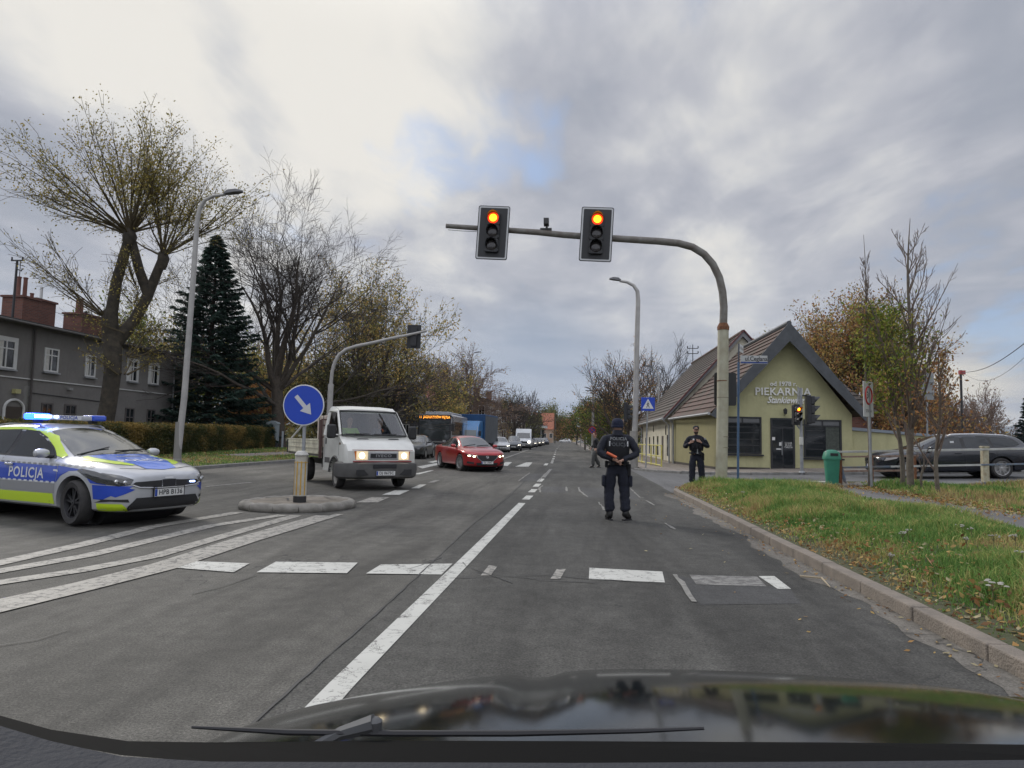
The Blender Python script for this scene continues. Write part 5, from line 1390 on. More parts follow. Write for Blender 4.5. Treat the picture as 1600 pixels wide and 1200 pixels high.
# nose: two-part grille, lower intake, lamps, air curtains
for s in (-1, 1):
 g_ = bv.poly('grille', [(s * .12, .655), (s * .52, .64), (s * .57, .605), (s * .48, .565), (s * .12, .545)], 'F', black_pl, t, .006, .06)
 tr = MB(); P = [bv.hit(y, z, 'F')[0] + Vector((.014, 0, 0)) for y, z in ((s * .57, .603), (s * .47, .563), (s * .30, .553), (s * .13, .545), (s * .12, .575))]; tr.tube(P, .010, 6); tr.build('grille_trim', chrome, t)
 hl = bv.poly('headlight', [(s * .54, .675), (s * .58, .605), (s * .70, .585), (s * .82, .62), (s * .87, .74), (s * .80, .765), (s * .66, .73)], 'F', lamp_gl, t, .007, .04)
 hs = bv.poly('headlight', [(f - .22, .60), (f - .42, .63), (f - .62, .70), (f - .82, .79), (f - .74, .815), (f - .48, .785), (f - .24, .73), (f - .16, .68)], 'R' if s < 0 else 'L', lamp_gl, t, .0075, .04)
 for (yy, zz, r0) in ((.64, .635, .032), (.72, .645, .036)):
  p = bv.hit(s * yy, zz, 'F')[0]; q = MB(); q.lathe([(r0, .0), (r0 * .8, .012), (.002, .016)], (0, 0, 0), 12, 'X'); o_ = q.build('lamp_lens', chrome, hl, smooth=True); o_.location = p + Vector((.006, 0, 0))
 bv.poly('fog_slot', [(s * .58, .355), (s * .80, .375), (s * .82, .40), (s * .60, .40)], 'F', black_pl, t, .007, .06)
 bv.poly('neon_corner', [(s * .56, .235), (s * .80, .25), (s * .80, .34), (s * .66, .335)], 'F', neon, t, .0066, .05)
 bv.poly('neon_corner', [(f - .42, .24), (f - .20, .235), (f - .20, .335), (f - .42, .345)], 'R' if s < 0 else 'L', neon, t, .006, .05)
 bv.poly('corner_blade', [(f - .46, .35), (f - .18, .375), (f - .18, .40), (f - .30, .40)], 'R' if s < 0 else 'L', black_pl, t, .006, .05)
 bv.poly('blue_panel', [(s * .52, .535), (s * .62, .56), (s * .80, .59), (s * .84, .50), (s * .72, .43)], 'F', blue_p, t, .0050, .05)
bv.poly('grille_sensor', [(-.115, .665), (.115, .665), (.10, .53), (-.10, .53)], 'F', ink, t, .012, .06)
bv.poly('lower_intake', [(-.50, .415), (.50, .415), (.63, .255), (.52, .20), (-.52, .20), (-.63, .255)], 'F', black_pl, t, .006, .06)
pp_ = bv.hit(0, .475, 'F')[0]; plate(t, pp_.x + .02, .475, 'HPB B136')
# strobe in the grille and behind the windscreen
blue_e = mat('blue_strobe', (0.05, 0.1, 0.9), .2, emit=(0.06, 0.16, 1.0), estr=14.0)
blue_w = mat('blue_strobe_core', (0.5, 0.6, 1.0), .2, emit=(0.40, 0.55, 1.0), estr=8.0)
bv.poly('strobe', [(.36, .625), (.46, .622), (.46, .600), (.36, .602)], 'F', blue_w, t, .016, .1)
q = MB(); q.box((f - 2.02, -.02, 1.318), (.04, .12, .03)); q.build('strobe', blue_w, t)
# light bar across the roof
zb = PC_H + .055
bar = MB(); bar.box((f - 2.55, 0, zb + .035), (.26, .90, .075)); lb = bar.build('light_bar', mat('bar_grey', (.42, .43, .45), .35), t, bevel=.02)
for s in (-1, 1):
 q = MB(); q.box((f - 2.55, s * .47, zb + .042), (.30, .26, .10)); q.build('bar_lens', mat('bar_blue', (.02, .08, .55), .12, coat=1.0) if s > 0 else mat('bar_blue_lit', (.02, .08, .75), .12, emit=(0.02, .10, 1.0), estr=5.0), lb, bevel=.03)
 q = MB(); q.box((f - 2.55, s * .45, zb - .025), (.10, .10, .06)); q.build('bar_foot', black_pl, lb)
for y in (-.56, -.47, -.38):
 q = MB(); q.box((f - 2.395, y, zb + .045), (.02, .07, .045)); q.build('bar_led', blue_w, lb)
q = MB(); q.box((f - 2.395, -.26, zb + .045), (.02, .05, .03)); q.build('bar_led', blue_w, lb)
q = MB(); q.box((f - 2.415, -.05, zb + .036), (.006, .42, .066)); pn = q.build('bar_panel', refl, lb)
vs, fs = text_geo('POLICJA', .075, off=.002, space=1.05); MB().add([(f - 2.41, -.05 + a, zb + .036 + b) for a, b in vs], fs).build('bar_lettering', plate_b, lb, recalc=False)

# --- red saloon
a0 = at(720, 736); a1 = at(780, 735)
red_p = paint('red_metallic', (0.36, 0.014, 0.018), 0.25, .28, .12)
rzr = math.atan2(-.885, .465)
hd = Vector((math.cos(rzr), math.sin(rzr), 0)); ax = Vector((-hd.y, hd.x, 0))
L_, W_ = 4.87, 1.84
c0 = Vector((a0.x, a0.y, 0)) + ax * (W_ / 2 - .1) - hd * (L_ / 2 - .88)
make_car('red_saloon', 'bright red saloon with lit headlights turning in front of the queue', 'car', (c0.x, c0.y, .012), rzr, L_, W_, 1.45, 'sedan', red_p, wb=2.83, rad=.34, lit=lamp_on, steer=R(10), spokes=9, style='single', grille='shield', platetxt='DJ 13647')

# --- dark estate car on the side street
cf = Vector((11.17, 23.92, gz(11.2)))
navy = paint('midnight_blue', (0.006, 0.008, 0.014), 0.1, .25, .2)
tilt = math.atan2(.036, 1)
est, ebv, ebody, eD = make_car('estate_car', 'black estate car waiting behind the railing on the side street', 'car', (0, 0, 0), PI, 4.83, 1.88, 1.49, 'wagon', navy, wb=2.85, rad=.33, spokes=5, style='split', lit=None, platetxt='DJ 8 841')
rze = R(176)
hd = Vector((math.cos(rze), math.sin(rze), 0)); ax = Vector((-hd.y, hd.x, 0))
c0 = Vector((11.2, 23.95, 0)) - ax * .84 - hd * (4.83 / 2 - .88)
est.location = (c0.x, c0.y, gz(c0.x) + .012); est.rotation_euler = (0, tilt, rze)
ebv.poly('front_lamp_lit', [(4.83 / 2 - .20, .60), (4.83 / 2 - .55, .68), (4.83 / 2 - .60, .735), (4.83 / 2 - .25, .70)], 'L', mat('lamp_pale', (.45, .42, .40), .15, coat=1), est, .008, .05)
q = MB(); q.box((.05, .70, 1.15), (.12, .006, .18)); q.build('window_sticker', refl, est)

# --- cars of the queue
def queue_car(y, x, c, label, kind='hatch', H=1.47, lit=True, L=4.3, W=1.78, rz=-PI / 2, far=True, metal=.2, plt=None):
 pm_ = paint('paint_%s' % label[:22].replace(' ', '_'), c, metal, .3, .1)
 t, b_, bo, d_ = make_car('parked_car' if False else 'queued_car', label, 'car', (x, y, .012), rz, L, W, H, kind, pm_, wb=2.6, rad=.31, lit=lamp_white if lit else None, group='cars queueing in the oncoming lanes', far=far, style='single', spokes=7, platetxt=plt)
 return t
a = at(660, 720)
queue_car(42.5, -9.75, (.02, .024, .026), 'dark green-black hatchback between the white truck and the bus', lit=False, rz=R(-89), plt='DJ 20')
queue_car(66.5, -6.95, (.52, .53, .54), 'white hatchback at the head of the queue right of the red saloon', H=1.48, plt='DJ 11', rz=R(-80), far=True)
queue_car(75.0, -6.35, (.06, .068, .08), 'dark blue-grey SUV with pale bonnet in front of the white van', 'wagon', 1.62, W=1.85, plt='DJ 55', rz=R(-86))
queue_car(97, -6.3, (.30, .28, .25), 'beige car directly behind the white van in the queue')
queue_car(108, -6.2, (.10, .10, .11), 'dark grey car second behind the white van in the queue')
queue_car(121, -6.15, (.035, .035, .035), 'black car third behind the white van in the queue')
queue_car(137, -6.2, (.22, .2, .17), 'sand coloured car fourth behind the white van in the queue')
queue_car(156, -6.0, (.03, .035, .05), 'last dark car of the queue with no headlights shining', 'wagon', 1.6, lit=False)
queue_car(232, -2.2, (.58, .58, .58), 'white car side-on at the far end of the road', lit=False, rz=PI)
queue_car(236, 3.9, (.35, .36, .37), 'silver car side-on at the far end of the road, right of the white one', lit=False, rz=PI)

# --- white van (high roof)
def white_van(x, y, rz):
 t = thing('panel_van', 'white high-roofed panel van in the queue behind the dark SUV', 'van', (x, y, .012), rz)
 wp_ = paint('van_white', (.55, .57, .58), 0, .4, .08)
 prof = [(-2.9, .35), (2.55, .35), (2.75, .5), (2.8, .85), (2.65, 1.1), (1.95, 1.35), (1.45, 2.0), (1.15, 2.35), (.7, 2.55), (-2.75, 2.55), (-2.9, 2.4)]
 b = MB(); b.prism(prof, -.98, .98, 'XZ'); bo = b.build('body', wp_, t, bevel=.12, seg=3, smooth=True)
 g = MB();
 a, b2 = Vector((1.95, 0, 1.38)), Vector((1.46, 0, 2.02)); n_ = Vector((.79, 0, .61)) * .012
 g.add([a + n_ + Vector((0, -.84, 0)), a + n_ + Vector((0, .84, 0)), b2 + n_ + Vector((0, .78, 0)), b2 + n_ + Vector((0, -.78, 0))], ((0, 1, 2, 3),)); g.build('windscreen', glass_c, t)
 for s in (-1, 1):
  k = MB(); k.prism([(1.8, 1.35), (1.4, 1.95), (.8, 1.95), (.8, 1.35)], s * .985, s * .992, 'XZ'); k.build('side_window', glass_c, t)
  k = MB(); k.box((2.76, s * .72, .92), (.1, .3, .26)); k.build('headlight', lamp_white, t, bevel=.03)
  k = MB(); k.box((1.75, s * 1.12, 1.5), (.1, .16, .34)); k.build('wing_mirror', black_pl, t, bevel=.03)
  for xx in (1.95, -1.75): wheel(t, xx, s * .86, .34, .22, style='steel', rimm=rim_d)
 k = MB(); k.box((2.8, 0, .88), (.06, 1.0, .2)); k.build('grille', black_pl, t)
 k = MB(); k.box((2.75, 0, .5), (.16, 1.8, .22)); k.build('bumper', grey_pl_v, t, bevel=.04)
 plate(t, 2.86, .5, 'DJ 71')
white_van(-6.05, 86.5, R(-87))

# --- flatbed truck with the cab in detail
def flatbed():
 T0, T1 = at(530, 763), at(630, 760)
 rz = math.atan2(-.80, .60)
 hd = Vector((math.cos(rz), math.sin(rz), 0)); ax = Vector((-hd.y, hd.x, 0))
 c0 = Vector((T0.x, T0.y, 0)) + ax * .80
 t = thing('flatbed_truck', 'white flatbed truck with lit headlights and grey bumper behind the blue arrow sign', 'truck', (c0.x, c0.y, .012), rz)   # origin at front axle
 wh = paint('truck_white', (.60, .60, .56), 0, .4, .10)
 cream = mat('bed_cream', (.68, .66, .52), .6, c2=(.40, .37, .28), vscale=3.5, bump=.1)
 # body side profile (x forward from front axle, z)
 lower = [(-1.02, .42), (-.50, .42), (.78, .34), (.92, .45), (.98, .70), (.96, .98), (.78, 1.14), (.26, 1.36), (-1.02, 1.36)]
 b = MB()
 st = [(-1.02, .95, .95), (.1, .95, .95), (.62, .93, .92), (.98, .84, .83)]
 # lofted lower cab: rounded in plan
 me_b = MB();
 def ring(y_in, sc_):   # profile inset towards the sides
  return [((x if x < .5 else .5 + (x - .5) * sc_), z) for x, z in lower]
 ys = [-.95, -.90, -.72, -.35, 0, .35, .72, .90, .95]; scs = [.58, .80, .93, .99, 1, .99, .93, .80, .58]
 V = []; F = []
 for y, s_ in zip(ys, scs): V += [(x, y, z) for x, z in ring(y, s_)]
 n = len(lower)
 for i in range(len(ys) - 1):
  for j in range(n): F.append((i * n + j, i * n + (j + 1) % n, (i + 1) * n + (j + 1) % n, (i + 1) * n + j))
 F.append(tuple(range(n))); F.append(tuple((len(ys) - 1) * n + j for j in range(n - 1, -1, -1)))
 me_b.add(V, F)
 c_ = []
 for s in (-1, 1):
  q = MB(); q.lathe([(.41, s * .55), (.41, s * 1.3)], (0, 0, .37), 28, 'Y'); c_.append(q)
 o_ = me_b.build('tmp', wh); me = o_.data; bpy.data.objects.remove(o_)
 me = cut(me, c_); me.materials.clear()
 body = mkobj('body', me, wh, t, smooth=True)
 # greenhouse: pillars, roof, real glass
 yb, yt = .92, .80
 def P(x, y, z): return Vector((x, y, z))
 A = {s: [P(.28, s * .90, 1.36), P(-.30, s * .80, 2.00), P(-1.00, s * .80, 2.02), P(-1.00, s * .93, 1.36)] for s in (-1, 1)}
 for s in (-1, 1):
  pil = MB(); a = A[s]; pil.tube([a[0], a[1]], [.05, .045], 8); pil.tube([a[3], a[2]], .05, 8); pil.tube([a[1], a[2]], .045, 8); pil.tube([P(-1.0, s * .93, 1.36), P(.28, s * .9, 1.37)], .03, 6)
  pil.quad(P(-1.02, s * .95, 1.35), P(-.82, s * .95, 1.35), P(-.82, s * .83, 2.0), P(-1.02, s * .83, 2.02)); pil.build('pillar', wh, t, smooth=True)
 rf = MB();
 RV = []
 xs = [(-1.05, 2.0, 2.12, .86), (-.9, 2.02, 2.17, .86), (-.5, 2.0, 2.15, .86), (-.26, 1.96, 2.06, .84)]
 for x, z0, z1, y in xs: RV += [(x, -y, z0), (x, -y * .93, z1 - .03), (x, -y * .5, z1), (x, y * .5, z1), (x, y * .93, z1 - .03), (x, y, z0)]
 RF = [(i * 6 + j, i * 6 + (j + 1) % 6, i * 6 + 6 + (j + 1) % 6, i * 6 + 6 + j) for i in range(3) for j in range(6)] + [(0, 1, 2, 3, 4, 5), (23, 22, 21, 20, 19, 18)]
 rf.add(RV, RF); rf.build('roof', wh, t, smooth=True)
 cb = MB(); cb.quad(P(-1.03, -.92, 1.3), P(-1.03, .92, 1.3), P(-1.03, .82, 2.05), P(-1.03, -.82, 2.05)); cb.build('cab_back', mat('cab_inside', (.10, .10, .11), .8), t)
 ins = MB()
 for y in (-.45, .1, .55): ins.box((-.75, y, 1.35), (.18, .42, .75)); ins.box((-.75, y, 1.78), (.12, .24, .2))
 ins.build('seat', mat('seat_dark', (.035, .035, .04), .9), t, bevel=.04)
 db = MB(); db.box((.02, 0, 1.30), (.5, 1.7, .14)); db.build('dashboard', mat('dash_grey', (.07, .07, .075), .7), t, bevel=.04)
 stw = MB(); stw.tube([P(-.25, .45 + .19 * math.cos(a_), 1.42 + .17 * math.sin(a_)) for a_ in lin(0, 2 * PI * .96, 20)], .016, 6, close=True); stw.build('steering_wheel', black_pl, t)
 gm = bpy.data.materials.new('clear_glass'); gm.use_nodes = True; nn = gm.node_tree.nodes; ll = gm.node_tree.links; nn.clear()
 tr = nn.new('ShaderNodeBsdfTransparent'); tr.inputs[0].default_value = (.62, .66, .66, 1); gg = nn.new('ShaderNodeBsdfGlossy'); gg.inputs['Roughness'].default_value = .03
 fz = nn.new('ShaderNodeFresnel'); fz.inputs[0].default_value = 1.5; am = nn.new('ShaderNodeMath'); am.operation = 'MULTIPLY_ADD'; am.inputs[1].default_value = 1.3; am.inputs[2].default_value = .08
 ms = nn.new('ShaderNodeMixShader'); ou = nn.new('ShaderNodeOutputMaterial'); ll.new(fz.outputs[0], am.inputs[0]); ll.new(am.outputs[0], ms.inputs[0]); ll.new(tr.outputs[0], ms.inputs[1]); ll.new(gg.outputs[0], ms.inputs[2]); ll.new(ms.outputs[0], ou.inputs[0])
 g = MB(); V = []
 for i, tt in enumerate(lin(0, 1, 5)):
  for k in lin(-1, 1, 9):
   x = .30 - .56 * tt + .10 * (1 - k * k); V.append((x, k * (.885 - .09 * tt), 1.38 + .62 * tt))
 g.add(V, [(i * 9 + j, i * 9 + j + 1, i * 9 + j + 10, i * 9 + j + 9) for i in range(4) for j in range(8)]); g.build('windscreen', gm, t, smooth=True)
 fr = MB(); fr.tube([P(V[j][0] + .012, V[j][1], V[j][2] - .005) for j in range(9)], .02, 6); fr.tube([P(V[36 + j][0] + .012, V[36 + j][1], V[36 + j][2] + .01) for j in range(9)], .02, 6)
 for j in (0, 8): fr.tube([P(V[i * 9 + j][0] + .012, V[i * 9 + j][1], V[i * 9 + j][2]) for i in range(5)], .02, 6)
 fr.build('windscreen_seal', black_pl, t)
 for s in (-1, 1):
  sg = MB(); sg.add([P(.14, s * .915, 1.39), P(-.34, s * .835, 1.97), P(-.84, s * .835, 1.97), P(-.84, s * .935, 1.39)], ((0, 1, 2, 3),)); sg.build('side_window', gm, t)
 wp_ = MB()
 for y in (-.5, .25): wp_.tube([P(.42, y - .32, 1.40), P(.40, y + .32, 1.41)], .013, 5)
 wp_.build('wiper', black_pl, t)
 # bonnet slots
 def bz(x): return 1.14 + (0.78 - x) / .52 * .22
 for y0, y1 in ((-.55, -.22), (.30, .62)):
  q = MB(); q.add([P(.44, y0 + .04, bz(.44) + .008), P(.44, y1 - .02, bz(.44) + .008), P(.49, y1, bz(.49) + .008), P(.49, y0, bz(.49) + .008)], ((0, 1, 2, 3),)); q.build('bonnet_slot', ink, t)
 # face: red line, grille, lamps
 q = MB(); q.box((.955, 0, .715), (.05, 1.56, .035)); q.build('red_trim', mat('trim_red', (.22, .03, .03), .4), t, bevel=.01)
 q = MB(); q.box((.955, 0, 1.005), (.04, 1.62, .012)); q.build('red_trim', mat('trim_red', (.22, .03, .03), .4), t)
 q = MB(); q.box((.97, 0, .86), (.04, .80, .19)); gr = q.build('grille', mat('grille_frame', (.34, .34, .35), .4), t, bevel=.02)
 q = MB(); q.box((.992, 0, .86), (.012, .70, .11)); q.build('grille_mesh', ink, gr)
 vs, fs = text_geo('IVECO', .095, off=.004, space=1.25, xs=1.3); MB().add([(1.0, a_, .86 + b_) for a_, b_ in vs], fs).build('grille_badge', mat('badge_grey', (.22, .22, .23), .4), gr, recalc=False)
 for s in (-1, 1):
  q = MB(); q.add([P(.985, s * .42, .76), P(.955, s * .70, .76), P(.955, s * .70, .975), P(.985, s * .42, .975)] + [P(.90, s * .42, .76), P(.88, s * .70, .76), P(.88, s * .70, .975), P(.90, s * .42, .975)], ((0, 1, 2, 3), (4, 7, 6, 5), (0, 4, 5, 1), (1, 5, 6, 2), (2, 6, 7, 3), (3, 7, 4, 0)))
  hl = q.build('headlight', mat('headlamp_warm', (.55, .50, .42), .15, coat=1, emit=(1, .75, .4), estr=.45), t)
  q = MB(); q.lathe([(.075, 0), (.06, .012), (.002, .02)], (0, 0, 0), 14, 'X'); l_ = q.build('lamp', lamp_on, hl, smooth=True); l_.location = (.972, s * .56, .865)
  q = MB(); q.add([P(.952, s * .705, .76), P(.83, s * .895, .77), P(.80, s * .905, .97), P(.952, s * .705, .975)] + [P(.85, s * .705, .76), P(.75, s * .86, .77), P(.72, s * .87, .97), P(.85, s * .705, .975)], ((0, 1, 2, 3), (4, 7, 6, 5), (0, 4, 5, 1), (1, 5, 6, 2), (2, 6, 7, 3), (3, 7, 4, 0)))
  q.build('indicator', amber, t)
  q = MB(); q.lathe([(.05, 0), (.045, .015), (.01, .02)], (0, 0, 0), 12, 'Y'); l_ = q.build('side_repeater', mat('repeater_amber', (.12, .07, .03), .3), t); l_.location = (.38, s * .935, 1.15); l_.scale = (1.5, s, .8)
 # bumper as swept plastic piece
 bp_ = MB(); V = []; pr = [(.0, .28), (.10, .33), (.13, .50), (.11, .66), (0, .70), (-.12, .70), (-.12, .28)]
 path = [(.38, -.985), (.62, -.965), (.84, -.86), (.97, -.55), (1.0, 0), (.97, .55), (.84, .86), (.62, .965), (.38, .985)]
 for i, (x, y) in enumerate(path):
  tx = path[min(i + 1, 8)][0] - path[max(i - 1, 0)][0]; ty = path[min(i + 1, 8)][1] - path[max(i - 1, 0)][1]; l_ = math.hypot(tx, ty); nx, ny = ty / l_, -tx / l_
  for d, z in pr: V.append((x + nx * d * .9, y + ny * d * .9, z))
 k = len(pr); bp_.add(V, [(i * k + j, i * k + (j + 1) % k, (i + 1) * k + (j + 1) % k, (i + 1) * k + j) for i in range(8) for j in range(k)] + [tuple(range(k)), tuple(8 * k + j for j in range(k - 1, -1, -1))])
 bpo = bp_.build('bumper', grey_pl_v, t, smooth=True)
 q = MB(); q.box((1.105, 0, .60), (.02, .62, .10)); q.build('intake', ink, bpo)
 for s in (-1, 1):
  q = MB(); q.box((1.075, s * .55, .45), (.03, .36, .14), rz=-s * .10); q.build('bumper_recess', black_pl, bpo)
 plate(t, 1.125, .43, 'DJ 0675C', y=.02)
 for s in (-1, 1):
  q = MB(); q.box((.18, s * 1.12, 1.46), (.10, .24, .36)); m_ = q.build('wing_mirror', black_pl, t, bevel=.05, seg=3, smooth=True)
  q = MB(); q.tube([P(.16, s * .94, 1.34), P(.18, s * 1.08, 1.34)], .03, 6); q.build('mirror_arm', black_pl, m_)
  q = MB(); q.box((-.80, s * .958, 1.20), (.05, .012, .16)); q.build('door_handle', black_pl, t)
  for x0, x1, z0, z1 in ((-.93, -.921, .5, 1.36), (.30, .308, .85, 1.3)):
   q = MB(); q.box(((x0 + x1) / 2, s * .952, (z0 + z1) / 2), (x1 - x0, .004, z1 - z0)); q.build('shut_line', ink, t)
  q = MB(); q.box((-.64, s * .955, .70), (.42, .01, .14)); q.build('door_trim', grey_pl_v, t)
  # wheel arch lips
  q = MB(); q.tube([P(.44 * math.cos(a_), s * .945, .37 + .44 * math.sin(a_)) for a_ in lin(.05, PI - .05, 16)], .035, 6); q.build('arch_trim', grey_pl_v, t, smooth=True)
 for s in (-1, 1):
  wheel(t, 0, s * .82, .345, .21, R(-4), style='steel', rimm=mat('steel_rim', (.22, .21, .19), .6, var=.3))
  wheel(t, -3.1, s * .82, .345, .34, 0, style='steel', rimm=mat('steel_rim', (.22, .21, .19), .6, var=.3))
 ch = MB()
 for s in (-1, 1): ch.box((-2.3, s * .40, .58), (3.6, .09, .16))
 for x in (-1.2, -2.2, -3.9): ch.box((x, 0, .58), (.1, .9, .12))
 ch.build('chassis', black_pl, t)
 # bed with ribbed drop sides
 bed = MB(); bed.box((-2.85, 0, .82), (3.3, 2.06, .10)); bd = bed.build('bed_floor', mat('bed_grey', (.16, .15, .13), .8, var=.3), t)
 for s in (-1, 1):
  q = MB(); q.box((-2.85, s * 1.04, 1.03), (3.3, .03, .40));
  for z in (.86, 1.0, 1.14, 1.22): q.box((-2.85, s * 1.058, z), (3.3, .012, .035))
  q.build('drop_side', cream, t)
  q = MB(); q.tube([P(-4.45, s * 1.075, 1.2), P(-4.42, s * 1.08, .8)], .018, 5); q.build('side_latch', black_pl, t)
 q = MB(); q.box((-4.51, 0, 1.03), (.03, 2.06, .40)); q.build('tailboard', cream, t)
 hb = MB()
 for s in (-1, 1):
  hb.box((-1.16, s * 1.0, 1.25), (.07, .07, 1.05));
 for z in (1.30, 1.62, 1.78): hb.box((-1.16, 0, z), (.04, 2.0, .04))
 for y in lin(-.9, .9, 9): hb.tube([P(-1.16, y, .9), P(-1.16, y, 1.78)], .01, 5)
 hb.build('headboard', mat('headboard_dark', (.09, .05, .045), .7), t)
 mg = MB(); mg.box((-1.12, -.90, .75), (.30, .02, .55)); mg.build('side_guard', black_pl, t)
 rp = MB(); rp.tube([P(-4.3, -1.0, 1.23), P(-3.6, -.75, 1.78), P(-3.55, -.3, 1.8)], .03, 6); rp.build('load_bar', mat('load_grey', (.42, .42, .40), .6), t)
 return t, rz, c0
truck, trz, tc0 = flatbed()
# crates on the truck bed
def on_truck(x, y, z):
 return Matrix.Translation((tc0.x, tc0.y, .012)) @ Matrix.Rotation(trz, 4, 'Z') @ Vector((x, y, z))
for k, (x, y, s_, h, c, lab) in enumerate(((-1.72, -.35, .80, .98, (.50, .42, .36), 'pale wrapped block load standing on the truck bed behind the cab'), (-2.7, .30, .60, .42, (.16, .13, .11), 'dark crate on the truck bed behind the pale load'))):
 p = on_truck(x, y, .87)
 t = thing('load_crate', lab, 'crate', tuple(p), trz)
 m_ = mat('load_%d' % k, c, .8, var=.2, vscale=6)
 q = MB(); q.box((0, 0, h / 2 + .05), (s_, s_ * 1.2, h)); q.build('crate_body', m_, t, bevel=.02)
 q = MB();
 for xx in (-s_ / 2 - .004, s_ / 2 + .004):
  for z in (.15, .35): q.box((xx, 0, z), (.012, s_ * 1.22, .03))
 for yy in (-s_ * .6 - .004, s_ * .6 + .004):
  for xx in (-.2, .2): q.box((xx, yy, h / 2 + .05), (.04, .012, h))
 q.build('strapping', mat('strap_dark', (.06, .05, .05), .7), t)

# --- city bus
def bus():
 t = thing('city_bus', 'black-fronted city bus with an orange destination display in the queue', 'bus', (-10.05, 49.5, .012), R(-90))
 bk = mat('bus_black', (.022, .022, .026), .25, coat=.6); sv_ = paint('bus_silver', (.34, .35, .37), .2, .35)
 q = MB(); q.box((-3.85, 0, 1.65), (7.7, 2.5, 2.75)); q.build('body', sv_, t, bevel=.12, seg=3, smooth=True)
 q = MB(); q.box((.03, 0, 1.65), (.12, 2.46, 2.72)); q.build('front_panel', bk, t, bevel=.1, seg=3, smooth=True)
 q = MB(); q.box((.10, 0, 1.85), (.02, 2.2, 1.35)); q.build('windscreen', glass_c, t, bevel=.01)
 q = MB(); q.box((.11, 0, 2.78), (.02, 2.1, .30)); ds = q.build('destination_display', ink, t)
 led = mat('led_orange', (.9, .4, .05), .5, emit=(1.0, .36, .04), estr=1.8)
 vs, fs = text_geo('11  JAGNIĄTKÓW PĘTLA', .25, xs=.86, off=.003, space=.95); MB().add([(.125, a, 2.78 + b) for a, b in vs], fs).build('display_text', led, ds, recalc=False)
 q = MB(); q.box((.10, 0, .98), (.02, 2.2, .05)); q.box((.11, 0, .62), (.03, 1.5, .04)); q.build('front_trim', chrome, t)
 vs, fs = text_geo('203', .15, off=.004); MB().add([(.115, .75 + a, 1.06 + b) for a, b in vs], fs).build('fleet_number', plate_w, t, recalc=False)
 q = MB(); q.box((.06, 0, .42), (.12, 2.40, .22)); q.build('bumper', mat('bus_red', (.12, .02, .03), .4), t, bevel=.04)
 plate(t, .14, .72, 'DJ 98', y=0.0)
 for s in (-1, 1):
  q = MB(); q.box((.09, s * .98, .78), (.05, .34, .20)); q.build('headlight', lamp_gl, t, bevel=.03)
  q = MB(); q.box((-3.85, s * 1.255, 2.0), (7.0, .02, 1.0)); q.build('side_window', glass_c, t)
  q = MB(); q.tube([(.1, s * 1.2, 2.9), (.35, s * 1.4, 2.75), (.35, s * 1.42, 2.3)], .04, 6); q.box((.36, s * 1.42, 2.05), (.12, .22, .55)); q.build('wing_mirror', black_pl, t)
  for x in (-2.2, -6.2): wheel(t, x, s * 1.1, .48, .3, style='steel', rimm=rim_m)
 q = MB(); q.box((-3.8, 0, 3.12), (6, 1.8, .22)); q.build('roof_unit', sv_, t, bevel=.05)
bus()
# --- blue lorry with tarpaulin body
def lorry():
 t = thing('tarpaulin_lorry', 'bright blue lorry with dark blue tarpaulin body behind the red saloon', 'lorry', (-9.15, 58.8, .012), R(-95))
 cbm = paint('lorry_blue', (.02, .17, .42), 0, .35); tp = mat('tarpaulin_blue', (.008, .055, .15), .6, var=.2, vscale=1.5); tg = mat('tarpaulin_grey', (.09, .10, .11), .7, var=.2, vscale=1.5)
 q = MB(); q.prism([(-2.0, .5), (0, .5), (.1, .9), (0, 1.25), (-.35, 2.35), (-.75, 2.8), (-2.0, 2.85)], -1.05, 1.05, 'XZ'); q.build('cab', cbm, t, bevel=.08, seg=3, smooth=True)
 q = MB(); q.add([(.02, -.92, 1.32), (.02, .92, 1.32), (-.30, .86, 2.16), (-.30, -.86, 2.16)], ((0, 1, 2, 3),)); q.build('windscreen', mat('lorry_glass', (.10, .13, .14), .1, spec=.8), t)
 q = MB(); q.box((.07, 0, .95), (.06, 1.3, .3)); q.build('grille', black_pl, t)
 q = MB(); q.box((.05, 0, .55), (.16, 2.1, .28)); q.build('bumper', grey_pl_v, t, bevel=.03)
 for s in (-1, 1):
  q = MB(); q.box((.08, s * .82, .95), (.06, .3, .24)); q.build('headlight', lamp_gl, t, bevel=.02)
  q = MB(); q.box((-.1, s * 1.2, 1.7), (.1, .2, .42)); q.build('wing_mirror', black_pl, t)
  q = MB(); q.tube([(-.32, s * .95, 2.3), (-.02, s * 1.0, 1.3)], .02, 5); q.build('pillar_trim', zinc, t)
  for x in (-.9, -5.8): wheel(t, x, s * .9, .42, .26, style='steel', rimm=rim_d)
 q = MB(); q.box((-5.0, 0, 2.15), (5.8, 2.46, 2.6)); q.build('tarpaulin', tp, t, bevel=.06)
 q = MB(); q.box((-5.0, 1.235, 2.1), (5.7, .02, 2.4)); q.build('side_curtain', tg, t)
 q = MB(); q.box((-5.0, 0, .72), (6.6, 1.0, .2)); q.build('chassis', black_pl, t)
lorry()
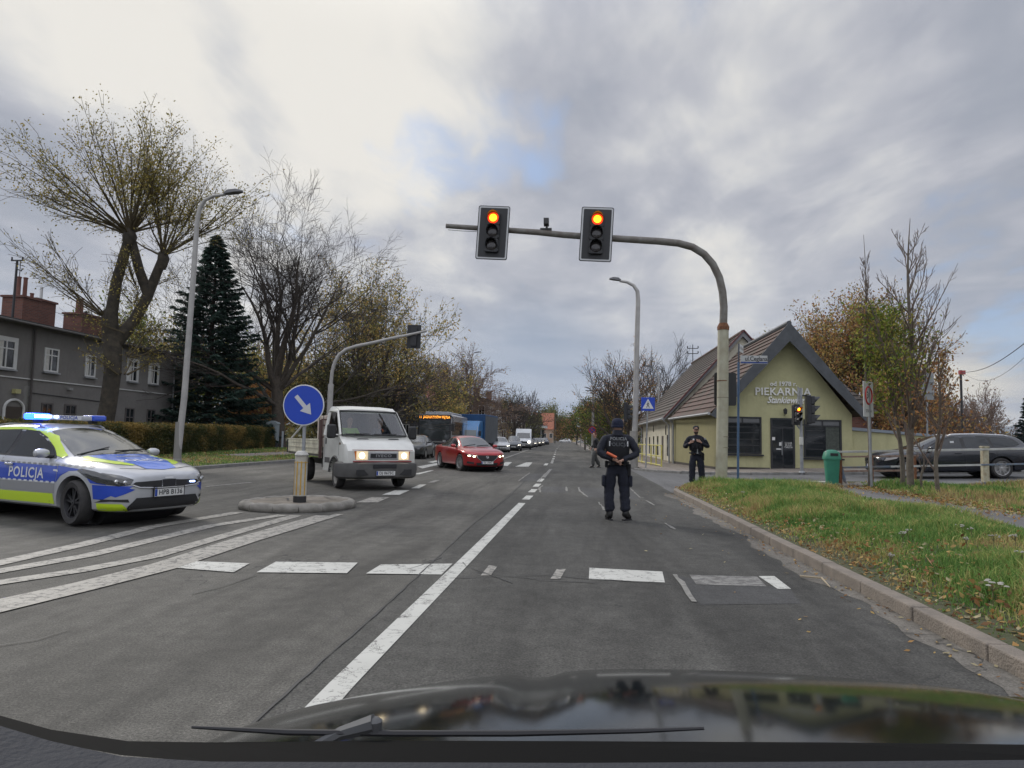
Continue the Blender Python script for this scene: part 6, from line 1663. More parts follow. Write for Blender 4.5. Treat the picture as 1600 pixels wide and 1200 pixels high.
# ================================================================ trees and hedge
bark = mat('bark', (0.085, 0.068, 0.052), 0.95, c2=(0.04, 0.034, 0.028), vscale=7.0, bump=0.9, bscale=22)
bark_w = mat('bark_willow', (0.075, 0.062, 0.045), 0.95, c2=(0.03, 0.027, 0.022), vscale=5.0, bump=1.0, bscale=16)
bark_l = mat('bark_light', (0.17, 0.145, 0.115), 0.95, c2=(0.09, 0.075, 0.06), vscale=7.0, bump=0.6, bscale=22)
twig_m = mat('twigs', (0.045, 0.036, 0.030), 0.9)
twig_r = mat('twigs_red', (0.15, 0.105, 0.085), 0.9)
def perp(d, rng):
 a = Vector((rng.gauss(0, 1), rng.gauss(0, 1), rng.gauss(0, 1))); a -= d * a.dot(d); return a.normalized()
class Tree:
 def __init__(s, seed): s.r = random.Random(seed); s.br = []; s.tips = []
 def limb(s, p, d, L, r0, r1, lev, seg=6, wob=.12, up_=.0, maxlev=4, kids=(5,), ang=(35, 60), ratio=.62, rr=.55, t0=.3, droop=0.0, env=None):
  pts = [Vector(p)]; d = Vector(d).normalized(); rad = [r0]; dirs = [d.copy()]
  for i in range(seg):
   d = (d + perp(d, s.r) * wob + Vector((0, 0, up_ - droop * (i / seg)))).normalized()
   pts.append(pts[-1] + d * L / seg); rad.append(r0 + (r1 - r0) * (i + 1) / seg); dirs.append(d.copy())
  s.br.append((pts, rad, lev))
  if lev >= maxlev: s.tips.append(pts); return
  k = kids[min(lev, len(kids) - 1)]
  for i in range(k):
   t = t0 + (1 - t0) * (i + s.r.uniform(.2, .9)) / k
   if i == k - 1: t = 1.0
   j = min(seg, max(1, int(round(t * seg)))); pp = pts[j]
   a = R(s.r.uniform(*ang)) * (0.45 if i == k - 1 else 1)
   nd = dirs[j] * math.cos(a) + perp(dirs[j], s.r) * math.sin(a)
   if nd.z < -.25: nd.z *= .3
   l2 = L * ratio * s.r.uniform(.7, 1.15) * (1.15 - .35 * t)
   s.limb(pp, nd, l2, max(rad[j] * rr, .004), max(rad[j] * rr * .35, .003), lev + 1, max(3, seg - 1), wob, up_, maxlev, kids, ang, ratio, rr, .2, droop, env)
 def build(s, t, split=1, bm_=None, tm=None, minr=0.0):
  for nm, test, m, in (('trunk', lambda l: l <= split, bm_ or bark), ('crown', lambda l: l > split, tm or twig_m)):
   mb = MB()
   for pts, rad, lev in s.br:
    if test(lev): mb.tube(pts, [max(x, minr) for x in rad], 10 if lev == 0 else (7 if lev == 1 else (5 if lev == 2 else 3)), cap=False)
   if mb.v: mb.build(nm, m, t, smooth=(nm == 'trunk'), recalc=False)
 def foliage(s, t, n, size, pal, seed=1, spread=.25, name='foliage', zmin=None, keep=None, m=None):
  r = np.random.RandomState(seed); P = []
  tips = [x for x in s.tips if keep is None or keep(x[-1])]
  if not tips: return
  for i in range(n):
   tp = tips[r.randint(len(tips))]; k = r.randint(1, len(tp)); q = tp[k - 1].lerp(tp[k], r.uniform()); P.append((q.x, q.y, q.z))
  P = np.array(P) + r.normal(0, spread, (n, 3)); S = r.uniform(.6, 1.3, n) * size
  leaves(name, P[:, 0], P[:, 1], P[:, 2], S, seed, pal, t, flat=1.2, m=m)
gold = ((0.42, 0.32, 0.09), (0.33, 0.27, 0.09), (0.46, 0.30, 0.10), (0.25, 0.22, 0.08), (0.19, 0.20, 0.075))
rusty = ((0.34, 0.17, 0.07), (0.26, 0.13, 0.06), (0.42, 0.24, 0.09), (0.20, 0.11, 0.06), (0.30, 0.22, 0.08))
limey = ((0.20, 0.24, 0.04), (0.26, 0.27, 0.05), (0.13, 0.18, 0.035), (0.30, 0.27, 0.06), (0.09, 0.13, 0.03))
darkgr = ((0.032, 0.062, 0.046), (0.045, 0.080, 0.060), (0.062, 0.100, 0.078), (0.025, 0.048, 0.038))

# pollard willow in front of the grey house
def willow():
 b0 = Vector((-19.4, 27, 0.2)); t = thing('willow_tree', 'big forked pollard willow with long upright shoots and thin yellow leaves', 'tree', b0)
 T = Tree(3)
 P = lambda x, z, y=0: Vector((x, y, z))
 main = [P(-.45, -.3), P(-.25, .6), P(-.02, 2.2), P(.08, 3.6), P(-.02, 4.9), P(-.25, 5.9)]
 T.br.append((main, [.52, .38, .34, .34, .38, .32], 0))
 l1 = [P(-.1, 4.9), P(.0, 6.2, -.2), P(.15, 7.4, -.25), P(.62, 9.3, -.3)]; T.br.append((l1, [.30, .25, .22, .20], 0))
 l2 = [P(.0, 4.7), P(.7, 5.9, .3), P(1.2, 7.0, .35), P(1.75, 8.45, .3)]; T.br.append((l2, [.29, .24, .21, .18], 0))
 l3 = [P(1.2, 7.0, .35), P(.9, 8.0, .1), P(.68, 9.2, -.2)]; T.br.append((l3, [.22, .2, .18], 0))
 for c, r0 in ((P(.62, 9.4, -.3), .32), (P(1.8, 8.6, .3), .27), (P(-.35, 6.0), .26)):
  T.br.append(([c + Vector((0, 0, -.5)), c + Vector((0, 0, -.3)), c + Vector((.03, 0, -.05)), c + Vector((-.02, 0, .2)), c + Vector((0, 0, .34))], [.15, r0 * .75, r0 * .92, r0 * .7, .06], 0))
 rg = T.r
 def shoots(c, n, Lm, amin, amax, bias=Vector((0, 0, 0)), droop=.10):
  for i in range(n):
   az = rg.uniform(0, 2 * PI); el = R(rg.uniform(amin, amax))
   d = Vector((math.cos(az) * math.cos(el), math.sin(az) * math.cos(el), math.sin(el))) + bias; d.normalize()
   L = Lm * rg.uniform(.62, 1.08)
   T.limb(c + d * .2, d, L,   .042 * rg.uniform(.6, 1.3), .008, 2, 9, .075, .03, 3, (5, 5, 9), (14, 42), .30, .42, .25, droop * (1 - el) * .5)
 shoots(P(.65, 9.5, -.3), 32, 4.2, 12, 88)
 shoots(P(.65, 9.4, -.3), 7, 4.4, 8, 32, Vector((-.75, 0, 0)))
 shoots(P(1.8, 8.7, .3), 22, 4.1, 5, 75, Vector((.35, 0, 0)))
 shoots(P(-.3, 5.9), 7, 3.8, 15, 60, Vector((-.7, 0, .1)))
 for z in (3.4, 4.2, 5.2, 6.4, 7.2):
  shoots(P(.2 + z * .1, z), 4, 1.6, 10, 60)
 # each long shoot carries finer twigs
 for pts, rad, lev in list(T.br):
  if lev == 3:
   for q in range(2):
    j = rg.randint(1, len(pts) - 1); d = (pts[j] - pts[j - 1]).normalized(); nd = (d + perp(d, rg) * .5).normalized()
    pp = [pts[j], pts[j] + nd * .35, pts[j] + nd * .65 + Vector((0, 0, -.05))]; T.br.append((pp, [.006, .005, .003], 4)); T.tips.append(pp)
 T.build(t, 1, bark_w, mat('shoots', (0.085, 0.066, 0.035), .9), minr=.008)
 T.foliage(t, 8500, .05, ((.30, .25, .07), (.22, .19, .06), (.36, .29, .08), (.15, .14, .05)), 5, .14)
 T.foliage(t, 9500, .052, ((.34, .25, .07), (.28, .24, .06), (.20, .18, .05)), 6, .25, keep=lambda p: p.z > 10.3)
willow()
def bare(name, label, loc, H, seed, lean=(0, 0, 1), rad=.45, trunk=.34, kids=(9, 6, 5, 4, 3), maxlev=4, tm=None, ang=(30, 58), wob=.14, up_=.05, leaves_=None, group=None, ratio=.60, minr=.006, bm_=None, cat='tree', droop=0.0, spread=1.0):
 t = thing(name, label, cat, loc, 0, group); T = Tree(seed)
 tr = H * trunk; p = Vector((0, 0, -.2)); d = Vector(lean).normalized()
 pts = [p]; rr_ = [rad * 1.3]
 for i in range(5): d = (d + perp(d, T.r) * .07 + Vector((0, 0, .02))).normalized(); pts.append(pts[-1] + d * tr / 5); rr_.append(rad * (1 - .05 * (i + 1)))
 T.br.append((pts, rr_, 0))
 k = kids[0]
 for i in range(k):
  t_ = i / (k - 1); j = 3 + int(round(t_ * 2)); q = pts[min(5, j)]
  az = 2 * PI * i * .382 + T.r.uniform(-.3, .3); el = R((22 + 62 * t_ ** .8) if name != 'bare_tree' else (8 + 74 * t_ ** .9))
  dd = Vector((math.cos(az) * math.cos(el), math.sin(az) * math.cos(el), math.sin(el)))
  L = (H - q.z) * (.52 + .1 * t_) * T.r.uniform(.85, 1.1) * spread
  T.limb(q, dd, L, rad * (.34 + .22 * t_) * T.r.uniform(.8, 1.1), rad * .09, 1, 7, wob, up_, maxlev, (0,) + kids[1:], ang, ratio, .55, .22, droop)
 T.build(t, 1, bm_ or bark, tm or twig_m, minr)
 for lv in (leaves_ or ()): T.foliage(t, *lv[:3], seed=lv[3], spread=lv[4])
 return t, T
bare('bare_tree', 'large bare rounded tree with dark trunk behind the blue arrow sign', (-20.1, 45.5, .3), 15.8, 12, rad=.48, trunk=.33, kids=(12, 7, 5, 5, 4), maxlev=5, tm=twig_m, ratio=.62, minr=.0085, ang=(26, 50), up_=.03, spread=1.22)
bare('golden_tree', 'tall tree with sparse golden leaves behind the bare tree', (-18.6, 60, .3), 17.5, 21, rad=.45, trunk=.22, kids=(12, 7, 6, 4), maxlev=4, bm_=bark_l, leaves_=((14000, .12, gold, 2, .3),), ratio=.6, minr=.012)
bare('spreading_tree', 'tree with long dark limb reaching right above the red roof', (-17.3, 66, .3), 13.5, 35, rad=.42, trunk=.25, kids=(9, 7, 6, 4), leaves_=((4200, .12, gold, 3, .3),), ang=(35, 65), ratio=.64, minr=.013)
bare('birch_tree', 'fine-twigged reddish bare birch above the blue lorry', (-14.6, 88, .1), 14.5, 44, rad=.28, trunk=.2, kids=(12, 8, 7, 5), tm=twig_r, bm_=bark_l, ang=(18, 40), leaves_=((2600, .11, ((.28, .17, .09), (.22, .15, .08)), 4, .3),), ratio=.58, minr=.016, droop=.25)
bare('birch_tree', 'second fine-twigged birch, left of and behind the first', (-18.5, 97, .1), 14, 45, rad=.28, trunk=.2, kids=(11, 8, 6, 4), tm=twig_r, bm_=bark_l, ang=(18, 40), leaves_=((3200, .13, gold, 5, .35),), ratio=.58, minr=.018, droop=.2)
bare('roadside_bare_tree', 'dark bare tree with two spreading crowns before the flat-roofed tenement end', (-9.6, 112, .1), 10.4, 51, rad=.30, trunk=.30, kids=(9, 6, 5, 4), ang=(30, 60), ratio=.6, minr=.022)
bare('roadside_bare_tree', 'dark bare tree just right of the other one at the tenement end', (-8.9, 118, .1), 9.6, 52, lean=(.2, 0, 1), rad=.28, trunk=.32, kids=(8, 6, 5, 4), ang=(30, 60), ratio=.6, minr=.022)
# golden undergrowth and smaller trees behind hedge and bare tree
und = []
for k, (x, y, h, pal, lab) in enumerate(((-26.5, 56, 8.5, gold, 'golden bushy tree between the spruce and the bare trunk'), (-24.0, 64, 9.5, gold, 'tall golden bush right behind the utility cabinet'), (-30.5, 60, 12, limey, 'yellow-green tree directly behind the spruce'),
  (-21.5, 72, 8.0, gold, 'golden bush behind the far signal mast'), (-34, 50, 12.5, limey, 'pale green tree over the grey house roof end'), (-13.8, 78, 5.5, gold, 'low golden bush behind the bus'),
  (-38, 62, 14, gold, 'thin yellowing tree rising behind the grey house between willow and spruce'), (-24.5, 50.5, 5.0, rusty, 'small russet bush at the end of the hedge'))):
 bare('bushy_tree', lab, (x, y, .3), h, 60 + k, rad=.16, trunk=.12, kids=(10, 6, 5, 3), maxlev=4 if k in (0, 1, 3) else 3, leaves_=((5200 if k != 6 else 1800, .13 + .004 * k, pal, 7 + k, .4),), ang=(25, 55), minr=.014, group='autumn trees behind the hedge')
bare('dark_bush', 'dark olive evergreen mass behind the far signal mast', (-20.6, 58, .3), 8.0, 77, rad=.2, trunk=.1, kids=(10, 6, 5, 3), leaves_=((9000, .13, ((.10, .10, .045), (.13, .12, .05), (.075, .08, .04)), 9, .4),), ang=(20, 45), minr=.014)
# right side
bare('street_tree', 'bare tree with upswept limbs behind the far lamp and blue crossing sign', (3.9, 56, .1), 8.2, 81, rad=.24, trunk=.28, kids=(8, 6, 5, 4), ang=(20, 45), ratio=.62, minr=.011, leaves_=((1300, .07, rusty, 2, .2),))
bare('street_tree', 'second bare tree just right of the far lamp, russet at its foot', (5.0, 60, .1), 8.8, 82, rad=.26, trunk=.28, kids=(8, 6, 5, 4), ang=(20, 45), ratio=.62, minr=.012, leaves_=((2600, .07, rusty, 3, .25),))
bare('street_tree', 'farther bare tree seen over the barn roof edge', (8.6, 66, .1), 10.2, 83, rad=.26, trunk=.28, kids=(9, 6, 5, 4), ang=(20, 45), ratio=.62, minr=.013)
bare('green_bush', 'yellow-green bushy tree left of the street trees beyond the pedestrian', (3.6, 74, .1), 6.6, 84, rad=.16, trunk=.08, kids=(10, 6, 5, 3), leaves_=((7000, .11, ((.13, .17, .03), (.20, .20, .04), (.07, .11, .025)), 4, .35),), ang=(18, 40), minr=.014)
bare('green_bush', 'darker green bush left of the yellow-green one', (2.5, 84, .1), 6.3, 85, rad=.16, trunk=.08, kids=(10, 6, 5, 3), leaves_=((7000, .11, ((.05, .09, .03), (.08, .12, .03)), 4, .35),), ang=(18, 40), minr=.014)
# oak with russet leaves behind the yard wall
bare('russet_oak', 'broad oak full of russet leaves rising behind the yard wall', (17.3, 45, .5), 12.6, 91, rad=.36, trunk=.20, kids=(14, 7, 6, 4), leaves_=((22000, .085, rusty, 5, .30), (15000, .085, gold, 6, .3)), ang=(32, 60), ratio=.60, minr=.010, spread=.86)
bare('yellowing_tree', 'smaller leafy tree with brown leaves beside the railing car', (16.7, 36, .5), 5.6, 92, rad=.16, trunk=.2, kids=(9, 6, 5, 3), leaves_=((5600, .09, rusty, 7, .25),), ang=(35, 65), minr=.008)
# saplings in front of the railing
def sapling(px, py, top, label, leaves_=None, rad=.055, lean=0.0, seed=1, kids=14, L=.36, two=False, minr=.004, al=(22, 42), low=.28):
 b = atg(px, py); t = thing('sapling', label, 'young tree', (b.x, b.y, field_z(b.x, b.y) - .05), 0, 'saplings in front of the railing'); T = Tree(seed)
 Ht = (top[1]); n = 14; pts = []; rad_ = []
 for i in range(n + 1):
  q = i / n; pts.append(Vector((lean * q * q * Ht + .04 * math.sin(q * 9 + seed), .03 * math.cos(q * 7), q * Ht))); rad_.append(rad * (1 - q) ** .8 + .004)
 T.br.append((pts, rad_, 0))
 for i in range(kids):
  q = low + (.95 - low) * i / kids; j = int(q * n); az = T.r.uniform(0, 2 * PI); a = R(T.r.uniform(*al))
  d = Vector((math.cos(az) * math.sin(a), math.sin(az) * math.sin(a), math.cos(a)))
  T.limb(pts[j], d, Ht * L * (1.12 - q) * T.r.uniform(.75, 1.15), rad_[j] * .55, .005, 1, 7, .06, .05, 3, (0, 7, 4), (20, 40), .34, .5, .25)
 T.build(t, 0, bark_l, mat('sapling_twigs', (.13, .095, .075), .85), minr)
 for lv in (leaves_ or ()): T.foliage(t, *lv[:3], seed=lv[3], spread=lv[4], keep=lv[5] if len(lv) > 5 else None)
 return T
sapling(1426, 771, (0, 7.1), 'tall bare sapling with a straight dark leader, in the middle of the group', rad=.085, seed=4, kids=24, L=.42, low=.2, lean=.015, minr=.0055, leaves_=((260, .05, limey, 3, .1, lambda p: p.z < 3.6),))
sapling(1410, 768, (0, 5.6), 'leaning sapling with lime green leaves just left of the tall bare one', rad=.06, seed=7, kids=20, L=.40, lean=-.17, minr=.005, leaves_=((3300, .05, limey, 4, .16, lambda p: p.z > 1.6 and p.z < 4.9),), al=(30, 60))
sapling(1466, 775, (0, 3.6), 'low many-stemmed sapling with a few brown leaves before the railing', rad=.05, seed=9, kids=16, L=.5, lean=.05, low=.2, leaves_=((420, .05, rusty, 5, .1),))
sapling(1358, 768 - 1, (0, 7.0), 'thin bare sapling rising behind the speed zone sign', rad=.035, seed=13, kids=14, L=.26, low=.55, minr=.0045, al=(10, 25))
sapling(1442, 772, (0, 1.3), 'short broken sapling stub between the taller ones', rad=.03, seed=15, kids=5, L=.5, low=.3)
# scrub at far right behind railing
for k, (x, y) in enumerate(((17.8, 21.6), (16.6, 20.2), (15.4, 19.4))):
 bare('bramble_bush', ('bramble tangle by the car rear wheel', 'bramble in front of the railing end at the right', 'low bramble below the white railing post')[k], (x, y, field_z(x, y)), (1.5, 1.0, .7)[k], 100 + k, rad=.02, trunk=.05, kids=(12, 6, 4), maxlev=3, leaves_=((700, .05, rusty, 8, .1),), ang=(30, 70), minr=.004, cat='bush', group='brambles along the railing')

# spruces
def spruce(name, label, loc, H, Rb, seed, n_br=230, dens=1.0, pal=darkgr, group=None, cone=1.0, q=.11):
 t = thing(name, label, 'spruce', loc, 0, group); rg = random.Random(seed); r = np.random.RandomState(seed)
 tr = MB(); tr.tube([(0, 0, -.3), (0, 0, H * .5), (0, 0, H * .98)], [H * .02, H * .012, .015], 8); tr.build('trunk', bark, t)
 br = MB(); P = []; A = []
 for i in range(n_br):
  f_ = i / n_br; z = H * (.07 + .92 * f_ ** 1.0); L = Rb * ((1 - f_) ** .85) * rg.uniform(.72, 1.12) + .12
  az = i * 2.399 + rg.uniform(-.3, .3); dx, dy = math.cos(az), math.sin(az); pts = []
  for k in range(7):
   s_ = k / 6; pts.append(Vector((dx * L * s_, dy * L * s_, z - L * (.30 * s_ - .20 * s_ * s_) * (1 - .6 * f_) + L * .35 * f_ * s_)))
  br.tube(pts, [.03 * (1 - f_) + .012, .02, .015, .012, .01, .008, .005], 3, cap=False)
  m_ = int(L * 58 * dens) + 14
  for k in range(m_):
   s_ = rg.uniform(.12, 1) ** .8; j = min(5, int(s_ * 6)); c = pts[j].lerp(pts[j + 1], s_ * 6 - j)
   side = rg.uniform(-1, 1) * (.42 * L * (1 - s_) + .12)
   c = c + Vector((-dy, dx, 0)) * side + Vector((dx, dy, 0)) * abs(side) * .4 + Vector((0, 0, -abs(side) * .25 + rg.gauss(0, .035)))
   P.append(tuple(c)); A.append((dx - dy * np.sign(side) * .8, dy + dx * np.sign(side) * .8, -.25))
 br.build('branches', bark, t, recalc=False)
 P = np.array(P); U = np.array(A) + r.normal(0, .25, (len(P), 3)); U /= np.linalg.norm(U, axis=1)[:, None]
 W = np.cross(U, np.array([0, 0, 1.0]) + r.normal(0, .45, (len(P), 3))); W /= np.linalg.norm(W, axis=1)[:, None]
 s_ = (r.uniform(.7, 1.4, len(P)) * q)[:, None]
 V = np.stack([P - U * s_, P + W * s_ * .38, P + U * s_ * 1.3 + np.array([0, 0, -.02]), P - W * s_ * .38], 1)
 pal_ = np.array(pal); C = pal_[r.randint(0, len(pal_), len(P))] * r.uniform(.8, 1.25, len(P))[:, None]
 npmesh('crown', V.reshape(-1, 3), (np.arange(len(P)) * 4)[:, None] + np.arange(4)[None], np.repeat(C, 4, 0), LEAF, t)
 return t
spruce('spruce_tree', 'dense dark blue-green spruce at the end of the grey house', (-24.3, 43.6, .3), 14.6, 4.7, 5, 300, 1.0, q=.14)
s2 = spruce('distant_spruce', 'dark spruce at the right edge above the estate car', (44.5, 70, .5), 7.2, 1.9, 6, 110, 1.0, q=.16, pal=((.03, .045, .045), (.04, .06, .055)))
for (x, y, z, sc_, lab) in ((-43, 40, 3.2, 1.0, 'spruce tip behind the grey house left of the first chimneys'), (-44, 52, .3, 1.38, 'small blue-green spruce top between the two chimneys'), (-9.9, 205, 0, 1.3, 'small dark spruce between the orange roofs'), (-17, 232, 0, 1.3, 'dark spruce left of the two orange roofs')):
 c = dup(s2); c.location = (x, y, z); c.scale = (sc_, sc_, sc_); c['label'] = lab
# more distant trees: copies of a few masters with their own parts
far_a, _ = bare('roadside_tree', 'thin russet tree in the row on the right far down the road, nearest', (4.2, 118, .1), 8.5, 111, rad=.2, trunk=.2, kids=(9, 6, 5, 3), leaves_=((2600, .16, rusty, 2, .35),), ang=(20, 45), minr=.02, group='trees along the far road')
far_b, _ = bare('roadside_tree', 'yellow-green roadside tree left of the orange roofs', (-11.8, 168, .1), 9.5, 112, rad=.2, trunk=.16, kids=(10, 6, 5, 3), leaves_=((4200, .2, ((.16, .17, .05), (.22, .2, .06), (.11, .13, .05)), 2, .4),), ang=(25, 50), minr=.02, group='trees along the far road')
far_c, _ = bare('hazy_bare_tree', 'grey bare tree above the estate car roof, left of the others', (33.0, 72, .5), 7.5, 113, rad=.18, trunk=.2, kids=(10, 7, 5, 3), tm=twig_r, ang=(20, 45), minr=.016, leaves_=((900, .12, ((.2, .13, .1), (.16, .12, .09)), 2, .3),), group='trees beyond the side street')
rg = random.Random(4)
for i, (m_, x, y, s_, lab) in enumerate(((far_a, 3.0, 140, 1.0, 'russet tree second in the right-hand row down the road'), (far_a, 1.2, 165, 1.1, 'russet tree third in the right-hand row down the road'), (far_b, 4.6, 190, 1.0, 'yellow-green tree at the far end of the right-hand row'),
  (far_b, -16.5, 185, 1.15, 'yellow-green tree between tenement and orange roofs'), (far_b, -21.5, 196, 1.2, 'yellow-green tree behind the flat-roofed tenement'), (far_a, -4.5, 260, 1.25, 'russet tree right of the orange roofs'), (far_b, -1.5, 290, 1.3, 'far yellow tree above the end of the road'),
  (far_a, 2.5, 300, 1.5, 'far russet tree right of the road end'), (far_b, -8.5, 262, 1.5, 'yellow-green tree between and behind the orange roofs'), (far_b, -25, 240, 1.7, 'tall yellow-green tree behind the left orange roof'), (far_a, 7.5, 130, .9, 'russet tree behind the pink roadside house'), (far_a, 6.8, 90, .85, 'russet tree right of the green bushes'),
  (far_c, 37.0, 76, 1.15, 'tallest grey bare tree above the estate car'), (far_c, 40.8, 78, .95, 'grey bare tree next to the distant spruce'), (far_c, 29.5, 66, .8, 'low grey bare tree right of the oak'), (far_c, 45, 84, 1.0, 'grey bare tree behind the distant spruce'), (far_c, 50, 88, 1.05, 'bare tree at the far right edge'),
  (far_c, -40, 66, 1.7, 'bare tree behind the grey house between willow and spruce'), (far_c, -33, 74, 1.6, 'bare tree behind the yellow-green tree at the spruce'))):
 c = dup(m_); c.location = (x, y, .3); c.rotation_euler = (0, 0, rg.uniform(0, 6)); c.scale = (s_, s_, s_ * rg.uniform(.9, 1.1)); c['label'] = lab
 if x > 20: c['group'] = 'trees beyond the side street'
 if x < -30: c['group'] = 'autumn trees behind the hedge'
# woods closing the view, plus an added stand behind the camera
def woods(name, pts, h, n, size, pal, seed):
 r = np.random.RandomState(seed); i = r.randint(0, len(pts) - 1, n); t = r.uniform(0, 1, n); P = np.array(pts, float)
 X = P[i, 0] * (1 - t) + P[i + 1, 0] * t; Y = P[i, 1] * (1 - t) + P[i + 1, 1] * t + r.uniform(-12, 12, n)
 top = np.array([h * (.75 + .5 * mnoise.noise(Vector((x * .09, y * .02, seed)))+ .25 * mnoise.noise(Vector((x * .35, 0, seed)))) for x, y in zip(X, Y)])
 Z = r.power(1.3, n) * top
 tag(leaves(name, X, Y, Z, r.uniform(.6, 1.3, n) * size, seed, pal, flat=1.2), kind='stuff')
greyw = ((.11, .10, .085), (.15, .13, .10), (.09, .10, .075), (.19, .14, .09))
woods('distant_woods', [(-60, 330), (-20, 360), (10, 380), (60, 360)], 13, 9000, .8, ((.16, .15, .08), (.12, .13, .09), (.20, .14, .09)), 3)
woods('woods_right', [(36, 120), (60, 115), (110, 110)], 5.2, 9000, .45, greyw, 4)
woods('woods_behind_right', [(24, 62), (34, 84), (60, 92)], 3.0, 7000, .25, greyw, 6)
woods('woods_left', [(-120, 90), (-60, 95), (-34, 92), (-22, 112)], 6.5, 10000, .4, ((.15, .14, .06), (.2, .17, .06), (.1, .11, .05)), 5)
woods('unseen_reflection_woods', [(-110, -30), (-30, -75), (40, -75), (110, -30)], 11, 3500, 1.5, ((.06, .06, .04), (.09, .08, .05), (.05, .06, .04)), 9)  # added out of view so vehicle glass reflects something dark
# clipped hedge
def hedge():
 a = Vector((-17.4, 19, 0)); b = Vector((-20.5, 44.5, 0)); d = (b - a).normalized(); nrm = Vector((d.y, -d.x, 0)); L = (b - a).length
 t = thing('hedge', 'long clipped hedge turning yellow in front of the grey house', 'hedge', (a.x, a.y, lgz(a.x)), 0)
 r = np.random.RandomState(3); n = 60000; W_, H_ = .55, 1.28
 u = r.uniform(0, L, n); face = r.uniform(0, 1, n)
 w = np.where(face < .62, W_ + r.normal(0, .05, n), r.uniform(-W_, W_, n)); z = np.where(face < .62, r.uniform(0.03, H_, n), H_ + r.normal(0, .05, n))
 z = np.where(face > .95, r.uniform(0, H_, n), z); u = np.where(face > .95, L + r.normal(0, .05, n), u)
 bump_ = np.array([mnoise.noise(Vector((x * .9, zz * 1.6, 1.0))) for x, zz in zip(u, z)]); w = w + bump_ * .10; z = z + bump_ * .07
 X = d.x * u + nrm.x * w; Y = d.y * u + nrm.y * w; Z = z + np.array([lgz(a.x + x) for x in X]) - lgz(a.x)
 S = r.uniform(.03, .06, n)
 pal1 = np.array([(.055, .065, .022), (.085, .085, .028), (.13, .11, .035), (.20, .15, .05), (.26, .18, .055)])
 mix = np.clip(.30 + bump_ * .8 + np.array([mnoise.noise(Vector((x * .35, 0, 7))) for x in u]) * .9 + r.normal(0, .22, n) + (z > 1.1) * .2, 0, .999)
 C = pal1[(mix * 5).astype(int)]
 an = r.uniform(0, 2 * PI, n); U = np.stack([np.cos(an), np.sin(an), r.normal(0, .8, n)], 1); U /= np.linalg.norm(U, axis=1)[:, None]
 Wv = np.cross(U, r.normal(0, 1, (n, 3))); Wv /= np.linalg.norm(Wv, axis=1)[:, None]
 c = np.stack([X, Y, Z], 1); s_ = S[:, None]
 V = np.stack([c - U * s_, c + Wv * s_ * .6, c + U * s_, c - Wv * s_ * .6], 1)
 npmesh('foliage', V.reshape(-1, 3), (np.arange(n) * 4)[:, None] + np.arange(4)[None], np.repeat(C, 4, 0), LEAF, t)
 core = MB(); m_ = d * L / 2; core.box((m_.x, m_.y, .62 + .05), (.85, L - .1, 1.12), rz=math.atan2(d.y, d.x) - PI / 2); core.build('twigs', mat('hedge_core', (.035, .03, .018), .95, var=.4, vscale=14), t)
hedge()
# ================================================================ street furniture
galv = mat('galvanised', (0.30, 0.31, 0.32), 0.5, metal=.5, var=.2, vscale=4)
pole_y = mat('pole_cream', (0.42, 0.41, 0.32), 0.7, c2=(0.30, 0.28, 0.20), vscale=3.5, bump=.3)
pole_r = mat('rust', (0.16, 0.07, 0.035), 0.9, var=.4, vscale=9)
pole_g = mat('pole_weathered', (0.20, 0.195, 0.18), 0.7, c2=(0.12, 0.10, 0.085), vscale=5, bump=.3)
pole_a = mat('lamp_post_grey', (0.36, 0.35, 0.335), 0.65, var=.15, vscale=3)
sig_b = mat('signal_black', (0.018, 0.019, 0.022), 0.45)
sig_b2 = mat('signal_housing', (0.03, 0.031, 0.034), 0.6)
lens_off = mat('lens_off', (0.035, 0.03, 0.032), 0.25, coat=.6)
lens_core = mat('lens_lit', (1, .5, .05), .4, emit=(1.0, 0.42, 0.010), estr=2.6)
lens_rim = mat('lens_lit_rim', (.7, .05, .02), .4, emit=(0.85, 0.05, 0.01), estr=.9)
sign_blue = mat('sign_blue', (0.012, 0.055, 0.42), 0.4, var=.06)
sign_white = mat('sign_white', (0.62, 0.63, 0.62), 0.45, var=.08, vscale=4)
sign_red = mat('sign_red', (0.50, 0.03, 0.03), 0.45)
sign_back = mat('sign_back', (0.26, 0.27, 0.27), 0.5, metal=.3, var=.15)
pole_bl = mat('pole_blue', (0.06, 0.115, 0.21), 0.5, var=.2, vscale=5)

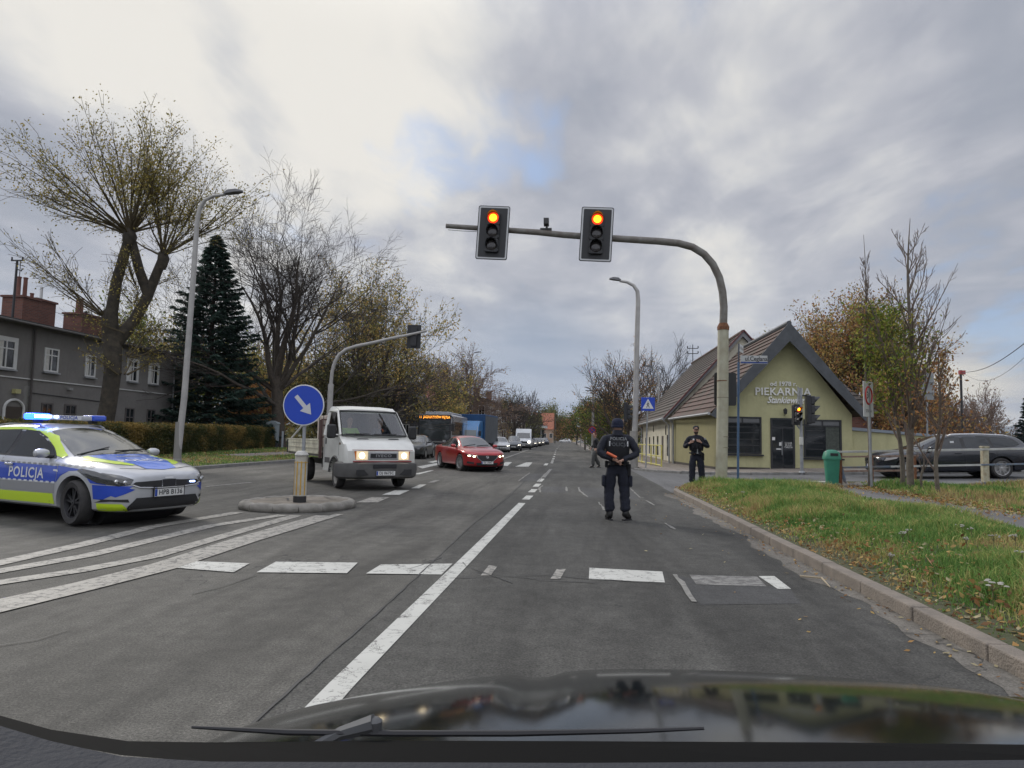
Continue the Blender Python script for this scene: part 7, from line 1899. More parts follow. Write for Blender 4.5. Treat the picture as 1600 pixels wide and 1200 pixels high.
def rrect(w, h, r, n=4):
 P = []
 for cx, cy, a0 in ((w / 2 - r, h / 2 - r, 0), (-w / 2 + r, h / 2 - r, 90), (-w / 2 + r, -h / 2 + r, 180), (w / 2 - r, -h / 2 + r, 270)):
  for i in range(n + 1): a = R(a0 + 90 * i / n); P.append((cx + r * math.cos(a), cy + r * math.sin(a)))
 return P
def signal_head(par, c, w=.62, h=1.28, lens=.15, board=True, lit=0, roll=0.0, back=False, yaw=0.0):
 """three-lens head facing -Y, c = centre"""
 if board:
  b = MB(); b.prism(rrect(w, h, .06), 0, .02, 'XZ'); hd_ = b.build('signal_head', sig_b, par)
  o = rrect(w - .045, h - .045, .05); i_ = rrect(w - .13, h - .13, .03); n = len(o)
  m_ = MB(); m_.add([(x, -.004, z) for x, z in o] + [(x, -.004, z) for x, z in i_], [(k, (k + 1) % n, n + (k + 1) % n, n + k) for k in range(n)]); m_.build('border', mat('border_white', (.50, .51, .52), .5), hd_, recalc=False)
  e_ = MB()
 else:
  b = MB(); b.prism(rrect(w, h, .04), 0, .16, 'XZ'); hd_ = b.build('signal_head', sig_b, par)
 hd_.location = c; hd_.rotation_euler = (0, roll, yaw)
 dz = lens * 2.42
 hs = MB()
 for k in range(3): hs.prism([(x, z + (1 - k) * dz) for x, z in rrect(lens * 2.35, lens * 2.38, .05)], -.14, -.006, 'XZ')
 if board: hs.prism(rrect(lens * 2.3, dz * 3, .05), .02, .16, 'XZ')
 for k in range(3):
  q = MB(); q.prism([(x, z + (1 - k) * dz) for x, z in rrect(lens * 2.35, lens * 2.36, .05)], -.13, -.006, 'XZ'); q.build('lamp_housing', sig_b2, hd_)
  z = (1 - k) * dz
  q = MB(); q.lathe([(lens, -.132), (lens * .97, -.14), (lens * .7, -.155), (lens * .3, -.163), (.002, -.165)], (0, 0, z), 24, 'Y', caps=False)
  on = (k == lit)
  L_ = q.build('lens', lens_rim if on else lens_off, hd_, smooth=True)
  if on:
   q = MB(); q.lathe([(lens * .78, -.150), (lens * .5, -.165), (.002, -.172)], (0, 0, z), 24, 'Y', caps=False); q.build('lens_glow', lens_core, L_, smooth=True)
  vz = MB(); V = []; A_ = lin(-30, 210, 17)
  for yy, rr_ in ((-.13, lens * 1.06), (-.36 , lens * 1.06)):
   for a in A_:
    f_ = (math.sin(R(a)) + .5) / 1.5; V.append((math.cos(R(a)) * rr_, yy if yy > -.2 else -.15 - .21 * max(0.05, f_), z + math.sin(R(a)) * rr_))
  for yy, rr_ in ((-.36, lens * 1.02), (-.13, lens * 1.02)):
   for a in A_:
    f_ = (math.sin(R(a)) + .5) / 1.5; V.append((math.cos(R(a)) * rr_, yy if yy > -.2 else -.15 - .21 * max(0.05, f_), z + math.sin(R(a)) * rr_))
  m = len(A_); vz.add(V, [(j * m + i, j * m + i + 1, (j + 1) * m + i + 1, (j + 1) * m + i) for j in range(3) for i in range(m - 1)]); vz.build('visor', sig_b, hd_, smooth=True)
 if board:
  q = MB(); q.prism(rrect(lens * 2.3, dz * 3, .05), .02, .16, 'XZ'); q.build('lamp_case', sig_b2, hd_)
 return hd_

# --- gantry mast over the lane
YM = 19.6
def PM(px, py, dy=0.0): return atY(px, py, YM + dy)
b0 = PM(1127, 757); base = Vector((b0.x, YM, gz(b0.x) + .14))
t = thing('signal_mast', 'tall curved cream and grey mast carrying two amber-lit traffic lights over the lane', 'signal mast', base)
L = lambda v: Vector(v) - base
lowp = [Vector((0, 0, -.3)), L(PM(1127, 750)), L(PM(1129, 640)), L(PM(1130, 514))]
q = MB(); q.tube(lowp, [.165, .162, .158, .152], 20); q.build('pole', pole_y, t, smooth=True)
q = MB(); q.tube([L(PM(1127, 757)), L(PM(1127, 747))], [.178, .172], 20); q.build('base_collar', mat('collar_dark', (.07, .075, .06), .8, var=.3), t)
q = MB(); q.tube([L(PM(1130, 516)), L(PM(1130, 511)), L(PM(1130, 505))], [.162, .17, .115], 20); q.build('reducer', pole_r, t, smooth=True)
for py in (596, 622, 683, 700):
 q = MB(); q.tube([L(PM(1129, py)), L(PM(1129, py - 1.4))], .160, 20); q.build('clamp_band', pole_r if py < 610 else mat('band', (.22, .2, .15), .7), t)
arm = [(1130, 512), (1131, 480), (1129, 456), (1124, 434), (1114, 413), (1100, 397), (1082, 386), (1060, 380), (1030, 377), (990, 374.5), (935, 371), (880, 367), (840, 363), (790, 359.5), (740, 356), (697, 353)]
q = MB(); q.tube([L(PM(x, y)) for x, y in arm], [.112, .108, .108, .107, .106, .105, .104, .103, .102, .10, .097, .093, .088, .082, .075, .068], 16); q.build('arm', pole_g, t, smooth=True)
for (px, py) in ((770, 363.5), (932, 366)):
 c = L(PM(px, py, -.28)); signal_head(t, c, .93, 1.60, .165, True, 0, R(2.6) * 1)
 q = MB(); p = L(PM(px, py - 4)); q.box(p + Vector((0, -.12, 0)), (.16, .26, .22)); q.build('bracket', galv, t)
# detector camera
p = L(PM(853, 362)); q = MB(); q.box(p + Vector((0, 0, .07)), (.34, .12, .05)); q.tube([p + Vector((.02, 0, .05)), p + Vector((.02, 0, .2))], .035, 8); q.box(p + Vector((.01, -.05, .27)), (.15, .30, .17)); q.build('detector', mat('detector', (.035, .035, .035), .5), t)
q = MB(); q.tube([L(PM(700, 356)) + Vector((0, 0, -.06)), L(PM(722, 361)), L(PM(745, 362))], .008, 5); q.build('cable', dark_f, t)
# head on the far side of the pole, facing the side street
q = signal_head(t, L(PM(1133, 608, .32)), .62, .95, .10, True, -1, 0, yaw=PI)
q2 = MB(); q2.box(L(PM(1130, 608, .15)), (.08, .3, .3)); q2.build('bracket', galv, t)

# --- far-side signal with its back to us
YF_ = 38.0
t_b = atY(513, 702, YF_); base = Vector((t_b.x, YF_, .1))
t = thing('signal_mast_far', 'pale curved signal mast behind the truck, showing the black back of its light', 'signal mast', base)
t.name = 'signal_mast'
L = lambda v: Vector(v) - base
q = MB(); q.tube([Vector((0, 0, -.2)), L(atY(515, 640, YF_)), L(atY(517, 600, YF_))], .16, 12); q.build('pole', pole_a, t, smooth=True)
q = MB(); q.tube([L(atY(x, y, YF_)) for x, y in ((517, 601), (519, 580), (523, 566), (530, 554), (541, 546), (556, 541), (580, 536), (610, 529), (640, 523), (667, 517))], [.10] * 6 + [.09, .085, .08, .07], 12); q.build('arm', pole_a, t, smooth=True)
hd_ = signal_head(t, L(atY(647, 526, YF_ + .2)), .80, 1.36, .15, True, -1, R(-1), yaw=PI)

# --- lamp posts
def lamp_post(name, label, pb, pts, Y, r0, r1, head, hl=.75, m=None, group='street lamps', extra=None, zb=None):
 b_ = atY(pb[0], pb[1], Y); base = Vector((b_.x, Y, b_.z if zb is None else zb))
 t = thing(name, label, 'street lamp', base, 0, group); L = lambda v: Vector(v) - base
 P = [Vector((0, 0, -.1))] + [L(atY(x, y, Y)) for x, y in pts]; k = len(P)
 nb = max(1, k - 5)
 q = MB(); q.tube(P, [r0 + (r1 - r0) * i / (k - 1) for i in range(k)], 12); q.build('pole', m or pole_a, t, smooth=True)
 h0, h1 = L(atY(*head[0], Y)), L(atY(*head[1], Y)); d = (h1 - h0).normalized(); n_ = Vector((-d.z, 0, d.x)) if d.x > 0 else Vector((d.z, 0, -d.x))
 hb = MB(); Ln = (h1 - h0).length; V = []
 for s_, w_, tt in ((0, .06, .05), (.25, .13, .10), (.7, .15, .09), (1, .08, .04)):
  c = h0 + d * Ln * s_; V += [c + Vector((0, -w_, 0)), c + Vector((0, w_, 0)), c + Vector((0, w_ * .7, 0)) + n_ * tt * 1.4, c + Vector((0, -w_ * .7, 0)) + n_ * tt * 1.4]
 hb.add(V, [(i * 4 + j, i * 4 + (j + 1) % 4, i * 4 + 4 + (j + 1) % 4, i * 4 + 4 + j) for i in range(3) for j in range(4)] + [(0, 3, 2, 1), (12, 13, 14, 15)])
 hb.build('lamp_head', mat('lamp_head', (.10, .10, .105), .5), t, smooth=False)
 return t
t = lamp_post('street_lamp', 'tall grey street lamp left of the spruce arching over the road', (277, 716), [(277, 716), (288, 620), (297, 500), (303, 420), (308, 345), (312, 326), (320, 313), (334, 306), (352, 304)], 23.6, .125, .05, ((350, 304), (379, 300)), zb=.12)
q = MB(); q.lathe([(.16, 0), (.16, .25), (.135, .27), (.13, 1.6)], (0, 0, 0), 14); q.build('base_sleeve', mat('sleeve', (.22, .215, .20), .7), t)
t = lamp_post('street_lamp', 'tall street lamp behind the officer arching left above the road', (990, 732), [(990, 732), (993, 640), (995, 540), (997, 470), (996, 455), (990, 446), (980, 441), (968, 439)], 33.2, .16, .06, ((970, 439), (952, 436.5)), zb=.05)
q = MB(); q.tube([(0, 0, .05), (0, 0, 1.8)], [.21, .19], 12); q.build('base_sleeve', mat('sleeve2', (.27, .26, .24), .7, var=.2), t)
for dz, lab in ((.0, 'a'),):
 signal_head(t, Vector((-.30, .1, 2.7)), .34, .95, .10, False, -1, 0, yaw=R(80))
lamp_post('street_lamp', 'thin street lamp between the bare tree and the far signal mast', (507, 692), [(507, 692), (511, 600), (516, 530), (518, 519)], 60, .13, .06, ((518, 519), (535, 515)))
lamp_post('street_lamp', 'street lamp behind the blue lorry', (733, 690), [(733, 690), (735, 620), (737, 560), (740, 552)], 96, .15, .07, ((740, 552), (752, 550)))
lamp_post('street_lamp', 'pale street lamp over the flat-roofed tenement roof', (778, 690), [(778, 690), (779, 640), (780, 612)], 108, .13, .08, ((780, 612), (789, 610)))
lamp_post('street_lamp', 'street lamp showing above the barn roof edge with its arm to the left', (1028, 700), [(1028, 700), (1029, 620), (1029, 590), (1026, 580), (1020, 575)], 52, .09, .04, ((1020, 575), (1008, 572)), zb=.1)
lamp_post('street_lamp', 'street lamp on the right beyond the pedestrian, arm over the road', (925, 705), [(925, 705), (926, 640), (927, 616), (924, 609)], 78, .1, .05, ((924, 609), (913, 605)), zb=.1)
lamp_post('street_lamp', 'smaller, farther street lamp on the right', (916, 700), [(916, 700), (917, 650), (917, 632), (915, 627)], 112, .11, .06, ((915, 627), (906, 624)), zb=.1)
lamp_post('street_lamp', 'farthest street lamp on the right beside the dark poles', (911, 700), [(911, 700), (911, 650), (911, 641), (909, 638)], 150, .13, .07, ((909, 638), (902, 636)), zb=.1)
for px, py, Y, r_, lab in ((914, 634, 92, .13, 'dark wooden utility pole right of the road, nearest'), (926, 604, 66, .14, 'pale utility pole with crossarms beyond the pedestrian'), (907, 650, 130, .14, 'dark utility pole farther down the right side'), (867, 650, 200, .16, 'pale pole in front of the orange roofs')):
 b_ = atY(px, 700, Y); t = thing('utility_pole', lab, 'utility pole', (b_.x, Y, .1), 0, 'utility poles'); h = atY(px, py, Y).z
 q = MB(); q.tube([(0, 0, -.1), (0, 0, h)], [r_, r_ * .7], 8); q.build('pole', mat('wood_pole', (.09, .08, .07), .9) if r_ != .14 else mat('concrete_pole', (.26, .25, .23), .8), t)
 q = MB(); q.box((0, 0, h - .5), (1.5, .08, .08)); q.build('crossarm', dark_f, t)
# left service pole and crossarm above the grey house
b_ = atY(10, 600, 29.2); t = thing('utility_pole', 'thin dark pole with insulators standing before the grey house at the left edge', 'utility pole', (b_.x, 29.2, .4), 0, 'utility poles'); hz = atY(13, 407, 29.2).z - .4
q = MB(); q.tube([(0, 0, 0), (.05, 0, hz)], [.06, .05], 8); q.build('pole', dark_f, t)
q = MB(); q.box((.05, 0, hz), (.60, .06, .06))
for s in (-.27, .27): q.tube([(.05 + s, 0, hz), (.05 + s, 0, hz + .16)], .035, 6)
q.tube([(.05, 0, hz - .4), (.30, 0, hz - .5), (.34, 0, hz - .38)], .03, 6); q.build('crossarm', dark_f, t)
# overhead cable at the right
ca, cb_ = atY(1640, 505, 30), atY(1503, 582, 62)
q = MB(); pts = [ca.lerp(cb_, s) + Vector((0, 0, -.6 * math.sin(PI * s))) for s in lin(0, 1, 14)]; q.tube([ca + (ca - cb_) * .6] + pts, .022, 5)
tag(q.build('overhead_cable', dark_f), 'thick dark overhead cable slanting down from the right edge towards the oak', 'cable')
q = MB(); c2 = atY(1640, 520, 30); pts = [c2.lerp(cb_, s) + Vector((0, 0, -1.3 * math.sin(PI * s))) for s in lin(0, 1, 14)]; q.tube(pts, .012, 4)
tag(q.build('overhead_cable', dark_f), 'thin slack cable just below the thick overhead one', 'cable')
t = thing('cable_pole', 'dark pole with a red insulator bracket where the overhead cables end', 'utility pole', (cb_.x - .1, 62, .4))
q = MB(); q.tube([(0, 0, 0), (0, 0, cb_.z - .2)], .10, 7); q.build('pole', dark_f, t)
q = MB(); q.box((.1, 0, cb_.z - .4), (.5, .2, .35)); q.build('insulator', mat('insulator_red', (.3, .05, .05), .5), t)

# --- traffic island with keep-right sign
def island():
 P = [(-6.12, 12.35), (-6.05, 12.0), (-5.7, 11.72), (-5.2, 11.60), (-4.75, 11.68), (-4.4, 11.95), (-4.16, 12.4), (-4.08, 12.85), (-4.2, 13.2), (-4.5, 13.5), (-4.9, 13.68), (-5.4, 13.66), (-5.85, 13.35), (-6.05, 12.9)]
 n = len(P); c = Vector((sum(p[0] for p in P) / n, sum(p[1] for p in P) / n, 0))
 mb = MB()
 for i in range(n):
  a, b = Vector((*P[i], 0)), Vector((*P[(i + 1) % n], 0)); m_ = (a + b) / 2; d = b - a
  inn = (c - m_).normalized() * .11
  mb.tube([a.lerp(b, .03) + inn + Vector((0, 0, .06)), a.lerp(b, .3) + inn + Vector((0, 0, .062)), a.lerp(b, .7) + inn + Vector((0, 0, .062)), a.lerp(b, .97) + inn + Vector((0, 0, .06))], [.085, .10, .10, .085], 10)
 tag(mb.build('traffic_island_kerb', mat('island_kerb', (.30, .285, .255), .9, c2=(.16, .15, .13), vscale=4, bump=.6), smooth=True), kind='structure')
 tp = MB(); Q = [c + (Vector((*p, 0)) - c) * .86 for p in P]; tp.add([(q_.x, q_.y, .135) for q_ in Q] + [(c.x, c.y, .155)], [(i, (i + 1) % n, n) for i in range(n)])
 tag(tp.build('traffic_island', mat('island_top', (.24, .21, .175), .95, c2=(.13, .115, .09), vscale=4, bump=.8, bscale=18), recalc=False), kind='structure')
 cr = MB()
 for k, pl in enumerate(([(-5.9, 12.9), (-5.4, 12.75), (-5.2, 12.3)], [(-4.9, 13.3), (-4.6, 12.9), (-4.3, 12.8)], [(-5.0, 12.3), (-4.7, 12.5), (-4.45, 12.4)], [(-5.6, 12.1), (-5.3, 12.5)])): ribbon(cr, pl, .03, .162, .02, k + 80)
 tag(cr.build('traffic_island_crack', tar, recalc=False), kind='structure')
island()
pb = at(468, 785, .14); base = Vector((pb.x, pb.y, .14)); YB = pb.y
t = thing('keep_right_bollard', 'battered white and yellow striped bollard carrying a round blue arrow sign on the traffic island', 'traffic sign', base)
L = lambda v: Vector(v) - base
ht = atY(470, 712, YB).z - .14
q = MB(); q.prism([(x, y) for x, y in [(.115 * math.cos(a) * 1.0, .10 * math.sin(a)) for a in lin(0, 2 * PI * .94, 16)]], .11, ht, 'XY'); bo = q.build('bollard_shell', mat('bollard_white', (.50, .49, .44), .6, c2=(.33, .30, .24), vscale=5), t, smooth=True)
q = MB(); q.prism([(.118 * math.cos(a), .103 * math.sin(a)) for a in lin(0, 2 * PI * .94, 16)], -.02, .12, 'XY'); q.build('rubber_foot', black_pl, t)
yel = mat('bollard_yellow', (.48, .30, .06), .6, var=.25, vscale=6)
for a0 in (-150, -112, -75, -35):
 q = MB(); aa = R(a0); A_ = [aa, aa + R(13)]; q.add([(.117 * math.cos(A_[0]), .102 * math.sin(A_[0]), .14), (.117 * math.cos(A_[1]), .102 * math.sin(A_[1]), .14), (.117 * math.cos(A_[1]), .102 * math.sin(A_[1]), ht - .1), (.117 * math.cos(A_[0]), .102 * math.sin(A_[0]), ht - .1)], ((0, 1, 2, 3),)); q.build('yellow_stripe', yel, bo, recalc=False)
q = MB(); q.tube([(.119 * math.cos(a), .104 * math.sin(a), ht - .12) for a in lin(0, 2 * PI * .95, 16)], .006, 4, close=True); q.build('yellow_stripe', yel, bo)
q = MB(); q.lathe([(.118, ht), (.125, ht + .02), (.09, ht + .075), (.05, ht + .09)], (0, 0, 0), 14); q.build('bollard_cap', mat('cap_white', (.42, .41, .38), .6, var=.3), bo)
q = MB(); q.add([(.09, -.04, ht + .03), (.14, -.03, ht + .01), (.155, .0, ht - .16), (.13, .02, ht - .02)], ((0, 1, 2, 3),)); q.build('torn_flap', mat('cap_white', (.42, .41, .38), .6), bo, recalc=False)
sc_ = L(atY(475, 633, YB)); rS = 32.8 / FPX * YB
q = MB(); q.tube([(0, .02, .1), (0.02, .03, ht + .1), (sc_.x, .05, sc_.z + rS * .9)], .032, 10); q.build('post', galv, t, smooth=True)
q = MB(); q.lathe([(rS, 0), (rS + .004, .012), (rS, .024)], (0, 0, 0), 48, 'Y'); sd = q.build('sign_disc', sign_white, t); sd.location = (sc_.x, -.02, sc_.z); sd.rotation_euler = (0, R(1.2), R(6))
q = MB(); q.lathe([(rS * .955, -.003), (.002, -.004)], (0, 0, 0), 48, 'Y', caps=False); q.build('blue_face', sign_blue, sd)
a_ = R(-48); ar = [(-.60, -.10), (.12, -.10), (.12, -.32), (.62, 0), (.12, .32), (.12, .10), (-.60, .10)]
q = MB(); q.add([((x * math.cos(a_) - y * math.sin(a_)) * rS * .98, -.007, (x * math.sin(a_) + y * math.cos(a_)) * rS * .98) for x, y in ar], ((0, 1, 2, 3, 4, 5, 6),)); q.build('arrow', mat('arrow_white', (.52, .53, .55), .5), sd, recalc=False)

# --- pedestrian crossing sign
YP = 32.4
b_ = atY(1009, 735, YP); base = Vector((b_.x, YP, .11)); L = lambda v: Vector(v) - base
t = thing('crossing_sign', 'square blue pedestrian crossing sign beside the far lamp post', 'traffic sign', base)
c = L(atY(1012.5, 631.5, YP)); hs = 10.4 / FPX * YP
q = MB(); q.tube([(0, 0, 0), (c.x, .05, c.z + hs * .9)], .035, 8); q.build('post', galv, t)
q = MB(); q.box((0, 0, 0), (2 * hs, .02, 2 * hs)); sp_ = q.build('sign_panel', sign_blue, t, bevel=.008); sp_.location = c
q = MB(); q.add([(-hs * .82, -.013, -hs * .66), (hs * .82, -.013, -hs * .66), (0, -.013, hs * .80)], ((0, 1, 2),)); q.build('white_triangle', sign_white, sp_, recalc=False)
q = MB(); y = -.017
def bar2(a, b, w):
 a, b = Vector((a[0], y, a[1])) * 1, Vector((b[0], y, b[1])); d = (b - a).normalized(); n_ = Vector((-d.z, 0, d.x)) * w
 q.add([a + n_, a - n_, b - n_, b + n_], ((0, 1, 2, 3),))
k_ = hs
bar2((0, .18 * k_), (-.02 * k_, -.12 * k_), .075 * k_); bar2((-.02 * k_, -.1 * k_), (-.22 * k_, -.52 * k_), .05 * k_); bar2((0, -.1 * k_), (.20 * k_, -.52 * k_), .05 * k_); bar2((0, .14 * k_), (-.24 * k_, -.08 * k_), .035 * k_); bar2((0, .14 * k_), (.22 * k_, -.02 * k_), .035 * k_)
q.add([(.075 * k_ * math.cos(a), y, .31 * k_ + .085 * k_ * math.sin(a)) for a in lin(0, 2 * PI * .9, 10)], (tuple(range(10)),)); q.build('walking_figure', ink, sp_, recalc=False)

# --- yellow pedestrian railing
yr = mat('railing_yellow', (.52, .47, .12), .6, var=.2, vscale=5)
A_ = Vector((3.75, 41.5, .1)); B_ = Vector((4.35, 33.6, .1)); base = A_.copy()
t = thing('yellow_railing', 'yellow tubular pedestrian railing before the barn wall', 'railing', base);
d = B_ - A_; n_p = 7
for i in range(n_p):
 p = d * i / (n_p - 1); q = MB(); q.tube([p, p + Vector((0, 0, 1.1))], .035, 7); q.build('post', yr, t)
for z in (1.08, .55, .12):
 q = MB(); q.tube([Vector((0, 0, z)), d + Vector((0, 0, z))], .03, 6); q.build('rail', yr, t)
q = MB()
for i in range((n_p - 1) * 5 + 1):
 if i % 5: p = d * i / ((n_p - 1) * 5); q.tube([p + Vector((0, 0, .12)), p + Vector((0, 0, .56))], .012, 4)
# --- blue street name post
YS = 20.35
b_ = atY(1153, 757, YS); base = Vector((b_.x, YS, gz(b_.x) + .12)); L = lambda v: Vector(v) - base
t = thing('street_name_post', 'thin blue post with two street name plates beside the big mast', 'street sign', base)
q = MB(); q.tube([(0, 0, -.1), L(atY(1154, 566, YS))], .034, 10); q.build('post', pole_bl, t, smooth=True)
q = MB(); q.tube([L(atY(1154, 566, YS)), L(atY(1154.5, 537, YS))], .022, 8); q.build('post_top', mat('post_dark', (.05, .06, .09), .5), t)
c0, c1 = L(atY(1157, 561.5, YS)), L(atY(1199, 562.5, YS)); w_ = c1.x - c0.x; hh = .105
q = MB(); q.box(((c0.x + c1.x) / 2, 0, (c0.z + c1.z) / 2), (w_, .02, hh * 2 + .03)); np_ = q.build('name_plate', mat('plate_dull', (.42, .43, .43), .45), t)
q = MB(); q.box(((c0.x + c1.x) / 2, -.011, (c0.z + c1.z) / 2 - hh * .82), (w_ - .01, .004, hh * .42)); q.build('blue_strip', mat('strip_blue', (.02, .05, .22), .5), np_)
text_flat('plate_lettering', 'ul.Ceglana', .185, lambda u, v: Vector(((c0.x + c1.x) / 2 + .06 + u, -.0135, (c0.z + c1.z) / 2 + .02 + v)), ink, np_, space=.98, xs=.86, off=.003)
p_ = L(atY(1155, 543, YS)); q = MB(); dr = Vector((.23, .50, 0)).normalized()
def PL(u, v, w=0): return p_ + dr * u + Vector((0, 0, v)) + Vector((dr.y, -dr.x, 0)) * w
q.add([PL(.04, -.10), PL(.62, -.10), PL(.62, .12), PL(.04, .12), PL(.04, -.10, -.02), PL(.62, -.10, -.02), PL(.62, .12, -.02), PL(.04, .12, -.02)], ((0, 1, 2, 3), (7, 6, 5, 4), (0, 4, 5, 1), (1, 5, 6, 2), (2, 6, 7, 3), (3, 7, 4, 0)))
n2 = q.build('name_plate', mat('plate_pale', (.55, .56, .55), .45), t)
text_flat('plate_lettering', 'ul. Wolności', .125, lambda u, v: PL(.33 + u, .01 + v, .004), mat('ink_faded', (.16, .14, .13), .6), n2, xs=.82)

# --- pedestrian/side signal before the bakery
YG = 27.1
b_ = atY(1253, 744, YG); base = Vector((b_.x, YG, gz(b_.x) + .1)); L = lambda v: Vector(v) - base
t = thing('signal_post', 'grey signal post before the bakery with a lit red lamp and a black three-visor light', 'signal post', base)
q = MB(); q.tube([(0, 0, -.1), L(atY(1252, 690, YG)), L(atY(1251, 606, YG))], [.065, .06, .055], 10); q.build('post', galv, t, smooth=True)
q = MB(); q.tube([L(atY(1247, 640, YG)), L(atY(1247, 604, YG))], .028, 7); q.tube([L(atY(1243, 660, YG)), L(atY(1248, 668, YG)), L(atY(1252, 672, YG))], .03, 7); q.build('conduit', galv, t)
signal_head(t, L(atY(1245, 648, YG - .1)), .24, .80, .085, False, 0, 0, yaw=R(12))
hd_ = signal_head(t, L(atY(1266, 640, YG)), .34, 1.12, .145, False, -1, 0, yaw=R(86))
q = MB(); q.box(L(atY(1258, 618, YG)), (.28, .05, .05)); q.box(L(atY(1258, 664, YG)), (.28, .05, .05)); q.build('bracket', dark_f, t)
q = MB(); q.box(L(atY(1252, 689, YG - .08)), (.13, .10, .30)); q.build('push_button', mat('button_pale', (.5, .5, .46), .5), t, bevel=.01)
q = MB(); q.lathe([(.12, 0), (.10, .05), (.06, .06)], (0, 0, 0), 12); q.build('base_plate', galv, t)

# --- speed zone sign, seen almost edge-on
b_ = atg(1362, 768); base = Vector((b_.x, b_.y, field_z(b_.x, b_.y))); YZ = b_.y; L = lambda v: Vector(v) - base
t = thing('speed_zone_sign', 'white rectangular sign with a red ring, turned edge-on, on a grey post', 'traffic sign', base)
q = MB(); q.tube([(0, 0, -.2), L(atY(1357, 600, YZ))], .035, 10); q.build('post', galv, t, smooth=True)
c = L(atY(1355.5, 624, YZ)); hh = 26.5 / FPX * YZ; an = R(45)
q = MB(); q.box((0, 0, 0), (.60, .02, 2 * hh)); sp_ = q.build('sign_panel', sign_white, t, bevel=.006); sp_.location = c + Vector((0, -.04, 0)); sp_.rotation_euler = (0, 0, an)
q = MB(); q.tube([(.20 * math.cos(a), -.012, .10 + .23 * math.sin(a)) for a in lin(0, 2 * PI * .97, 28)], .026, 4, close=True); q.build('red_ring', sign_red, sp_)
text_flat('sign_lettering', '30', .26, lambda u, v: Vector((u, -.0125, .10 + v)), ink, sp_, xs=.85, off=.004)
text_flat('sign_lettering', 'STREFA', .11, lambda u, v: Vector((u, -.0125, -.32 + v)), ink, sp_)
# --- sign seen from behind
YQ = 30.6
b_ = atY(1449, 730, 28.5); base = Vector((b_.x, 28.5, gz(b_.x) + .1)); L = lambda v: Vector(v) - base
t = thing('road_sign_back', 'plain grey back of a rectangular sign behind the saplings and estate car', 'traffic sign', base)
q = MB(); q.tube([(0, 0, -.1), L(atY(1448, 582, 28.5))], .04, 8); q.build('post', galv, t)
q = MB(); q.box(L(atY(1449.5, 604, 28.46)), (.48, .02, 1.06)); q.build('sign_panel', sign_back, t, bevel=.006)
q = MB(); q.box(L(atY(1449.5, 596, 28.4)), (.46, .03, .04)); q.box(L(atY(1449.5, 613, 28.4)), (.46, .03, .04)); q.build('bracket', galv, t)

# --- blue and white railing
rw = mat('rail_white', (.50, .51, .50), .6, c2=(.34, .33, .31), vscale=5); rb_ = mat('rail_blue', (.10, .17, .26), .6, c2=(.16, .13, .11), vscale=7)
R0 = atg(1308, 765); R1 = atg(1540, 760); R0.z = gz(R0.x) - .02; R1.z = gz(R1.x) - .02
d = (R1 - R0); base = R0.copy()
t = thing('road_railing', 'rusty blue and white three-rail railing along the side street', 'railing', base)
def RP(s, z): p = d * s; p.z = (d.z * s) + z; return p
q = MB(); q.box(RP(1, .55) , (.16, .14, 1.14)); q.box(RP(1, 1.13), (.19, .17, .05)); q.build('post', mat('post_cream', (.48, .47, .36), .7, c2=(.25, .19, .12), vscale=8), t, bevel=.008)
q = MB(); q.box(RP(.02, .5), (.09, .09, 1.08)); q.build('post', pole_r, t)
q = MB(); q.tube([RP(.005, 1.07), RP(.065, -.02)], .045, 6); q.build('post', rb_, t)
for s in (1.75, 2.5):
 q = MB(); q.box(RP(s, .55), (.14, .12, 1.12)); q.build('post', rb_, t)
for z, h_ in ((1.06, .06), (.63, .05), (.12, .055)):
 q = MB(); a, b2 = RP(-.08 if z > 1 else .03, z), RP(2.6, z); m_ = (a + b2) / 2; dd = b2 - a
 q.box(m_ + Vector((0, -.06, 0)), (dd.length, .05, h_), rz=math.atan2(dd.y, dd.x), ry=-math.asin(dd.z / dd.length)); q.build('rail', rb_ if z < 1 else rw, t, bevel=.006)
q = MB(); a, b2 = RP(.35, .63), RP(.96, .63); m_ = (a + b2) / 2; dd = b2 - a; q.box(m_ + Vector((0, -.095, .0)), (dd.length, .02, .05), rz=math.atan2(dd.y, dd.x), ry=-math.asin(dd.z / dd.length)); q.build('rail', rw, t)
q = MB(); a, b2 = RP(.35, .14), RP(.96, .14); m_ = (a + b2) / 2; q.box(m_ + Vector((0, -.10, .0)), (dd.length, .02, .05), rz=math.atan2(dd.y, dd.x), ry=-math.asin(dd.z / dd.length)); q.build('rail', rw, t)
# rear railing of the pair, rusty
t = thing('road_railing_rear', 'rust-streaked short railing just behind the green bin', 'railing', base + Vector((.1, 1.1, .02))); t.name = 'road_railing'
for z in (.92, .5):
 q = MB(); q.box((1.3, 0, z), (2.6, .05, .05), ry=-.036); q.build('rail', mat('rail_rusty', (.30, .24, .2), .8, c2=(.18, .09, .06), vscale=9), t)
for x in (.1, 1.3, 2.5):
 q = MB(); q.box((x, 0, .46), (.06, .06, .98)); q.build('post', pole_r, t)
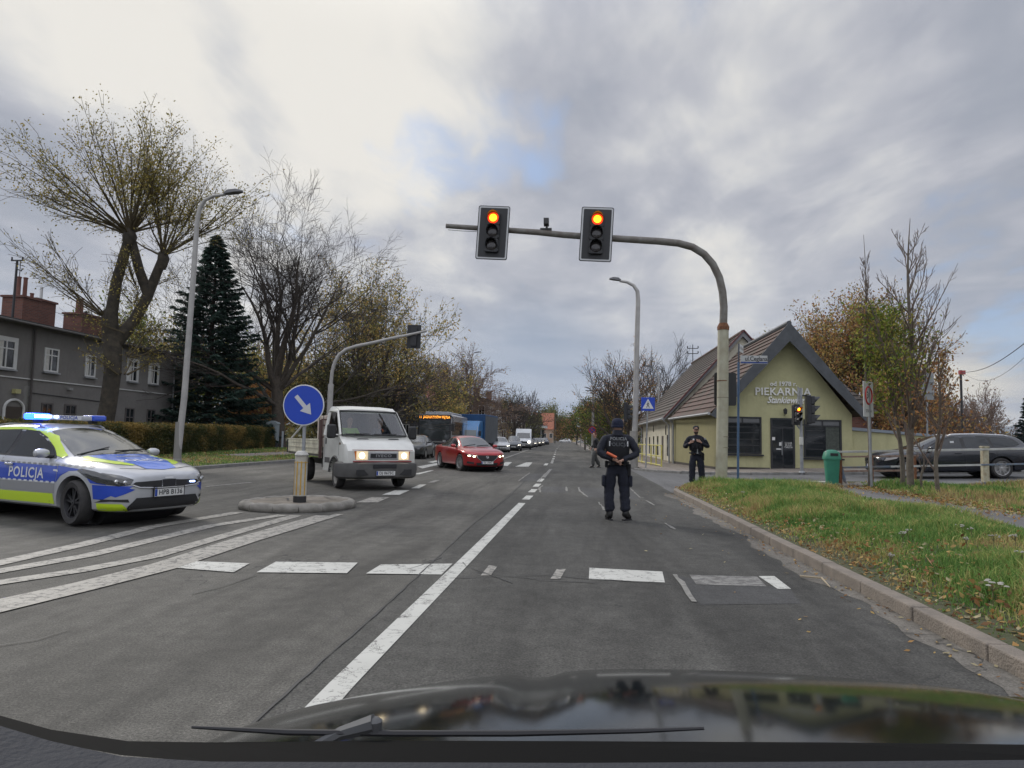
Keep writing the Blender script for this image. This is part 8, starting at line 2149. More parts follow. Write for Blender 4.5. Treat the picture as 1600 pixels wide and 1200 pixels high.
# --- green litter bin on the railing
c = atg(1300, 760); t = thing('litter_bin', 'green plastic litter bin hung at the railing end', 'litter bin', (R0.x - .16, R0.y - .08, gz(R0.x) + .17))
gn = mat('bin_green', (.035, .20, .13), .5, var=.15, vscale=5)
q = MB(); V = []
prof = [(.15, .12, 0), (.155, .13, .03), (.195, .165, .62), (.20, .17, .66)]
rings = []
for (a, b2, z) in prof: rings += [(x, y, z) for x, y in [(a * math.copysign(abs(math.cos(k)) ** .6, math.cos(k)), b2 * math.copysign(abs(math.sin(k)) ** .6, math.sin(k))) for k in lin(0, 2 * PI * 19 / 20, 20)]]
q.add(rings, [(j * 20 + i, j * 20 + (i + 1) % 20, (j + 1) * 20 + (i + 1) % 20, (j + 1) * 20 + i) for j in range(3) for i in range(20)] + [tuple(range(19, -1, -1))]); q.build('bin_body', gn, t, smooth=True)
q = MB(); rings = []
for (a, b2, z) in ((.225, .19, .66), (.23, .195, .72), (.19, .16, .86), (.10, .09, .92), (.01, .01, .93)): rings += [(x, y, z) for x, y in [(a * math.copysign(abs(math.cos(k)) ** .6, math.cos(k)), b2 * math.copysign(abs(math.sin(k)) ** .6, math.sin(k))) for k in lin(0, 2 * PI * 19 / 20, 20)]]
q.add(rings, [(j * 20 + i, j * 20 + (i + 1) % 20, (j + 1) * 20 + (i + 1) % 20, (j + 1) * 20 + i) for j in range(4) for i in range(20)] + [tuple(range(19, -1, -1))]); q.build('lid', gn, t, smooth=True)
q = MB(); q.box((.0, -.192, .80), (.20, .02, .07)); q.build('slot', ink, t)
q = MB(); q.box((.20, 0, .4), (.04, .10, .5)); q.build('bracket', pole_r, t)
# concrete lumps at the railing foot
for k, (px, py, s_, lab) in enumerate(((1312, 764, .20, 'rough concrete lump at the foot of the leaning blue post'), (1337, 765, .15, 'pale stone right of the concrete lump'), (1352, 764, .10, 'small flat stone next to the sign post foot'))):
 p = atg(px, py); bm = bmesh.new(); bmesh.ops.create_icosphere(bm, subdivisions=3, radius=s_)
 for v_ in bm.verts: v_.co *= 1 + .35 * mnoise.noise(v_.co * 6 + Vector((k * 7, 0, 0))); v_.co.z *= .65; v_.co.x *= 1.3
 me = bpy.data.meshes.new('stone'); bm.to_mesh(me); bm.free(); o = mkobj('stone', me, mat('stone', (.24, .22, .19), .95, var=.35, vscale=9, bump=.6), None, smooth=True); o.location = (p.x, p.y - .1, gz(p.x) + .12); tag(o, lab, 'stone')
# --- utility cabinet
b_ = atY(425, 700, 44.5); t = thing('utility_cabinet', 'grey utility cabinet with black graffiti at the end of the hedge', 'cabinet', (b_.x, 44.5, .42))
cg = mat('cabinet_grey', (.25, .29, .31), .55, var=.12, vscale=3)
q = MB(); q.box((0, 0, .95), (.74, .40, 1.25)); q.build('cabinet_body', cg, t, bevel=.015)
q = MB(); q.prism([(-.42, 1.58), (.42, 1.58), (.36, 1.68), (.0, 1.80), (-.36, 1.68)], -.24, .24, 'XZ'); q.build('roof', cg, t, bevel=.01)
q = MB(); q.box((0, 0, .16), (.66, .34, .34)); q.build('plinth', mat('plinth_cab', (.06, .06, .065), .8), t)
q = MB(); q.box((0, -.203, .95), (.012, .004, 1.15)); q.build('door_gap', ink, t)
text_flat('graffiti', 'TFS', .36, lambda u, v: Vector((u - .03, -.206, 1.02 + v + u * .1)), ink, t, xs=.85, shear=.2)
q = MB(); q.box((.62, .2, .55), (.10, .10, 1.1));
tag(q.build('concrete_post', mat('post_pale', (.34, .37, .40), .8)), 'short pale concrete post right of the utility cabinet', 'post'); bpy.data.objects['concrete_post'].location = (b_.x, 44.5, .42)
# --- no-stopping sign and banner far right
b_ = atY(925, 690, 60); t = thing('no_stopping_sign', 'small round blue and red sign above the pedestrian', 'traffic sign', (b_.x, 60, .1)); c = atY(925.5, 672, 60)
q = MB(); q.tube([(0, 0, 0), (0, 0, c.z)], .035, 6); q.build('post', galv, t)
q = MB(); q.lathe([(.33, 0), (.33, .02)], (0, -.04, c.z - .1), 24, 'Y'); q.build('sign_disc', sign_red, t)
q = MB(); q.lathe([(.24, -.005), (.01, -.006)], (0, -.04, c.z - .1), 24, 'Y', caps=False); q.build('blue_face', sign_blue, t)
q = MB(); q.box((0, -.055, c.z - .1), (.50, .004, .07), ry=R(45)); q.box((0, -.055, c.z - .1), (.50, .0045, .07), ry=R(-45)); q.build('red_cross', sign_red, t)
b_ = atY(900, 690, 105); t = thing('white_banner', 'curved white feather banner far down the right side', 'banner', (b_.x, 105, .1)); z0, z1 = atY(900, 667, 105).z, atY(905, 650, 105).z
q = MB(); q.tube([(0, 0, 0), (0, 0, z0), (.1, 0, z1 - .3), (.7, 0, z1)], .04, 6); q.build('pole', galv, t)
q = MB(); V = []
for i in range(9):
 s = i / 8; x = .05 + .75 * s ** 2; z = z0 + (z1 - z0) * (1 - (1 - s) ** 1.6); V += [(x, -.02, z), (x + .55 * (1 - s * .4), .02, z - .25), ]
q.add(V, [(2 * i, 2 * i + 1, 2 * i + 3, 2 * i + 2) for i in range(8)]); q.build('cloth', mat('banner_white', (.7, .7, .7), .8), t, recalc=False)
# --- the car the picture is taken from: bonnet, wiper, cowl and dashboard
t = thing('own_car', 'dark green-grey bonnet, wiper and dashboard at the bottom edge of the view', 'car', (.45, 0, 0))
def hz(x, y):
 dx = abs(x); e = y - .9
 return 1.0 - .06 * e - .145 * e * e - (.053 if x < 0 else .034) * (dx / .75) ** 2.2 - 1.0 * max(0, dx - 1.05) ** 2 - .015 * math.exp(-((dx - .52) / .05) ** 2) * min(1, e * 2.2)
V = []; nx_, ny_ = 61, 30
for j in range(ny_):
 y = .905 + 1.15 * j / (ny_ - 1)
 for i in range(nx_):
  x = -1.25 + 2.5 * i / (nx_ - 1); V.append((x, y - .10 * (abs(x) / 1.25) ** 2.5 * (j / (ny_ - 1)), hz(x, y)))
q = MB(); q.add(V, [(j * nx_ + i, j * nx_ + i + 1, (j + 1) * nx_ + i + 1, (j + 1) * nx_ + i) for j in range(ny_ - 1) for i in range(nx_ - 1)])
# front lip turned down
e0 = len(q.v); top = V[-nx_:]
q.add([p for p in top] + [(p[0] * .97, p[1] + .12, p[2] - .25) for p in top], [(i, i + 1, nx_ + i + 1, nx_ + i) for i in range(nx_ - 1)])
bonnet_m = mat('bonnet_paint', (0.004, 0.006, 0.006), .10, metal=.0, coat=.0, spec=.42, var=.10, vscale=3)
q.build('bonnet', bonnet_m, t, smooth=True, recalc=False)
def row(pts, Y): return [atY(x, y, Y) - Vector((.45, 0, 0)) for x, y in pts]
# cowl below the screen
q = MB(); a = row([(-150, 1090), (0, 1118), (80, 1140), (200, 1158), (330, 1160), (600, 1157), (900, 1158), (1300, 1160), (1750, 1165)], .91); b2 = row([(-150, 1120), (0, 1137), (80, 1160), (190, 1180), (330, 1192), (600, 1194), (900, 1196), (1300, 1194), (1750, 1190)], .80)
V = a + b2; k = len(a); q.add(V, [(i, i + 1, k + i + 1, k + i) for i in range(k - 1)]); q.build('cowl', mat('cowl_black', (.003, .003, .003), .9, spec=.1), t, recalc=False)
q = MB(); a = row([(-150, 1118), (0, 1134), (80, 1158), (190, 1182), (330, 1190), (600, 1191), (900, 1192), (1300, 1190), (1750, 1186)], .79)
b2 = [Vector((p.x * 1.0, .35, p.z + .03)) for p in a]; b3 = [Vector((p.x, .79, p.z - .04)) for p in a]
V = a + b2 + b3; q.add(V, [(i, i + 1, k + i + 1, k + i) for i in range(k - 1)] + [(2 * k + i, 2 * k + i + 1, i + 1, i) for i in range(k - 1)]); q.build('dashboard', mat('dash_grey_blue', (.040, .042, .048), .85, spec=.2, bump=.3, bscale=120), t, recalc=False)
q = MB(); w0, w1 = row([(480, 1170), (585, 1131)], .93); q.tube([w0 + Vector((0, -.02, 0)), w0.lerp(w1, .5) + Vector((0, 0, .004)), w1], [.008, .009, .013], 8)
q.lathe([(.010, -.01), (.011, .004), (.006, .008)], w1, 12); q.build('wiper_arm', mat('wiper_grey', (.07, .072, .075), .5), t, smooth=True)
q = MB(); q.tube(row([(300, 1136), (450, 1144), (620, 1146), (800, 1146), (1000, 1142), (1100, 1138)], .925), [.002, .004, .004, .004, .003, .002], 6); q.build('wiper_blade', ink, t)
# ================================================================ people
skin_m = mat('skin', (0.38, 0.225, 0.165), .55, var=.08, vscale=30)
navy_c = mat('uniform_navy', (0.0065, 0.0085, 0.017), .85, var=.3, vscale=14, bump=.5, bscale=30)
navy_t = mat('uniform_trousers', (0.008, 0.010, 0.020), .88, var=.3, vscale=12, bump=.5, bscale=25)
vest_m = mat('vest_black', (0.0045, 0.005, 0.008), .8, bump=.4, bscale=60)
boot_m = mat('boot_black', (0.012, 0.012, 0.012), .4)
hair_m = mat('hair_dark', (0.03, 0.02, 0.015), .8)
patch_m = mat('lettering_grey', (0.20, 0.21, 0.22), .7)
def skinmesh(name, verts, edges, m, parent, sub=2, wrinkle=0.0, wseed=0, root=0):
 """verts: (x, y, z, rx, ry)"""
 me = bpy.data.meshes.new(name); me.from_pydata([v[:3] for v in verts], edges, [])
 o = bpy.data.objects.new('tmp', me); col.objects.link(o)
 md = o.modifiers.new('k', 'SKIN'); md.use_smooth_shade = True; md.branch_smoothing = .6
 for i, v in enumerate(verts):
  sv = me.skin_vertices[0].data[i]; sv.radius = (v[3], v[4] if len(v) > 4 else v[3]); sv.use_root = (i == root)
 s = o.modifiers.new('s', 'SUBSURF'); s.levels = sub; s.render_levels = sub
 r = evalmesh(o); bpy.data.objects.remove(o)
 if wrinkle:
  r.update()
  for v in r.vertices:
   n_ = mnoise.noise(Vector((v.co.x * 9, v.co.y * 9, v.co.z * 17 + wseed))) + .5 * mnoise.noise(Vector((v.co.x * 22, v.co.y * 22, v.co.z * 34 + wseed)))
   v.co += v.normal * n_ * wrinkle * 1.25
 r.materials.clear()
 return mkobj(name, r, m, parent, smooth=True)
def head_geo(mb_, c, s=1.0, yaw=0.0, pitch=0.0):
 """a head with brow, nose, chin and ears; faces -Y before yaw"""
 M = Matrix.Translation(c) @ Matrix.Rotation(yaw, 4, 'Z') @ Matrix.Rotation(pitch, 4, 'X')
 V = []; F = []; nr, na = 15, 20
 prof = [(-.115, .030, .040, -.030), (-.105, .048, .056, -.022), (-.085, .056, .070, -.012), (-.06, .062, .080, -.006), (-.035, .067, .088, 0), (-.01, .071, .094, 0), (.015, .074, .097, .002), (.04, .076, .098, .004), (.065, .074, .095, .006), (.085, .067, .086, .008), (.10, .054, .070, .008), (.112, .036, .048, .008), (.118, .016, .02, .008)]
 for z, a, b2, oy in prof:
  for k in range(na):
   th = 2 * PI * k / na; x, y = a * math.sin(th), -b2 * math.cos(th) + oy
   if abs(z - .012) < .02 and abs(abs(th if th < PI else th - 2 * PI) - .42) < .15: y += .008
   V.append(M @ Vector((x * s, y * s, z * s)))
 n = len(prof)
 for i in range(n - 1):
  for k in range(na): F.append((i * na + k, i * na + (k + 1) % na, (i + 1) * na + (k + 1) % na, (i + 1) * na + k))
 F.append(tuple(range(na))); F.append(tuple((n - 1) * na + k for k in range(na - 1, -1, -1)))
 mb_.add(V, F)
 def P(x, y, z): return M @ (Vector((x, y, z)) * s)
 mb_.add([P(-.007, -.094, .02), P(.007, -.094, .02), P(-.017, -.092, -.022), P(.017, -.092, -.022), P(0, -.118, -.018), P(0, -.098, .022), P(0, -.09, -.03)], ((0, 2, 4, 5), (5, 4, 3, 1), (2, 6, 4), (4, 6, 3)))
 for sg in (-1, 1):
  mb_.add([P(sg * .073, -.005, .025), P(sg * .088, .012, .03), P(sg * .09, .016, .0), P(sg * .078, .0, -.03), P(sg * .072, .012, -.02), P(sg * .072, .018, .025)], ((0, 1, 2, 3), (1, 5, 4, 2), (3, 2, 4), (0, 5, 1)))
 return M
def fingers(V, E, wi, w, d, curl, side, n_len=.085):
 """palm and five bent fingers grown from the wrist vertex; d = hand direction, curl = bend direction, side = thumb side"""
 d, curl, side = Vector(d).normalized(), Vector(curl).normalized(), Vector(side).normalized()
 w = Vector(w); pm = w + d * .05; V.append((*pm, .030, .017)); pi_ = len(V) - 1; E.append((wi, pi_))
 for k, (off, L_) in enumerate(((.028, .072), (.010, .080), (-.009, .075), (-.027, .060))):
  b_ = pm + d * .035 + side * off; V.append((*b_, .0095)); i0 = len(V) - 1; E.append((pi_, i0)); dd = d.copy(); p = b_
  for j, f_ in enumerate((.45, .32, .23)):
   dd = (dd + curl * (.55 + .12 * k)).normalized(); p = p + dd * L_ * f_; V.append((*p, .0088 - .0008 * j)); E.append((i0, len(V) - 1)); i0 = len(V) - 1
 b_ = w + d * .022 + side * .03; V.append((*b_, .012)); i0 = len(V) - 1; E.append((pi_, i0)); dd = (d * .7 + side * .7).normalized(); p = b_
 for f_ in (.032, .026):
  dd = (dd + curl * .45).normalized(); p = p + dd * f_; V.append((*p, .0098)); E.append((i0, len(V) - 1)); i0 = len(V) - 1
def person(name, label, loc, rz, J, group=None, jacket=None, trousers=None, girth=1.0, head_yaw=0.0, hands=None, vest=True, boots=boot_m, top_only=False, jm=None, tm=None):
 """J: joints in local space, figure faces -Y"""
 t = thing(name, label, 'person', loc, rz, group)
 g = girth
 # continuous body: pelvis root, spine, limbs, palms, fingers
 V = [(*J['pelvis'], .115 * g, .085 * g), (*J['chest'], .125 * g, .085 * g), (*J['neck'], .055, .055), (J['head'][0], J['head'][1] + .01, J['head'][2] - .06, .05, .05)]
 E = [(0, 1), (1, 2), (2, 3)]
 for s in ('L', 'R'):
  i = len(V); V += [(*J['sh' + s], .055, .055), (*J['el' + s], .040, .040), (*J['wr' + s], .025, .02)]; E += [(1, i), (i, i + 1), (i + 1, i + 2)]
  h = hands[s]; fingers(V, E, i + 2, J['wr' + s], *h)
  i = len(V); V += [(*J['hip' + s], .085, .085), (*J['kn' + s], .055, .055), (*J['an' + s], .038, .038), (*J['toe' + s], .03, .025)]; E += [(0, i), (i, i + 1), (i + 1, i + 2), (i + 2, i + 3)]
 b = skinmesh('body', V, E, skin_m, t, 2)
 hb = MB(); M = head_geo(hb, Vector(J['head']), 1.0, head_yaw)
 bm = bmesh.new(); bm.from_mesh(b.data); me2 = bpy.data.meshes.new('h'); me2.from_pydata([tuple(v) for v in hb.v], [], hb.f); bm.from_mesh(me2); bm.to_mesh(b.data); bm.free(); b.data.polygons.foreach_set('use_smooth', [True] * len(b.data.polygons))
 # jacket with sleeves
 jm = jm or navy_c; tm = tm or navy_t
 P, C, Nk = Vector(J['pelvis']), Vector(J['chest']), Vector(J['neck'])
 Vj = [(*(P + Vector((0, 0, -.02))), .158 * g, .128 * g), (*P.lerp(C, .5), .160 * g, .132 * g), (*C, .185 * g, .142 * g), (*C.lerp(Nk, .62), .150 * g, .108), (*Nk.lerp(Vector(J['head']), .18), .062, .062)]
 Ej = [(0, 1), (1, 2), (2, 3), (3, 4)]
 for s in ('L', 'R'):
  sh, el, wr = Vector(J['sh' + s]), Vector(J['el' + s]), Vector(J['wr' + s]); i = len(Vj)
  Vj += [(*sh, .088 * g, .088 * g), (*sh.lerp(el, .5), .078 * g, .078 * g), (*el, .070 * g, .070 * g), (*el.lerp(wr, .55), .060, .060), (*el.lerp(wr, .96), .046, .046)]
  Ej += [(3, i), (i, i + 1), (i + 1, i + 2), (i + 2, i + 3), (i + 3, i + 4)]
 skinmesh('jacket', Vj, Ej, jm, t, 2, .011, 3)
 Vt = [(*(P + Vector((0, 0, .06))), .150 * g, .125 * g), (*(P + Vector((0, 0, -.08))), .155 * g, .13 * g)]; Et = [(0, 1)]
 for s in ('L', 'R'):
  hp, kn, an = Vector(J['hip' + s]), Vector(J['kn' + s]), Vector(J['an' + s]); i = len(Vt)
  Vt += [(*(hp + Vector((0, 0, -.10))), .118 * g, .118 * g), (*hp.lerp(kn, .6), .112 * g, .108 * g), (*kn, .098, .098), (*kn.lerp(an, .45), .098, .096), (*kn.lerp(an, .78), .102, .10), (*kn.lerp(an, .90), .072, .072)]
  Et += [(1, i)] + [(i + k, i + k + 1) for k in range(5)]
 skinmesh('trousers', Vt, Et, tm, t, 2, .013, 9, root=1)
 for s in ('L', 'R'):
  an, toe = Vector(J['an' + s]), Vector(J['toe' + s]); up_ = an + (Vector(J['kn' + s]) - an).normalized() * .16; d = (toe - an); d.z = 0; d.normalize(); heel = an - d * .05
  Vb = [(*up_, .062), (*(an + Vector((0, 0, .02))), .060, .056), (heel.x, heel.y, .050, .062, .050), (*(an.lerp(toe, .5).xy), .052, .064, .052), (toe.x, toe.y, .046, .060, .046)]
  o = skinmesh('boot', Vb, [(0, 1), (1, 2), (1, 3), (3, 4)], boots, t, 2, root=1)
  sl_ = MB(); pd = Vector((-d.y, d.x, 0)); q_ = [heel - d * .035 + pd * .028, heel - d * .035 - pd * .028, an.lerp(toe, .6) - pd * .038, toe + d * .022 - pd * .022, toe + d * .022 + pd * .022, an.lerp(toe, .6) + pd * .038]
  sl_.prism([(p.x, p.y) for p in q_], 0, .022, 'XY'); sl_.build('sole', ink, o)
 return t, M
def belt(t, P, g, y=0.0, zoff=.0):
 q = MB(); P = Vector(P) + Vector((0, 0, zoff))
 q.tube([P + Vector((.172 * g * math.cos(a), .142 * g * math.sin(a), 0)) for a in lin(0, 2 * PI * .96, 24)], .024, 6, close=True); return q.build('belt', vest_m, t, smooth=True)
def pouch(t, P, c, d, name='pouch', m=None):
 q = MB(); q.box(Vector(P) + Vector(c), d); return q.build(name, m or vest_m, t, bevel=.015, smooth=True)
def vest(t, J, g):
 C, P = Vector(J['chest']), Vector(J['pelvis']); V = []; F = []; na = 24
 rows = [(P.lerp(C, .30), .185, .158), (P.lerp(C, .6), .198, .168), (C, .208, .175), (C + Vector((0, 0, .08)), .198, .165), (C + Vector((0, 0, .15)), .150, .135)]
 for c, a, b2 in rows:
  for k in range(na):
   th = 2 * PI * k / na; V.append((c.x + a * g * math.copysign(abs(math.cos(th)) ** .7, math.cos(th)), c.y + b2 * g * math.copysign(abs(math.sin(th)) ** .8, math.sin(th)), c.z))
 for i in range(4):
  for k in range(na): F.append((i * na + k, i * na + (k + 1) % na, (i + 1) * na + (k + 1) % na, (i + 1) * na + k))
 return MB().add(V, F).build('vest', vest_m, t, smooth=True)

# officer with his back to us: figure faces -Y locally, turned half round
J1 = dict(pelvis=(0, 0, .97), chest=(0, .015, 1.28), neck=(0, .03, 1.49), head=(0, .0, 1.635), shL=(.205, .02, 1.43), elL=(.335, .11, 1.17), wrL=(.085, .235, 1.055), shR=(-.205, .02, 1.43), elR=(-.345, .11, 1.16), wrR=(-.06, .245, 1.045),
          hipL=(.10, 0, .93), knL=(.135, -.02, .52), anL=(.125, .03, .09), toeL=(.16, -.12, .04), hipR=(-.10, 0, .93), knR=(-.135, -.02, .52), anR=(-.155, .03, .09), toeR=(-.25, -.09, .04))
p = at(967, 813); hp = dict(L=((-1, .25, -.35), (0, .2, -.9), (0, .6, .5)), R=((1, .3, -.25), (0, .3, .9), (0, .7, -.4)))
t, M = person('person', 'officer in dark uniform and beanie seen from behind, holding an orange baton behind the back', (p.x - .04, p.y, 0.006), PI + R(4), J1, hands=hp, girth=1.08)
vest(t, J1, 1.05); belt(t, J1['pelvis'], 1.12, zoff=.03)
q = MB(); H = Vector(J1['head']); V = []
q.lathe([(.088, -.012), (.102, .0), (.107, .04), (.102, .08), (.080, .115), (.045, .135), (.003, .142)], (H.x, H.y + .006, H.z + .005), 20); q.build('beanie', mat('beanie_navy', (.007, .011, .032), .9, var=.2, vscale=30, bump=.5), t, smooth=True)
q = MB(); q.lathe([(.103, 0), (.111, .012), (.111, .034), (.105, .044)], (H.x, H.y + .006, H.z - .026), 20, caps=False); q.build('beanie_fold', mat('beanie_navy', (.012, .018, .05), .9), t, smooth=True)
q = MB(); q.lathe([(.11, .0), (.095, .04), (.082, .095)], (0, .03, 1.475), 16, caps=False); q.build('collar', navy_c, t, smooth=True)
# lettering on back: local +Y is the back
def backtext(s, z, size, m=patch_m, y=.19):
 vs, fs = text_geo(s, size, space=1.08, off=.002); return MB().add([(-u, y - .55 * u * u, z + v) for u, v in vs], fs).build('back_lettering', m, t, recalc=False)
backtext('POLICJA', 1.415, .075, y=.172); backtext('POLICJA', 1.315, .085, mat('lettering_dim', (.085, .09, .10), .7), y=.204)
for x in (-.155, .155):
 q = MB(); q.box((x, .185, 1.33), (.018, .012, .085)); q.build('reflective_tab', refl, t)
q = MB(); a, b2 = Vector((-.02, .285, 1.06)), Vector((.215, .26, 1.175)); q.tube([a, a.lerp(b2, .34)], .016, 10); bt = None
ba = q.build('baton_grip', ink, t)
q2 = MB(); q2.tube([a.lerp(b2, .34), b2], [.024, .023], 12)
tb = thing('signal_baton', 'short orange signal baton held behind the officer’s back', 'baton', tuple(t.matrix_basis @ a))
tb.rotation_euler = t.rotation_euler
q2 = MB(); q2.tube([(b2 - a) * .30, (b2 - a)], [.024, .023], 12); q2.build('baton_tube', mat('baton_orange', (.62, .13, .05), .4), tb, smooth=True)
q3 = MB(); q3.tube([(b2 - a) * .16, (b2 - a) * .31], [.013, .016], 10); q3.build('grip', ink, tb)
bpy.data.objects.remove(ba)
for s in (-1, 1):
 q = MB(); q.box((s * .235, .0, .68), (.06, .16, .20)); q.build('cargo_pocket', navy_t, t, bevel=.025, smooth=True)
pouch(t, J1['pelvis'], (-.20, .02, -.10), (.07, .10, .22), 'holster'); pouch(t, J1['pelvis'], (.195, .06, 0), (.05, .09, .12)); pouch(t, J1['pelvis'], (.10, .16, .03), (.08, .05, .10)); pouch(t, J1['pelvis'], (-.12, .16, .03), (.07, .05, .11))

# officer facing us with his hands on the vest
J2 = dict(pelvis=(0, 0, .96), chest=(0, .0, 1.28), neck=(0, .02, 1.49), head=(-.01, -.02, 1.65), shL=(.205, 0, 1.43), elL=(.335, .02, 1.16), wrL=(.115, -.225, 1.30), shR=(-.205, 0, 1.42), elR=(-.33, -.02, 1.15), wrR=(-.205, -.215, 1.27),
          hipL=(.10, 0, .92), knL=(.14, -.01, .52), anL=(.17, .03, .09), toeL=(.20, -.14, .04), hipR=(-.10, 0, .92), knR=(-.115, -.01, .52), anR=(-.12, .03, .09), toeR=(-.15, -.14, .04))
YO = 20.2; p = atY(1088, 757, YO); hp = dict(L=((-.8, -.15, .45), (-.3, .9, -.1), (0, -.1, 1)), R=((.75, -.3, .45), (.3, .9, -.1), (0, -.1, 1)))
t, M = person('person', 'bearded officer in black cap facing the camera, both hands on the vest, beside the mast', (p.x, YO, gz(p.x) + .06), R(-6), J2, hands=hp, girth=1.05)
vest(t, J2, 1.03); belt(t, J2['pelvis'], 1.10, zoff=.03)
H = Vector(J2['head'])
q = MB(); q.lathe([(.082, .03), (.090, .045), (.088, .085), (.066, .118), (.03, .132), (.003, .134)], (H.x, H.y + .008, H.z), 20); cp = q.build('cap', mat('cap_black', (.01, .011, .016), .8), t, smooth=True)
q = MB(); q.prism([(.075 * math.cos(a), -.05 - .095 * math.sin(a)) for a in lin(0, PI, 12)], .043, .050, 'XY'); pk = q.build('cap_peak', mat('cap_black', (.01, .011, .016), .8), cp); pk.location = (H.x, H.y - .012, H.z + .002); pk.rotation_euler = (R(8), 0, 0)
q = MB(); V = []
for z, a, b2, oy in ((-.112, .036, .048, -.033), (-.095, .052, .064, -.02), (-.07, .062, .078, -.008), (-.045, .067, .086, -.003)):
 for k in range(11): th = R(-80 + 160 * k / 10); V.append((H.x + a * math.sin(th), H.y - b2 * math.cos(th) + oy, H.z + z))
q.add(V, [(j * 11 + i, j * 11 + i + 1, (j + 1) * 11 + i + 1, (j + 1) * 11 + i) for j in range(3) for i in range(10)]); q.build('beard', hair_m, t, smooth=True, recalc=False)
for s in (-1, 1):
 q = MB(); q.lathe([(.002, -.003), (.010, 0), (.002, .003)], (H.x + s * .030, H.y - .090, H.z + .014), 8, 'Y'); q.build('eye', ink, t)
q = MB(); q.box((H.x, H.y - .096, H.z - .052), (.045, .006, .008)); q.build('mouth', mat('lips', (.30, .12, .10), .6), t)
q = MB(); q.box((-.09, -.185, 1.37), (.045, .03, .06)); q.build('body_camera', refl, t, bevel=.008)
q = MB(); q.box((.245, -.05, 1.40), (.06, .05, .05)); q.build('shoulder_patch', patch_m, t, bevel=.01)
q = MB(); q.box((.02, -.165, 1.05), (.03, .02, .16)); q.box((.02, -.165, .99), (.05, .03, .04)); q.build('belt_buckle', patch_m, t)
pouch(t, J2['pelvis'], (.19, -.03, -.08), (.06, .10, .20), 'holster'); pouch(t, J2['pelvis'], (-.12, -.15, .03), (.08, .05, .10)); pouch(t, J2['pelvis'], (.11, -.15, .03), (.08, .05, .10))
for (x, z) in ((-.10, 1.18), (0, 1.17), (.10, 1.18)):
 q = MB(); q.box((x, -.185, z), (.075, .04, .12)); q.build('magazine_pouch', vest_m, t, bevel=.012)
# pedestrian walking behind the first officer
J3 = dict(pelvis=(0, 0, .95), chest=(0, -.02, 1.25), neck=(0, -.02, 1.46), head=(0, -.04, 1.61), shL=(.19, -.01, 1.40), elL=(.24, .10, 1.14), wrL=(.22, .03, .90), shR=(-.19, -.01, 1.40), elR=(-.25, .02, 1.14), wrR=(-.20, -.16, .98),
          hipL=(.09, 0, .91), knL=(.10, -.14, .52), anL=(.11, -.16, .09), toeL=(.12, -.32, .04), hipR=(-.09, 0, .91), knR=(-.10, .02, .50), anR=(-.10, .24, .12), toeR=(-.10, .12, .04))
hp = dict(L=((0, -.1, -1), (-.3, -.5, 0), (0, -1, 0)), R=((.1, -.5, -.8), (.4, 0, -.2), (.2, -.6, 0)))
p = at(927, 731); t, M = person('person', 'pedestrian in black jacket and grey trousers mid-stride, half hidden behind the first officer', (p.x + .1, p.y, .01), R(-75), J3, hands=hp, jm=mat('jacket_black', (.02, .02, .022), .8, bump=.4), tm=mat('trousers_grey', (.06, .062, .06), .9, bump=.4))
q = MB(); H = Vector(J3['head']); q.lathe([(.078, .01), (.083, .05), (.078, .09), (.055, .118), (.01, .128)], (H.x, H.y + .012, H.z), 16); q.build('hair', mat('hair_red', (.11, .035, .02), .8), t, smooth=True)
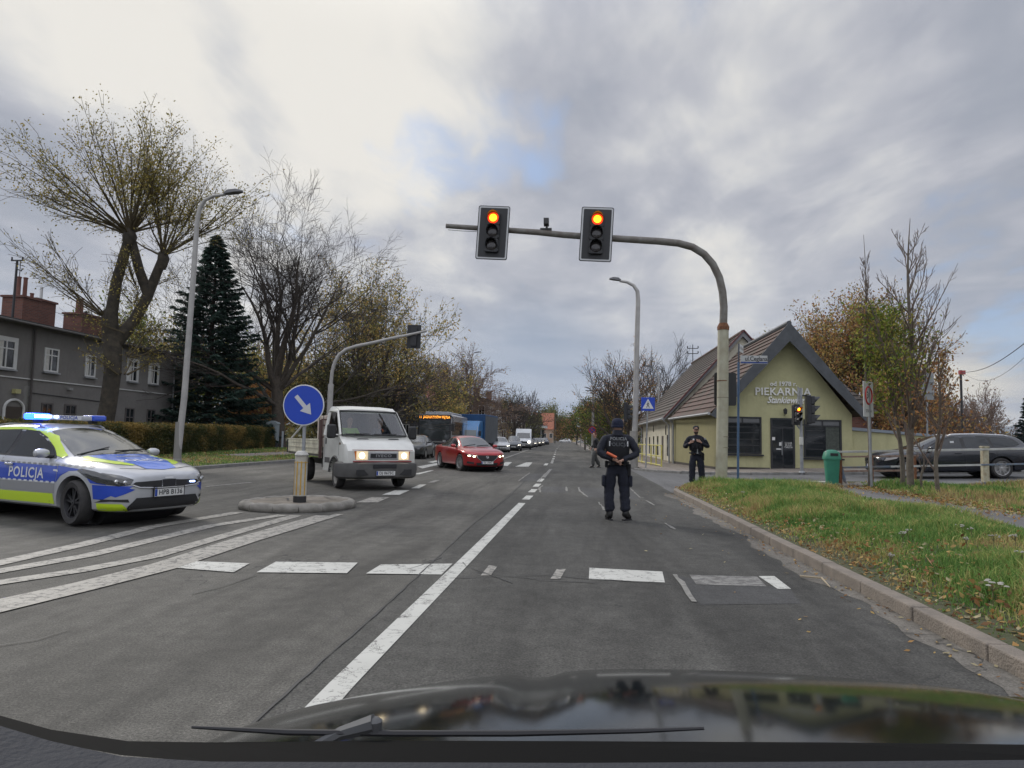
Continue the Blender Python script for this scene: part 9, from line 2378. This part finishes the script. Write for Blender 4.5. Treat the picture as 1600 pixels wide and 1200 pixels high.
# the two people in the truck cab
J4 = dict(pelvis=(0, 0, .10), chest=(0, 0, .40), neck=(0, 0, .60), head=(0, -.02, .76), shL=(.19, 0, .55), elL=(.24, -.12, .30), wrL=(.16, -.34, .33), shR=(-.19, 0, .55), elR=(-.24, -.12, .30), wrR=(-.16, -.34, .33),
          hipL=(.09, 0, .06), knL=(.11, -.40, .10), anL=(.11, -.50, -.25), toeL=(.11, -.62, -.30), hipR=(-.09, 0, .06), knR=(-.11, -.40, .10), anR=(-.11, -.50, -.25), toeR=(-.11, -.62, -.30))
for k, (y, c, lab) in enumerate(((.45, (.03, .04, .06), 'driver behind the truck windscreen in a dark jacket, on the right in the picture'), (-.42, (.22, .42, .03), 'passenger behind the truck windscreen in a bright lime work vest'))):
 pw = on_truck(-.52, y, .98)
 hp = dict(L=((0, -1, 0), (0, 0, -1), (-1, 0, 0)), R=((0, -1, 0), (0, 0, -1), (1, 0, 0)))
 J = dict(J4)
 J.update(wrL=(.06 + .05 * (1 - k), -.22, .24), wrR=(-.06 - .05 * (1 - k), -.22, .24))
 t = thing('person', lab, 'person', tuple(pw), trz + PI / 2)
 V = [(*J['pelvis'], .11, .09), (*J['chest'], .12, .09), (*J['neck'], .055, .055), (*(Vector(J['head']) - Vector((0, 0, .05))), .05, .05)]; E = [(0, 1), (1, 2), (2, 3)]
 for s in ('L', 'R'):
  i = len(V); V += [(*J['sh' + s], .055), (*J['el' + s], .04), (*J['wr' + s], .024, .02)]; E += [(1, i), (i, i + 1), (i + 1, i + 2)]; fingers(V, E, i + 2, J['wr' + s], *hp[s])
  i = len(V); V += [(*J['hip' + s], .08), (*J['kn' + s], .06), (J['kn' + s][0], J['kn' + s][1] - .04, -.12, .045)]; E += [(0, i), (i, i + 1), (i + 1, i + 2)]
 V = [v if len(v) == 5 else (*v, v[3]) for v in V]
 b = skinmesh('body', V, E, skin_m, t, 1); hb = MB(); head_geo(hb, Vector(J['head']))
 bm = bmesh.new(); bm.from_mesh(b.data); me2 = bpy.data.meshes.new('h'); me2.from_pydata([tuple(v) for v in hb.v], [], hb.f); bm.from_mesh(me2); bm.to_mesh(b.data); bm.free(); b.data.polygons.foreach_set('use_smooth', [True] * len(b.data.polygons))
 C, P, Nk = Vector(J['chest']), Vector(J['pelvis']), Vector(J['neck'])
 Vj = [(*P, .15, .13), (*C, .18, .14), (*C.lerp(Nk, .6), .14, .11)]; Ej = [(0, 1), (1, 2)]
 for s in ('L', 'R'):
  sh, el, wr = Vector(J['sh' + s]), Vector(J['el' + s]), Vector(J['wr' + s]); i = len(Vj); Vj += [(*sh, .08, .08), (*el, .065, .065), (*el.lerp(wr, .9), .05, .05)]; Ej += [(2, i), (i, i + 1), (i + 1, i + 2)]
 skinmesh('jacket', Vj, Ej, mat('work_jacket_%d' % k, c, .7), t, 1, .008)
 q = MB(); H = Vector(J['head']); q.lathe([(.078, .02), (.083, .06), (.075, .095), (.05, .118), (.01, .128)], (H.x, H.y + .012, H.z), 14); q.build('hair', hair_m, t, smooth=True)
# ================================================================ air
hzb = MB(); hzb.box((0, 6800, 300), (22000, 14800, 602.0))
hm = bpy.data.materials.new('haze'); hm.use_nodes = True; hn = hm.node_tree.nodes; hn.clear()
hv = hn.new('ShaderNodeVolumePrincipled'); hv.inputs['Color'].default_value = (.80, .87, 1, 1); hv.inputs['Density'].default_value = 0.00007; hv.inputs['Anisotropy'].default_value = .2
ho = hn.new('ShaderNodeOutputMaterial'); hm.node_tree.links.new(hv.outputs[0], ho.inputs['Volume'])
tag(hzb.build('haze', hm), kind='stuff')
